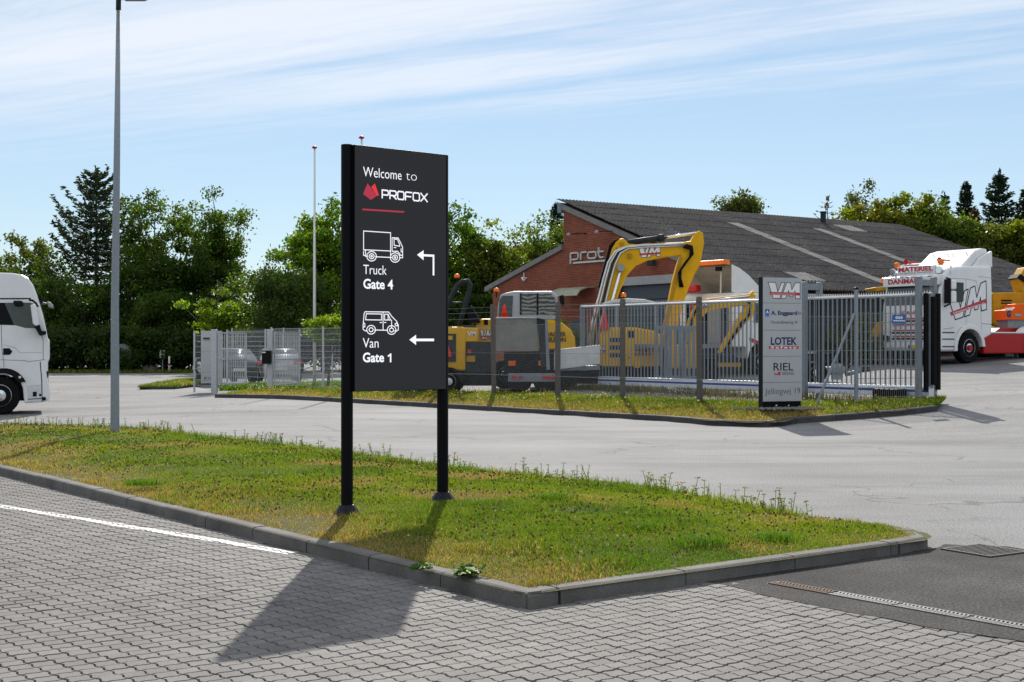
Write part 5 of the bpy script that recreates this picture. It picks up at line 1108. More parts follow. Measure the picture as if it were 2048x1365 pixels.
car('parked_car', 'silver hatchback seen from behind right of the dark car', (-10.2, 57.6, gz(-10.2, 57.6) + .05), R(104), M['silverpaint'], 4.2, 1.46)
x, y = rng.uniform(-11.2, -6.0, 3000), rng.uniform(49.5, 53, 3000); k = (y - 49.5) > (x + 11) * -.2 + .8; x, y = x[k], y[k]
o = link('ground_cover', blade_mesh('ground_cover', x, y, gzv(x, y), rng.uniform(.1, .3, len(x)), np.full(len(x), .06), np.tile((.10, .19, .025), (len(x), 1)) * rng.uniform(.6, 1.3, (len(x), 1)), 1.2)); tag(o, 'low green ground cover behind the left mesh fence', 'plants', kind='stuff')
LV = [hit(*p)[:2] for p in ((274, 780), (300, 779.5), (350, 779), (418, 771), (432, 766), (395, 763), (350, 767))]
o = sheet('grass_verge', LV, lambda x, y: gz(x, y) + .09, M['soil'], .7); tag(o, kind='structure')
x, y = scatter(LV, 700); x_, y_ = x, y
xs2 = [p[0] for p in LV]; ys2 = [p[1] for p in LV]; x, y = rng.uniform(min(xs2), max(xs2), 9000), rng.uniform(min(ys2), max(ys2), 9000); k = inpoly(x, y, LV); x, y = x[k], y[k]
o = link('verge_grass', blade_mesh('verge_grass', x, y, gzv(x, y) + .09, rng.uniform(.06, .16, len(x)), np.full(len(x), .03), grass_col(x, y, np.full(len(x), .25)), .9)); tag(o, 'small grass verge at the foot of the left gate post', 'grass', kind='stuff')
M['kerb'] = M['kerb_dark']; kr3 = empty('kerb', (0, 0, 0), kind='structure'); kerb_line(kr3, [LV[6], LV[0], LV[1], LV[2], LV[3], LV[4]], 1, h=.10, L=.9); M['kerb'] = old
# ticket machine, bollard, boulder, round sign by the shrubs
p = at(325, 742, 78.5); tm = empty('ticket_machine', (p[0], p[1], gz(p[0], p[1])), R(-12), 'white ticket machine on a thin grey post by the shrubs', 'ticket machine')
mb = MB(); mb.cyl((0, 0, -.1), (0, 0, .85), .03, n=10); mb.build('post', M['galv_light'], tm); mb = MB(); mb.box(-.15, .15, -.12, .12, .84, 1.32); bd = mb.build('box', M['white'], tm, bevel=.04); mb = MB(); mb.box(-.02, .13, -.126, -.12, 1.12, 1.24); mb.build('display', M['ink'], bd); mb = MB(); mb.box(-.02, .13, -.126, -.12, .92, 1.08); mb.build('keypad', M['dgrey'], bd)
p = at(338.5, 744, 77.5); bo = empty('bollard', (p[0], p[1], gz(p[0], p[1])), 0, 'white bollard with a red band beside the ticket machine', 'bollard')
mb = MB(); mb.lathe([(.06, 0), (.052, .95), (.03, .98)], 12); mb.build('tube', M['white'], bo, smooth=True); mb = MB(); mb.lathe([(.064, .44), (.062, .56)], 12); mb.build('red_band', M['red'], bo); mb = MB(); mb.lathe([(.22, -.02), (.2, .05), (.08, .09)], 12); mb.build('foot', M['dark'], bo)
p = at(299, 741, 78.8); mb = MB(); mb.lathe([(.35, -.1), (.5, .1), (.47, .3), (.3, .42), (.1, .45)], 9); bl = mb.build('boulder', mat('boulder_stone', (.13, .125, .115), .9, nz=.35, scale=5, bump=.8, bscale=12), None, smooth=True); bl.location = (p[0], p[1], gz(p[0], p[1])); bl.scale = (1.15, .8, 1); bl.rotation_euler = (0, 0, .4); tag(bl, 'low grey boulder left of the ticket machine', 'boulder')
p = at(246, 740, 78.0); rs = empty('round_sign', (p[0], p[1], gz(p[0], p[1])), R(10), 'weathered round-topped white garden sign beside the street light', 'sign')
n_ = 14; arc = [(-.45 + .0, .85)] + [(.45 * -math.cos(math.pi * i / n_), 1.25 + .45 * math.sin(math.pi * i / n_)) for i in range(n_ + 1)] + [(.45, .85)]
mb = MB(); mb.prism(arc, 'y', -.012, .012); mb.build('board', mat('faded_board', (.22, .24, .25), .7, nz=.2), rs)
mb = MB(); mb.poly([(-.3, 1.05), (.22, 1.12), (.15, 1.35), (-.05, 1.5), (-.2, 1.3)], -.014); mb.build('leaf_motif', mat('green_print', (.04, .13, .02), .6, nz=.2), rs, recalc=False); letters(rs, 'ons', -.3, .9, .13, M['dgrey'], -.015, .55)
for x_ in (-.4, .4): mb = MB(); mb.cyl((x_, .03, -.05), (x_, .03, 1.1), .025, n=8); mb.build('post', M['galv_light'], rs)
# ------------------------------------------------------------------ vehicles and machines
def wheel(parent, x, y, r, wd, rimr, hub='alu', dish=1, name='wheel'):
    s = 1 if y > 0 else -1
    mb = MB(); mb.lathe([(rimr, -wd / 2), (r * .93, -wd / 2), (r, -wd / 2 + .05), (r, wd / 2 - .05), (r * .93, wd / 2), (rimr, wd / 2)], 30, (x, y, r), 'y'); w_ = mb.build(name, M['dark'], parent)
    yo = s * wd / 2
    mb = MB(); mb.lathe([(rimr * 1.02, yo * .98), (rimr * .96, yo * 1.01), (rimr * .86, yo * .75), (rimr * .55, yo * .7), (rimr * .5, yo * 1.0), (rimr * .2, yo * 1.05)], 24, (x, y, r), 'y'); rm = mb.build('rim', M['chrome'] if hub == 'chrome' else M[hub], w_)
    mb = MB()
    for i in range(10):
        a_ = i * 2 * math.pi / 10; c = (x + math.cos(a_) * rimr * .72, r + math.sin(a_) * rimr * .72); mb.cyl((c[0], y + yo * .70, c[1]), (c[0], y + yo * .78, c[1]), rimr * .075, n=8)
    mb.build('rim_holes', M['ink'], w_)
    return w_
def seam(parent, pts, y, wd=.012, m_='dgrey', name='panel_gap'):
    mb = MB(); mb.strip(pts, wd, y); return mb.build(name, M[m_], parent, recalc=False)

# white lorry entering from the left
TZ = gz(-13.3, 34.4); k_ = 34.4 / F
LA_ = R(20)
lt = empty('lorry', (-13.29 - math.sin(LA_) * 1.25, 34.4 + math.cos(LA_) * 1.25, TZ), LA_, 'white lorry cab entering from the left picture edge', 'lorry')
gv_ = HV + (CH - TZ) / k_
def q(u, v): return (u * k_ * .937, (gv_ - v) * k_)
def Q(*pts): return [q(*p) for p in pts]
arch = Q((49, 808), (46, 778), (40, 762), (28, 748), (12, 740), (-6, 738), (-24, 743), (-36, 754), (-43, 770), (-46, 800))
prof = Q((-75, 548), (-30, 545), (25, 546), (44, 549), (57, 556), (67, 570), (74, 588), (79, 603), (87, 630), (92.5, 655), (96.5, 676), (100.5, 682), (100.5, 719), (97, 724), (96.5, 757), (99.5, 770), (101.5, 790), (100, 802), (86, 806)) + arch + Q((-75, 800))
Yn = -1.25
mb = MB(); mb.prism(prof, 'y', Yn, 1.25); cabm = mb.build('cab', M['white'], lt, bevel=.05)
gw = MB(); gw.prism(Q((-1, 606), (60, 605), (67, 607), (78.5, 650), (76, 657), (50, 656), (32, 651), (-1, 650)), 'y', Yn - .006, Yn + .02); gl_ = gw.build('side_window', M['glass2'], lt)
mb = MB(); mb.prism(Q((-40, 606), (9, 606), (28, 650), (-40, 650)), 'y', Yn - .009, Yn - .004); mb.build('dark_interior_sheet', M['ink'], gl_)  # black sheet laid on the pane, painting the unlit cab interior
seam(lt, Q((1.5, 606), (4, 700), (8, 725), (8, 735)), Yn - .002); seam(lt, Q((2, 720), (50, 722), (58, 724), (90, 720)), Yn - .002, .02, 'grey'); seam(lt, Q((79, 650), (84, 672), (87, 680), (87, 720)), Yn - .002); seam(lt, Q((81, 725), (84, 760), (85, 804)), Yn - .002, .025); seam(lt, Q((53, 774), (82, 772)), Yn - .002, .012, 'grey'); seam(lt, Q((8, 690), (30, 696), (40, 706), (84, 706)), Yn - .002, .01, 'grey')
seam(lt, Q((-2, 598), (61, 597)), Yn - .003, .035, 'ink', 'rain_rail'); seam(lt, Q((60, 600), (66, 601), (72, 606), (76, 612)), Yn - .003, .05, 'ink', 'a_pillar_trim')
mb = MB(); mb.prism(Q((6.5, 697), (19, 697), (25, 703.5), (20, 710), (6.5, 710)), 'y', Yn - .012, Yn + .01); mb.build('door_handle', M['ink'], lt)
mb = MB(); outer = [q(9 + 47 * math.cos(a), 784 - 47 * math.sin(a)) for a in np.linspace(.42, 3.05, 16)]; inn = [q(4 + 39 * math.cos(a), 786 - 39 * math.sin(a)) for a in np.linspace(3.05, .55, 16)]; mb.prism(outer + inn, 'y', Yn - .03, Yn + .3); mb.build('wheel_arch', M['ink'], lt)
mb = MB(); mb.lathe([(.035, -.02), (.035, .02)], 10, (*q(40, 755)[:1], Yn - .03, q(40, 755)[1]), 'y'); mb.build('marker_lamp', M['chrome'], lt)
mb = MB(); mb.prism(Q((54, 776), (82, 774), (83, 802), (56, 805)), 'y', Yn - .003, Yn + .01); stp = mb.build('step_well', M['white_dirty'], lt)
mb = MB(); mb.prism(Q((66, 785), (74, 784.5), (74, 794), (66, 794.5)), 'y', Yn - .008, Yn); mb.prism(Q((79, 789), (83, 789), (83, 794), (79, 794)), 'y', Yn - .008, Yn); mb.prism(Q((56, 799), (84, 797.5), (84, 799), (56, 800.5)), 'y', Yn - .008, Yn); mb.build('step', M['ink'], stp)
mb = MB(); mb.prism(Q((86, 720), (100, 722), (98, 732), (96, 745), (92, 745)), 'y', Yn + .05, Yn + .3); mb.prism(Q((93, 745), (98, 742), (98, 757), (96, 757)), 'y', Yn + .0, Yn + .4); mb.build('headlight', M['dgrey'], lt)
mb = MB(); mb.lathe([(.05, -.02), (.05, .02)], 10, (q(89, 799)[0], Yn - .01, q(89, 799)[1]), 'y'); mb.build('fog_lamp', M['ink'], lt)
mb = MB(); mb.prism(Q((61, 610), (71, 609), (79, 650), (72, 653), (66, 648)), 'y', Yn - .32, Yn - .12); mr_ = mb.build('mirror', M['white'], lt, bevel=.03)
mb = MB(); mb.prism(Q((68, 651), (80, 650), (84, 662), (93, 662), (93, 669), (80, 672), (76, 665)), 'y', Yn - .28, Yn + .02); mb.build('mirror_arm', M['ink'], mr_, bevel=.02)
mb = MB(); mb.prism(Q((26, 602), (44, 602), (48, 607), (46, 613), (30, 613)), 'y', Yn - .25, Yn - .02); mb.build('kerb_mirror', M['ink'], lt, bevel=.03)
mb = MB(); mb.prism(Q((78, 601), (95, 604), (95, 608), (78, 608)), 'y', -.9, -.8); mb.prism(Q((94, 602), (102, 603), (108, 610), (109, 616), (98, 613)), 'y', -1.1, -.7); mb.build('front_mirror', M['grey'], lt, bevel=.03)
mb = MB(); mb.prism(Q((69, 569), (75, 568), (76, 575), (71, 575)), 'y', -1.0, -.7); mb.build('roof_lamp', M['ink'], lt); mb = MB(); mb.prism(Q((76, 588), (82, 590), (87, 605), (79, 604)), 'y', -1.15, 1.15); mb.build('sun_visor', M['ink'], lt)
mb = MB(); a_, b_ = q(81, 606), q(92, 650); mb.add([(a_[0] + .02, -1.1, a_[1]), (a_[0] + .02, 1.1, a_[1]), (b_[0] + .03, 1.12, b_[1]), (b_[0] + .03, -1.12, b_[1])], [[0, 1, 2, 3]]); mb.build('windscreen', M['glass'], lt, recalc=False)
for sy in (-1, 1): wheel(lt, 0, sy * 1.08, .50, .30, .29, 'chrome')
for sy in (-1, 1): wheel(lt, -3.7, sy * .95, .50, .55, .29)
mb = MB(); mb.box(-6.6, .6, -.45, .45, .62, .95); mb.build('chassis', M['dgrey'], lt); mb = MB(); mb.box(-7.2, -1.35, -1.27, 1.27, 1.05, 3.75); mb.build('box_body', M['white_dirty'], lt, bevel=.03)
mb = MB(); mb.box(-1.1, 1.2, -1.0, 1.0, .35, .9); mb.build('engine_bay', M['ink'], lt)

# white and red tractor unit in the yard
hx, hy = -.85, -.53; hl = math.hypot(hx, hy); hx, hy = hx / hl, hy / hl; lx_, ly_ = -hy, hx          # left of the heading
wx, wy = (1932 - CX) / F * 45, 45.0; rx, ry = wx - lx_ * 1.1, wy - ly_ * 1.1
tr = empty('tractor_unit', (rx, ry, gz(rx, ry)), math.atan2(hy, hx), 'white tractor unit with a red chassis parked behind the gate end', 'truck')
ar = [(.68 * math.cos(a), .52 + .68 * math.sin(a)) for a in np.linspace(.15, math.pi - .35, 10)]
prof = [(1.42, .40), (1.50, .55), (1.52, 1.2), (1.50, 1.95), (1.34, 2.70), (1.27, 2.95), (1.12, 3.12), (.75, 3.24), (.2, 3.30), (-1.16, 3.34), (-1.20, 2.5), (-1.20, .98)] + ar[::-1] + [(.75, .40)]
mb = MB(); mb.prism(prof, 'y', -1.24, 1.24); cb2 = mb.build('cab', M['white'], tr, bevel=.09, seg=3)
mb = MB(); mb.add([(1.505, -1.12, 1.98), (1.505, 1.12, 1.98), (1.345, 1.10, 2.68), (1.345, -1.10, 2.68)], [[0, 1, 2, 3]]); ws = mb.build('windscreen', M['glass2'], tr, recalc=False)
for v in ws.data.vertices: v.co.x += .012
mb = MB(); mb.prism([(1.30, 2.66), (1.52, 2.62), (1.50, 2.95), (1.28, 2.99)], 'y', -1.2, 1.2); vis_ = mb.build('visor_board', M['white'], tr, bevel=.02)
letters(tr, 'DANMARK', -.95, 2.72, .16, M['film_red'], 1.525, 1.55, .03, ax='+x')
for y_ in (-1.1, -.45, -.2, .05, .75): mb = MB(); mb.box(1.506, 1.512, y_, y_ + .17, 2.915, 2.935); mb.build('visor_slot', M['ink'], tr)
mb = MB(); mb.box(1.10, 1.22, -.82, .82, 3.02, 3.32); lb = mb.build('light_box', M['white'], tr, bevel=.02); letters(tr, 'MATERIEL', -.76, 3.14, .15, M['film_red'], 1.224, 1.5, .04, ax='+x'); letters(tr, 'UDLEJNING & TRANSPORT', -.76, 3.06, .05, M['ink'], 1.224, 1.5, ax='+x')
for y_ in (-1.0, 1.0):
    mb = MB(); mb.lathe([(.10, -.06), (.13, 0), (.135, .05), (.12, .06)], 18, (1.20, y_, 3.14), 'x'); sp3 = mb.build('spot_lamp', M['chrome'], tr)
    mb = MB(); mb.box(1.02, 1.14, y_ - .08 - .05 * np.sign(y_), y_ + .08 - .05 * np.sign(y_), 3.30, 3.48); mb.build('beacon', M['beacon'], tr, bevel=.015)
    mb = MB(); mb.lathe([(.03, -.5), (.04, -.1), (.10, .05)], 14, (.85, y_ * .72, 3.50), 'x'); mb.build('air_horn', M['red'], tr)
mb = MB(); mb.tube([(1.0, -.9, 3.36), (.75, -.9, 3.42), (.75, .9, 3.42), (1.0, .9, 3.36)], .025, 8); mb.build('roof_rail', M['alu'], tr)
mb = MB(); mb.prism([(.12, 3.30), (-.62, 3.86), (-.95, 3.95), (-1.22, 3.93), (-1.22, 3.30)], 'y', -1.0, 1.0); mb.build('roof_spoiler', M['white'], tr, bevel=.06, seg=3)
for sy in (-1, 1): mb = MB(); mb.prism([(-.35, 3.28), (-.72, 3.62), (-1.30, 3.86), (-1.32, 3.30)], 'y', sy * 1.02, sy * 1.14); mb.build('spoiler_fin', M['white'], tr, bevel=.02)
for y_ in (-.7, -.1, .1, .7): mb = MB(); mb.lathe([(.02, -.02), (.04, .0), (.02, .03)], 8, (-.5, y_, 3.80), 'x'); mb.build('marker_lamp', M['chrome'], tr)
# front: grille bars with red stripes, bumper, plate
for z_ in (.86, 1.06, 1.26, 1.46):
    mb = MB(); mb.box(1.515, 1.535, -.78, .78, z_, z_ + .12); gb_ = mb.build('grille_bar', M['white_dirty'], tr, bevel=.01); mb = MB(); mb.box(1.536, 1.539, -.72, .72, z_ + .03, z_ + .075); mb.build('red_stripe', M['film_red'], gb_)
    mb = MB(); mb.box(1.50, 1.518, -.80, .80, z_ - .06, z_ - .005); mb.build('grille_slot', M['ink'], tr)
letters(tr, 'SCANIA', -.45, 1.66, .12, M['film_red'], 1.522, .9, .03, ax='+x')
for sy in (-1, 1): mb = MB(); mb.prism([(sy * .86, .72), (sy * 1.18, .74), (sy * 1.16, .98), (sy * .9, .92)], 'x', 1.49, 1.53); mb.build('headlight', M['glass2'], tr)
mb = MB(); mb.box(1.525, 1.54, -.05, .48, .50, .62); npl = mb.build('number_plate', mat('plate_yellow', (.65, .42, .02), .5, nz=.1), tr); mb = MB(); mb.box(1.541, 1.543, -.05, .02, .50, .62); mb.build('plate_band', M['blue'], npl)
mb = MB(); mb.box(1.35, 1.50, -1.1, 1.1, .22, .42); mb.build('under_bumper', M['dark'], tr)
# side: window, door lines, logo, steps, mirror
Ys = 1.243
def SY(pts, y, a_=None): return [(p[0], y, p[1]) for p in pts]
mb = MB(); mb.add(SY([(1.22, 2.02), (.38, 2.06), (.30, 2.12), (.30, 2.72), (1.08, 2.74)], Ys + .006), [[0, 1, 2, 3, 4]]); mb.build('side_window', M['glass'], tr, recalc=False)
def lineY(pts, wd, m_, nm): t = MB(); t.strip(pts, wd, 0); mb = MB(); mb.add([(p[0], Ys + .003, p[2]) for p in t.v], t.f); return mb.build(nm, M[m_], tr, recalc=False)
lineY([(.18, 2.85), (.16, 1.25), (.45, 1.2), (.75, .9)], .012, 'grey', 'panel_gap'); lineY([(1.15, 2.85), (.18, 2.85), (-.35, 2.80), (-.55, 2.2), (-.62, 1.15)], .012, 'grey', 'panel_gap'); lineY([(-.45, 2.95), (-1.2, 2.92)], .012, 'grey', 'panel_gap'); lineY([(-.66, 1.35), (-1.2, 1.32)], .014, 'ink', 'panel_gap'); lineY([(1.3, 1.15), (.8, 1.2)], .02, 'grey', 'panel_gap')
def fsl(i, j): X_, Z_ = i * 1.95, j * .78; a_ = R(13); return (-(1.02) + X_ * math.cos(a_) - Z_ * math.sin(a_) * .2, 1.40 + X_ * math.sin(a_) + Z_ * (1 + .25 * i))
_l = MB()
def add_side(poly, y, mi, wd=None):
    if wd:
        t = MB(); t.strip([fsl(*p) for p in poly], wd, 0, True); _l.add([(-p[0], y, p[2]) for p in t.v], t.f)
        for z_ in range(len(t.f)): _l.m[-1 - z_] = mi
    else: _l.add([(-fsl(*p)[0], y, fsl(*p)[1]) for p in poly], [list(range(len(poly)))]); _l.m[-1] = mi
for poly in (VMV, VMM): add_side(poly, Ys + .004, 0); add_side(poly, Ys + .0055, 1, .036)
add_side([(.05, .22), (1.0, .22), (1.0, .38), (.03, .38)], Ys + .007, 2); _l.build('logo', [M['film_white'], M['ink'], M['film_red']], tr, recalc=False)
tx = letters(tr, 'Vesthimmerlands Materieludlejning A/S', 0, 0, .06, M['film_white'], Ys + .009, 1.65, .02, ax='+y'); p0 = fsl(.1, .26); tx.location = (-p0[0], 0, p0[1]); tx.rotation_euler = (0, R(13), 0)
mb = MB(); mb.box(1.06, 1.30, 1.36, 1.60, 2.02, 2.42); mb.box(1.06, 1.30, 1.34, 1.60, 2.46, 2.78); mb.build('mirror', M['white'], tr, bevel=.05); mb = MB(); mb.box(1.31, 1.36, 1.32, 1.56, 2.0, 2.8); mb.tube([(1.2, 1.45, 2.80), (1.15, 1.24, 2.86)], .03, 6); mb.tube([(1.2, 1.45, 2.0), (1.25, 1.24, 1.9)], .03, 6); mb.build('mirror_back', M['ink'], tr)
for z_ in (.55, .80, 1.02): mb = MB(); mb.box(.76, 1.36, 1.22, 1.255, z_, z_ + .035); mb.build('step', M['dgrey'], tr)
mb = MB(); mb.cyl((-1.05 + 2.0, 1.26, 3.0), (-1.05 + 2.0, 1.26, 3.3), .03, n=8); mb.build('air_intake', M['alu'], tr)
ou = [(.78 * math.cos(a), .52 + .78 * math.sin(a)) for a in np.linspace(-.15, math.pi - .05, 14)]; inn = [(.64 * math.cos(a), .52 + .64 * math.sin(a)) for a in np.linspace(math.pi - .05, -.15, 14)]
for sy in (-1, 1): mb = MB(); mb.prism(ou + inn, 'y', sy * 1.0, sy * 1.29); mb.build('mudguard', M['white'], tr, bevel=.02); wheel(tr, 0, sy * 1.08, .52, .32, .30, 'chrome')
for sy in (-1, 1): mb = MB(); mb.lathe([(.1, -.03), (.1, .06)], 14, (0, sy * 1.24, .52), 'y'); mb.build('red_hub', M['red'], tr)
mb = MB(); mb.box(-3.05, -.78, 1.0, 1.22, .32, 1.02); mb.build('side_skirt', M['red'], tr, bevel=.04); mb = MB(); mb.box(-3.05, -.78, -1.22, -1.0, .32, 1.02); mb.build('side_skirt', M['red'], tr, bevel=.04)
mb = MB(); mb.box(-3.1, -.8, .72, 1.23, 1.025, 1.07); mb.box(-3.1, -.8, -1.23, -.72, 1.025, 1.07); mb.build('catwalk', M['alu'], tr)
mb = MB(); mb.box(-4.6, .8, -.45, .45, .7, 1.0); mb.build('chassis', M['dgrey'], tr)
mb = MB(); mb.prism([(-2.2, 1.08), (-2.5, 1.22), (-4.3, 1.24), (-4.6, 1.1), (-4.6, 1.02), (-2.2, 1.02)], 'y', -.55, .55); mb.box(-2.2, -1.7, -.3, .3, 1.05, 1.18); mb.build('fifth_wheel', M['red'], tr, bevel=.02)
for sy in (-1, 1):
    wheel(tr, -3.7, sy * .98, .52, .6, .30, 'chrome'); mb = MB(); mb.prism([(-3.7 + p[0] * 1.02, p[1]) for p in ou] + [(-3.7 + p[0] * 1.02, p[1]) for p in inn], 'y', sy * .68, sy * 1.28); mb.build('mudguard', M['white'], tr)
# ------------------------------------------------------------------ plant in the yard
class Pix:
    def __init__(s, root): s.o = Vector(root.location); s.r = root
    def P(s, Yr, *pts): return [((u - CX) / F * Yr - s.o.x, CH - (v - HV) / F * Yr - s.o.z) for u, v in pts]
    def pr(s, name, m_, Y0, Y1, *pts, bevel=0, parent=None, seg=2):
        mb = MB(); mb.prism(s.P(Y0, *pts), 'y', Y0 - s.o.y, Y1 - s.o.y); return mb.build(name, M[m_], parent or s.r, bevel=bevel, seg=seg)
    def bx(s, name, m_, u0, u1, v0, v1, Y0, Y1, bevel=0, parent=None): return s.pr(name, m_, Y0, Y1, (u0, v1), (u1, v1), (u1, v0), (u0, v0), bevel=bevel, parent=parent)
    def tb(s, name, m_, Y, pts, r, n=8, parent=None):
        mb = MB(); mb.tube([(a, Y - s.o.y, b) for a, b in s.P(Y, *pts)], r, n); return mb.build(name, M[m_], parent or s.r, smooth=True)
    def flat(s, name, m_, Y, *pts, parent=None): mb = MB(); mb.poly(s.P(Y, *pts), Y - s.o.y); return mb.build(name, M[m_], parent or s.r, recalc=False)
    def txt(s, t, u0, u1, v, cap, Y, m_, bold=.03, parent=None):
        (a, z), (b, _) = s.P(Y, (u0, v), (u1, v)); return letters(parent or s.r, t, a, z, cap / F * Y, M[m_], Y - s.o.y, b - a, bold)
    def logo(s, u0, u1, v0, v1, Y, parent=None, slope=0):
        (a, zt_), (b, zb_) = s.P(Y, (u0, v0), (u1, v1)); return vm_logo(parent or s.r, lambda i, j: (a + (b - a) * i, zb_ + (zt_ - zb_) * j + slope * i), Y - s.o.y, outline=.012)
def machine(name, label, u, Y, cat, group=None):
    x0 = (u - CX) / F * Y; r = empty(name, (x0, Y, gz(x0, Y)), 0, label, cat, group); return r, Pix(r)
def tracks(r, x0, x1, y0, y1, h=.55, w_=.35):
    for y_ in (y0, y1):
        mb = MB(); mb.prism([(x0 + .12, 0), (x1 - .12, 0), (x1, h * .35), (x1, h * .65), (x1 - .15, h), (x0 + .15, h), (x0, h * .65), (x0, h * .35)], 'y', y_, y_ + w_); mb.build('track', M['dark'], r, bevel=.03)
def beacon(px, u, v, Y, parent=None, r=.075):
    (a, z), = px.P(Y, (u, v)); mb = MB(); mb.lathe([(r * .95, 0), (r, r * .3), (r * .9, r * 1.1), (r * .5, r * 1.4)], 14, (a, Y - px.o.y, z)); b_ = mb.build('beacon', M['beacon'], parent or px.r, smooth=True)
    mb = MB(); mb.cyl((a, Y - px.o.y, z - .18), (a, Y - px.o.y, z), .018, n=6); mb.build('beacon_stalk', M['ink'], b_); return b_
def cone(u, v, hpx, Y, label):
    x0 = (u - CX) / F * Y; z = CH - (v - HV) / F * Y; H = hpx / F * Y; r = empty('traffic_cone', (x0, Y, z), 0, label, 'traffic cone', 'red traffic cones')
    mb = MB(); mb.lathe([(H * .27, .02), (H * .055, H), (H * .03, H * 1.01)], 16); mb.build('cone', M['cone'], r, smooth=True); mb = MB(); mb.box(-H * .33, H * .33, -H * .33, H * .33, 0, .025); mb.build('base', M['cone'], r); return r

# big excavator with raised boom
ex, px = machine('excavator', 'large yellow excavator with a high arched boom before the brick gable', 1262, 42.0, 'excavator', 'yellow excavators in the yard')
tracks(ex, -1.35, 1.35, -1.1, .75)
mb = MB(); mb.cyl((0, -.05, .45), (0, -.05, .7), .6, n=20); mb.build('turntable', M['dgrey'], ex)
hs_ = px.pr('engine_house', 'yellow', 40.9, 42.5, (1201, 741), (1321, 741), (1324, 700), (1322, 670), (1310, 662), (1270, 655), (1222, 655), (1208, 659), (1201, 672), bevel=.07, seg=3)
for v0 in (676, 691, 706): px.bx('louvre', 'dgrey', 1220, 1240, v0, v0 + 9, 40.88, 40.92, parent=hs_)
px.bx('handle_recess', 'ink', 1256, 1268, 662, 676, 40.88, 40.92, parent=hs_)
px.txt('WACKER', 1270, 1300, 704, 5.5, 40.87, 'ink', parent=hs_); px.txt('NEUSON', 1270, 1300, 711.5, 5.5, 40.87, 'ink', parent=hs_)
px.logo(1200, 1212, 692, 706, 40.87, parent=hs_); px.bx('reflector', 'redlens', 1256, 1259, 714, 718, 40.88, 40.9, parent=hs_); px.bx('number_plate', 'yellow', 1268, 1280, 726, 736, 40.86, 40.9)
cbp = px.pr('cab', 'glass2', 41.3, 42.6, (1207, 662), (1312, 662), (1312, 612), (1300, 603), (1222, 605), (1207, 612), bevel=.03)
px.pr('cab_roof', 'white_dirty', 41.2, 42.65, (1204, 613), (1206, 606), (1226, 600), (1250, 597), (1290, 599), (1314, 605), (1314, 610), (1290, 606), (1230, 606), bevel=.02, parent=cbp)
for u0, u1 in ((1205, 1209), (1230, 1235), (1309, 1313)): px.bx('cab_pillar', 'grey', u0, u1, 606, 664, 41.22, 41.32, parent=cbp)
px.bx('seat', 'ink', 1262, 1282, 640, 664, 41.8, 42.2, parent=cbp)
beacon(px, 1247, 594, 41.8, cbp, .09)
cone(1209, 658, 34, 40.95, 'red traffic cone on the rear left corner of the large excavator')
Yb = 41.75; Yc = Yb + .32
boom = px.pr('boom', 'yellow', Yb, Yc, (1178, 700), (1181, 655), (1193, 605), (1207, 560), (1218, 518), (1224, 497), (1232, 484), (1240, 478), (1247, 477), (1258, 488), (1275, 489), (1310, 487), (1372, 484), (1393, 480), (1398, 490), (1392, 503), (1380, 509), (1335, 514), (1296, 521), (1271, 533), (1254, 552), (1241, 580), (1228, 620), (1216, 655), (1210, 700), bevel=.025)
stick = px.pr('stick', 'yellow', Yb - .04, Yc + .04, (1383, 480), (1391, 466), (1398, 462), (1406, 466), (1408, 487), (1404, 512), (1399, 533), (1390, 548), (1378, 575), (1366, 610), (1356, 650), (1348, 700), (1322, 700), (1328, 650), (1338, 600), (1346, 560), (1354, 530), (1361, 512), (1376, 503), bevel=.02)
px.pr('stick_painted_shade', 'amber', Yb - .045, Yb - .041, (1358, 515), (1366, 513), (1352, 575), (1338, 640), (1327, 700), (1323, 700), (1332, 640), (1343, 575), parent=stick)  # ochre strip: shade along the stick's left flank put into colour
px.tb('stick_cylinder', 'dgrey', Yb + .16, [(1245, 488), (1285, 481.5), (1328, 476)], .095, 14); px.tb('cylinder_collar', 'dgrey', Yb + .16, [(1316, 477.6), (1328, 476)], .125, 14); px.tb('cylinder_rod', 'chrome', Yb + .16, [(1326, 476.3), (1393, 466.5)], .048, 12)
px.tb('boom_cylinder_rod', 'chrome', Yb - .10, [(1242, 537), (1225, 600), (1212, 650)], .05, 10)
(a_, z_), = px.P(Yb, (1241, 536)); mb = MB(); mb.lathe([(.115, -.16), (.115, .02)], 16, (a_, Yb - 42.0, z_), 'y'); mb.build('pivot_pin', M['grey'], boom)
for u, v, r_ in ((1243, 488, .07), (1399, 468, .07), (1233, 497, .03)): (a_, z_), = px.P(Yb, (u, v)); mb = MB(); mb.lathe([(r_, -.03), (r_, .02)], 14, (a_, Yb - 42.0, z_), 'y'); mb.build('pivot_pin', M['amber'], boom)
for i, (du, dv) in enumerate(((0, 0), (4, 1), (8, 2.2), (12, 3.5))):     # hydraulic lines on the flank
    px.tb('hydraulic_line', 'alu' if i != 2 else 'dgrey', Yb - .035, [(1176 + du * 1.5, 690), (1186 + du * 1.4, 640), (1206 + du * 1.3, 560), (1216 + du * 1.2, 525 + dv), (1231 + du * .8, 502 + dv * 1.4), (1252 + du * .4, 494 + dv), (1290, 490.5 + dv * 1.1), (1368, 487.5 + dv * 1.1)], .030, 6, parent=boom)
px.pr('hose_bundle', 'dark', Yb + .02, Yc - .02, (1196, 575), (1212, 516), (1218, 492), (1228, 482), (1238, 478), (1233, 486), (1224, 498), (1216, 525), (1202, 575), parent=boom)
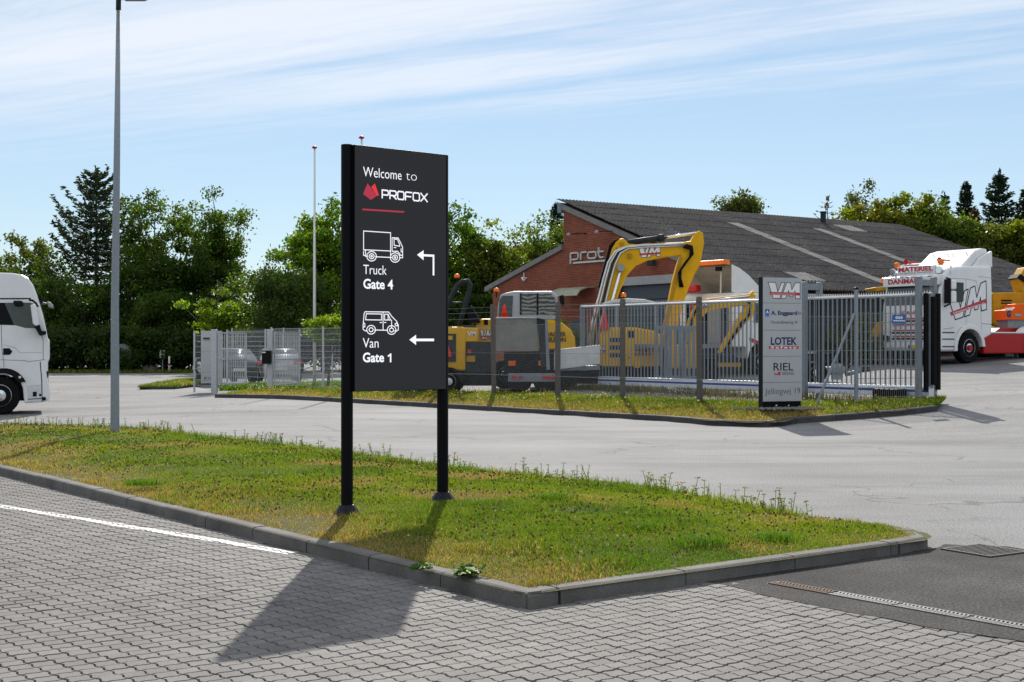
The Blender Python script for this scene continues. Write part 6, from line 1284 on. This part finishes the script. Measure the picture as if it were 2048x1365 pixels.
for i in range(4): px.tb('hydraulic_hose', 'dark', Yb - .07 - i * .02, [(1372 - i * 2, 489 + i * 2), (1384 - i, 493 + i * 2), (1386 - i * 2, 508 + i * 2), (1375 - i * 2, 522 + i * 2), (1362 - i * 1.5, 540 + i * 2), (1361 - i, 556), (1366 - i * 2, 575)], .028, 6, parent=boom)
px.logo(1277, 1320, 495, 516, Yb - .012, parent=boom, slope=.05); px.bx('work_lamp', 'amber', 1256, 1264, 507, 516, Yb - .1, Yb, parent=boom)
px.pr('bucket', 'dgrey', Yb - .3, Yc + .3, (1322, 700), (1350, 698), (1362, 720), (1356, 745), (1330, 752), (1310, 740), bevel=.03)

# small excavator with a low boom
e2, p2 = machine('excavator', 'small yellow excavator with a low boom behind the sliding gate', 1372, 40.6, 'excavator', 'yellow excavators in the yard')
tracks(e2, -.7, .9, -.55, .35, .45, .28)
p2.pr('engine_house', 'yellow', 40.2, 41.4, (1336, 738), (1396, 738), (1396, 700), (1388, 690), (1345, 690), (1336, 700), bevel=.05)
b2 = p2.pr('boom', 'yellow', 40.35, 40.6, (1376, 705), (1372, 675), (1377, 640), (1388, 615), (1403, 601), (1418, 597), (1500, 588), (1512, 590), (1512, 604), (1498, 610), (1440, 618), (1416, 623), (1404, 636), (1398, 660), (1396, 705), bevel=.02)
p2.pr('stick', 'yellow', 40.32, 40.63, (1497, 590), (1507, 581), (1511, 600), (1506, 634), (1494, 644), (1478, 665), (1455, 695), (1444, 712), (1436, 706), (1450, 680), (1468, 650), (1488, 620), bevel=.02)
p2.logo(1398, 1419, 604, 617, 40.34, parent=b2); p2.tb('stick_cylinder', 'chrome', 40.3, [(1425, 601), (1500, 592)], .03); p2.tb('bucket_cylinder', 'dark', 40.28, [(1487, 640), (1462, 680), (1448, 705)], .04)
p2.tb('hydraulic_hose', 'dark', 40.28, [(1490, 598), (1502, 610), (1498, 630), (1480, 655)], .03); p2.tb('hydraulic_hose', 'dark', 40.3, [(1376, 690), (1384, 640), (1396, 612)], .03)
p2.pr('bucket', 'dgrey', 40.1, 40.9, (1438, 708), (1458, 700), (1482, 722), (1478, 740), (1450, 745), (1436, 730), bevel=.02); p2.bx('bucket_edge', 'amber', 1436, 1482, 726, 734, 40.05, 40.1)

# galvanised rack leaning behind the gate
rk, p3 = machine('steel_rack', 'galvanised steel slat rack standing just behind the sliding gate', 1352, 38.9, 'rack')
p3.bx('top_beam', 'galv', 1310, 1396, 652, 660, 38.8, 38.86); p3.bx('bottom_beam', 'galv', 1310, 1396, 752, 758, 38.8, 38.86)
for u in np.arange(1311, 1394, 9.2): p3.bx('slat', 'galv', u, u + 6.2, 660, 752, 38.82, 38.85)
p3.tb('brace', 'galv', 38.78, [(1326, 752), (1338, 660)], .025); p3.tb('brace', 'galv', 38.78, [(1362, 752), (1374, 660)], .025)

# white lorry with a light bar on the open roof deflector
h2 = Vector((.79, .613)); w2 = (6.38, 43.6); zt2 = gz(*w2)
wt = empty('lorry', (w2[0], w2[1], zt2), math.atan2(h2.y, h2.x), 'white lorry seen from behind with an orange light bar on its roof deflector', 'lorry')
prof = [(0, .95), (0, 2.62), (.1, 2.72), (1.6, 2.72), (1.95, 2.45), (2.15, 1.75), (2.2, .5), (1.9, .5)] + [(1.3 + .6 * math.cos(a), .5 + .6 * math.sin(a)) for a in np.linspace(.1, math.pi - .1, 9)] + [(.62, .6), (.6, .95)]
mb = MB(); mb.prism(prof, 'y', -1.22, 1.22); mb.build('cab', M['white'], wt, bevel=.06, seg=3)
mb = MB(); mb.prism([(.95, 1.75), (1.95, 1.75), (1.82, 2.35), (.95, 2.4)], 'y', -1.235, -1.2); mb.build('side_window', M['glass2'], wt); mb = MB(); mb.prism([(.75, 1.15), (2.1, .78), (2.1, .9), (.75, 1.27)], 'y', -1.236, -1.222); mb.build('red_stripe', M['film_red'], wt)
for y_, m_, w_ in ((.75, 'ink', .1), (.5, 'red', .2), (.2, 'red', .2), (-.05, 'ink', .12), (-.55, 'grey', .5), (-.95, 'dgrey', .12)): mb = MB(); mb.box(-.16, -.01, y_ - w_ / 2, y_ + w_ / 2, 1.05, 2.45); mb.build('rear_equipment', M[m_], wt, bevel=.02)
dp = [(.02, 2.72), (.02, 3.62), (.35, 3.52), (.8, 3.30), (1.25, 2.98), (1.5, 2.74)]
for sy in (-1, 1): mb = MB(); mb.prism(dp, 'y', sy * 1.10, sy * 1.15); mb.build('deflector_side', M['white'], wt, bevel=.01)
mb = MB(); n_ = len(dp) - 1
for (a_, b_), (c_, d_) in zip(dp[1:], dp[2:]): mb.add([(a_, -1.1, b_), (c_, -1.1, d_), (c_, 1.1, d_), (a_, 1.1, b_), (a_, -1.1, b_ - .03), (c_, -1.1, d_ - .03), (c_, 1.1, d_ - .03), (a_, 1.1, b_ - .03)], [[0, 1, 2, 3], [7, 6, 5, 4]])
mb.build('deflector_top', M['white_dirty'], wt, recalc=False)
mb = MB(); mb.prism([(-.22, 3.62), (.14, 3.62), (.10, 3.78), (-.18, 3.78)], 'y', -.95, .95); lbm = mb.build('light_bar', M['beacon'], wt, bevel=.02)
for y_ in (-.7, .7):
    mb = MB(); mb.tube([(-.05, y_, 2.7), (-.02, y_, 3.60)], .03, 8); mb.build('light_bar_stay', M['white_dirty'], wt)
    mb = MB(); mb.box(-.2, -.08, y_ - .1, y_ + .1, 3.42, 3.56); mb.build('work_lamp', M['ink'], wt)
mb = MB(); mb.box(-.4, -.1, .1, .55, 2.74, 3.0); mb.build('red_bag', M['redlens'], wt, bevel=.06)
for sy in (-1, 1): wheel(wt, 1.3, sy * 1.05, .48, .3, .28); wheel(wt, -2.2, sy * .95, .48, .5, .28)
mb = MB(); mb.box(-3.6, 1.8, -.42, .42, .6, .9); mb.build('chassis', M['dgrey'], wt); mb = MB(); mb.box(-3.7, -.3, -1.2, 1.2, .92, 1.05); mb.build('flatbed', M['galv'], wt, bevel=.01)

# wheeled dumper at the left of the yard
dm, p4 = machine('dumper', 'yellow wheeled dumper with a grey roll bar right of the black totem', 915, 40.4, 'dumper')
bd_ = p4.pr('rear_body', 'yellow', 39.8, 41.6, (868, 742), (931, 742), (931, 700), (932, 658), (925, 654), (880, 654), (868, 660), bevel=.05)
p4.bx('grille', 'dgrey', 880, 912, 668, 724, 39.77, 39.82, parent=bd_); p4.bx('vent_plate', 'yellow', 896, 905, 672, 680, 39.75, 39.78, parent=bd_)
p4.pr('warning_triangle', 'cone', 39.74, 39.77, (880, 714), (904, 714), (896, 688), (892, 688), parent=bd_); p4.txt('VM', 934, 952, 672, 9, 39.83, 'film_white', parent=bd_)
p4.pr('side_tank', 'yellow', 39.85, 41.4, (930, 684), (956, 684), (956, 656), (930, 655), bevel=.03); p4.bx('tail_plate', 'amber', 933, 950, 712, 724, 39.8, 39.86); p4.bx('rear_lamp', 'redlens', 935, 943, 699, 707, 39.8, 39.86); p4.bx('chassis', 'dgrey', 928, 990, 684, 745, 39.9, 41.2)
for y0 in (40.0, 41.2): p4.tb('roll_bar', 'dgrey', y0, [(885, 650), (893, 615), (905, 590), (916, 570), (925, 563), (936, 563), (941, 570), (938, 585), (928, 620), (919, 650)], .075, 10)
p4.bx('undercarriage_shade', 'ink', 872, 992, 742, 772, 40.2, 41.6); p4.tb('roll_bar_stay', 'dgrey', 40.0, [(899, 606), (925, 606)], .03); mb = MB()  # plain dark box: undercarriage and the shade below the dumper, as colour
beacon(p4, 914, 556, 40.2, None, .085)
p4.pr('seat', 'ink', 40.3, 40.9, (932, 612), (944, 612), (962, 645), (940, 648), bevel=.03); p4.pr('skip', 'yellow', 40.0, 42.2, (860, 700), (845, 640), (800, 640), (812, 720), (860, 730), bevel=.04)
for u in (900, 850): (a_, z_), = p4.P(40.2, (u, 760)); wheel(dm, a_, -.75, .42, .4, .22); wheel(dm, a_, .95, .42, .4, .22)

# wheeled excavator / loader with the grey cab
ld, p5 = machine('loader', 'yellow loader with a grey glazed cab beside the tailboard', 1050, 41.6, 'loader')
hb = p5.pr('engine_hood', 'yellow', 40.9, 42.6, (1072, 700), (1152, 700), (1150, 675), (1142, 660), (1126, 647), (1105, 639), (1080, 638), (1072, 645), bevel=.06, seg=3)
p5.txt('WACKER', 1088, 1132, 673, 8.5, 40.86, 'ink', parent=hb); p5.txt('NEUSON', 1088, 1132, 684, 8.5, 40.86, 'ink', parent=hb)
p5.pr('counterweight', 'yellow', 40.7, 41.6, (953, 698), (988, 698), (988, 646), (982, 638), (962, 638), (953, 648), bevel=.05, seg=3); p5.logo(960, 985, 660, 679, 40.67); p5.bx('lifting_eye', 'ink', 968, 976, 640, 650, 40.66, 40.72); p5.bx('decal', 'ink', 966, 975, 686, 691, 40.66, 40.69); p5.bx('lower_frame', 'galv_dull', 950, 992, 699, 722, 40.75, 41.5)
cb3 = p5.pr('cab', 'silver', 40.9, 42.4, (994, 640), (996, 610), (1001, 590), (1012, 586), (1028, 583), (1105, 583), (1116, 592), (1120, 640), bevel=.04, seg=3)
p5.pr('rear_window', 'glass2', 40.86, 40.92, (997, 633), (999, 600), (1005, 592), (1026, 592), (1024, 634), parent=cb3); p5.pr('side_window', 'film', 40.86, 40.92, (1043, 629), (1043, 588), (1073, 588), (1073, 629), parent=cb3); p5.pr('side_window', 'film', 40.86, 40.92, (1077, 629), (1077, 588), (1102, 588), (1110, 597), (1112, 630), parent=cb3)
for u0, u1 in ((1040, 1043), (1073.5, 1076.5)): p5.bx('window_frame', 'ink', u0, u1, 587, 630, 40.84, 40.93, parent=cb3)
beacon(p5, 993, 584, 40.9, cb3, .085); cone(1009, 636, 27, 40.6, 'red traffic cone standing on the grey tailboard beside the loader cab')
p5.pr('front_frame', 'dgrey', 41.2, 42.3, (1060, 760), (1150, 760), (1150, 700), (1060, 700))
for u in (1010, 1130): (a_, z_), = p5.P(41.0, (u, 760)); wheel(ld, a_, -.5, .45, .4, .22); wheel(ld, a_, .9, .45, .4, .22)
p5.pr('mirror', 'ink', 40.8, 40.9, (1119, 592), (1127, 590), (1130, 612), (1121, 612))

# low-loader trailer with a raised grey tailboard
tl_, p6 = machine('trailer', 'grey flatbed trailer with an upright tailboard and striped lights behind the fence', 1055, 39.3, 'trailer')
p6.pr('tailboard', 'tailboard', 39.0, 39.1, (992, 703), (1078, 703), (1074, 636), (993, 638), bevel=.01); p6.pr('tailboard_post', 'dgrey', 38.95, 39.15, (1082, 735), (1094, 735), (1092, 640), (1074, 636)); p6.pr('side_post', 'galv', 38.93, 39.0, (1093, 740), (1100, 740), (1095, 640), (1090, 640))
p6.bx('tailboard_lip', 'white_dirty', 992, 1076, 634.5, 637, 38.97, 39.12); p6.bx('rear_frame', 'ink', 1008, 1108, 704, 745, 39.0, 39.3); p6.bx('bumper', 'galv', 1016, 1110, 747, 764, 38.9, 39.0, bevel=.01)
for u0, u1 in ((1017, 1031), (1077, 1096)):
    bdl = p6.bx('marker_board', 'amber', u0, u1, 722, 732, 38.96, 39.0)
    for i in range(3): uu_ = u0 + 1 + i * (u1 - u0) / 3; p6.flat('red_stripe', 'cone', 38.955, (uu_, 732), (uu_ + 2.5, 732), (uu_ + 5, 722), (uu_ + 2.5, 722), parent=bdl)
for u in (1028, 1041, 1089, 1098, 1106): (a_, z_), = p6.P(38.88, (u, 755)); mb = MB(); mb.lathe([(.06, -.02), (.065, .02)], 14, (a_, 38.88 - 39.3, z_), 'y'); mb.build('tail_lamp', M['redlens'], tl_)
p6.bx('undercarriage_shade', 'ink', 1004, 1196, 744, 768, 39.5, 40.8); p6.pr('drop_side', 'white_dirty', 39.3, 39.36, (1100, 742), (1110, 700), (1200, 690), (1200, 728), bevel=.01); p6.pr('bed', 'galv', 39.4, 41.0, (1010, 745), (1200, 740), (1200, 732), (1010, 735))  # dark box under the bed paints in the shade around the running gear
for u in (1040, 1090): (a_, z_), = p6.P(39.5, (u, 770)); wheel(tl_, a_, .3, .36, .3, .2)

# small trailer with drawbar, roller, hopper and orange spreader further right
t3, p7 = machine('trailer', 'low grey plant trailer with a drawbar beyond the gate', 1660, 38.0, 'trailer')
p7.bx('bed', 'galv', 1560, 1690, 735, 746, 37.6, 39.0); p7.bx('toolbox', 'dgrey', 1608, 1622, 716, 735, 37.6, 38.0); p7.pr('headboard', 'grey', 37.7, 37.8, (1664, 760), (1686, 760), (1686, 728), (1664, 728)); p7.tb('drawbar', 'galv', 38.0, [(1690, 750), (1730, 740)], .06); p7.bx('coupling', 'ink', 1725, 1742, 734, 744, 37.9, 38.1); p7.tb('lever', 'ink', 37.9, [(1690, 746), (1706, 722)], .03); p7.bx('reflector', 'beacon', 1605, 1611, 732, 738, 37.55, 37.6)
for u in (1600, 1630): (a_, z_), = p7.P(37.7, (u, 760)); wheel(t3, a_, -.35, .32, .25, .18); wheel(t3, a_, .8, .32, .25, .18)
ro, p8 = machine('road_roller', 'ochre road roller with canopy and beacon beside the white tractor unit', 1768, 47.0, 'roller')
p8.pr('canopy', 'amber', 46.4, 47.8, (1750, 575), (1800, 570), (1800, 578), (1752, 584), bevel=.03); beacon(p8, 1768, 566, 46.8, None, .12)
for u in (1756, 1795): p8.bx('canopy_post', 'dgrey', u, u + 3, 580, 650, 46.5, 46.6); p8.bx('canopy_post', 'dgrey', u, u + 3, 580, 650, 47.6, 47.7)
p8.pr('engine_hood', 'amber', 46.4, 47.8, (1738, 690), (1800, 690), (1800, 660), (1775, 640), (1755, 645), (1740, 668), bevel=.06); p8.bx('seat', 'ink', 1762, 1782, 640, 668, 46.6, 47.2)
(a_, z_), = p8.P(46.4, (1770, 700)); mb = MB(); mb.lathe([(.5, -.6), (.52, -.55), (.52, .75), (.5, .8)], 28, (a_, 0, .5), 'y'); mb.build('drum', M['rust'], ro); (a2, z_), = p8.P(46.4, (1830, 700)); mb = MB(); mb.lathe([(.5, -.6), (.52, -.55), (.52, .75), (.5, .8)], 28, (a2, 0, .5), 'y'); mb.build('drum', M['rust'], ro)
hp, p9 = machine('gritting_hopper', 'ochre gritting hopper standing behind the tractor unit', 2030, 49.5, 'hopper')
p9.pr('hopper', 'amber', 48.6, 50.4, (1985, 586), (2110, 584), (2110, 600), (2080, 640), (2060, 655), (2000, 655), (1990, 640), bevel=.03); p9.pr('spout', 'amber', 48.8, 49.6, (2036, 560), (2050, 535), (2080, 530), (2080, 586), (2044, 586), bevel=.03); p9.pr('spout_end', 'ink', 48.75, 49.65, (2034, 556), (2040, 548), (2052, 556), (2050, 566)); p9.bx('frame', 'dgrey', 1990, 2100, 655, 700, 48.8, 50.2); p9.flat('print_line', 'ink', 48.58, (2002, 603), (2024, 603), (2024, 600), (2002, 600)); p9.flat('print_line', 'ink', 48.58, (2002, 608), (2023, 608), (2023, 605.5), (2002, 605.5))
for u in (2005, 2090): p9.bx('leg', 'dgrey', u, u + 6, 700, 724, 48.9, 49.2)
sp4, p10 = machine('salt_spreader', 'bright orange salt spreader cut by the right picture edge', 2050, 48.0, 'spreader')
p10.pr('tank', 'orange', 47.2, 48.4, (2012, 640), (2100, 640), (2100, 606), (2030, 608), (2030, 616), (2012, 620), bevel=.03); p10.bx('badge', 'white', 2011, 2026, 616, 621, 47.16, 47.2); p10.txt('G', 2013, 2022, 634, 11, 47.17, 'navy', .06); p10.bx('label_plate', 'grey', 2030, 2043, 628, 633, 47.16, 47.2); p10.bx('frame', 'galv', 2016, 2100, 640, 662, 47.3, 48.3)
for u in (2030, 2090): p10.bx('leg', 'galv', u, u + 5, 662, 716, 47.4, 47.5)

x, y = [], []
for t in rng.uniform(0, 1, 2600):
    c = g0 + (g1 - g0) * t; o_ = rng.normal(-.45, .35); x.append(c.x + KP[0] * o_); y.append(c.y + KP[1] * o_)
x, y = np.array(x), np.array(y); o = link('gate_weeds', blade_mesh('gate_weeds', x, y, gzv(x, y), rng.uniform(.06, .32, len(x)), np.full(len(x), .014), np.where(rng.random((len(x), 1)) < .65, np.array([[.17, .12, .065]]), np.array([[.07, .12, .025]])) * rng.uniform(.5, 1.2, (len(x), 1)), .5)); tag(o, 'brown and green weeds along the track of the sliding gate', 'weeds', kind='stuff')
# flower border under the eave of the hall
V_ = []; bx_, by_ = (1715 - CX) / F * 46.5, 46.5
tree('flowering_bush', 'white-flowering bush by the hall wall seen through the gate', 1700, 640, 46.6, .75, .1, 30, 60, .14, (.07, .11, .03), cat='bush', stems=4, trunk=.04, crs=.35)
tree('flowering_bush', 'taller leafy bush with pale blooms beside the road roller', 1730, 628, 46.8, .65, .1, 30, 60, .14, (.08, .12, .03), cat='bush', stems=4, trunk=.04, crs=.35)
tree('low_shrub', 'low clipped green shrub under the brick gable canopy', 1135, 637, 47.5, .75, .1, 24, 60, .13, (.06, .11, .02), cat='shrub', stems=3, trunk=.04, crs=.35)
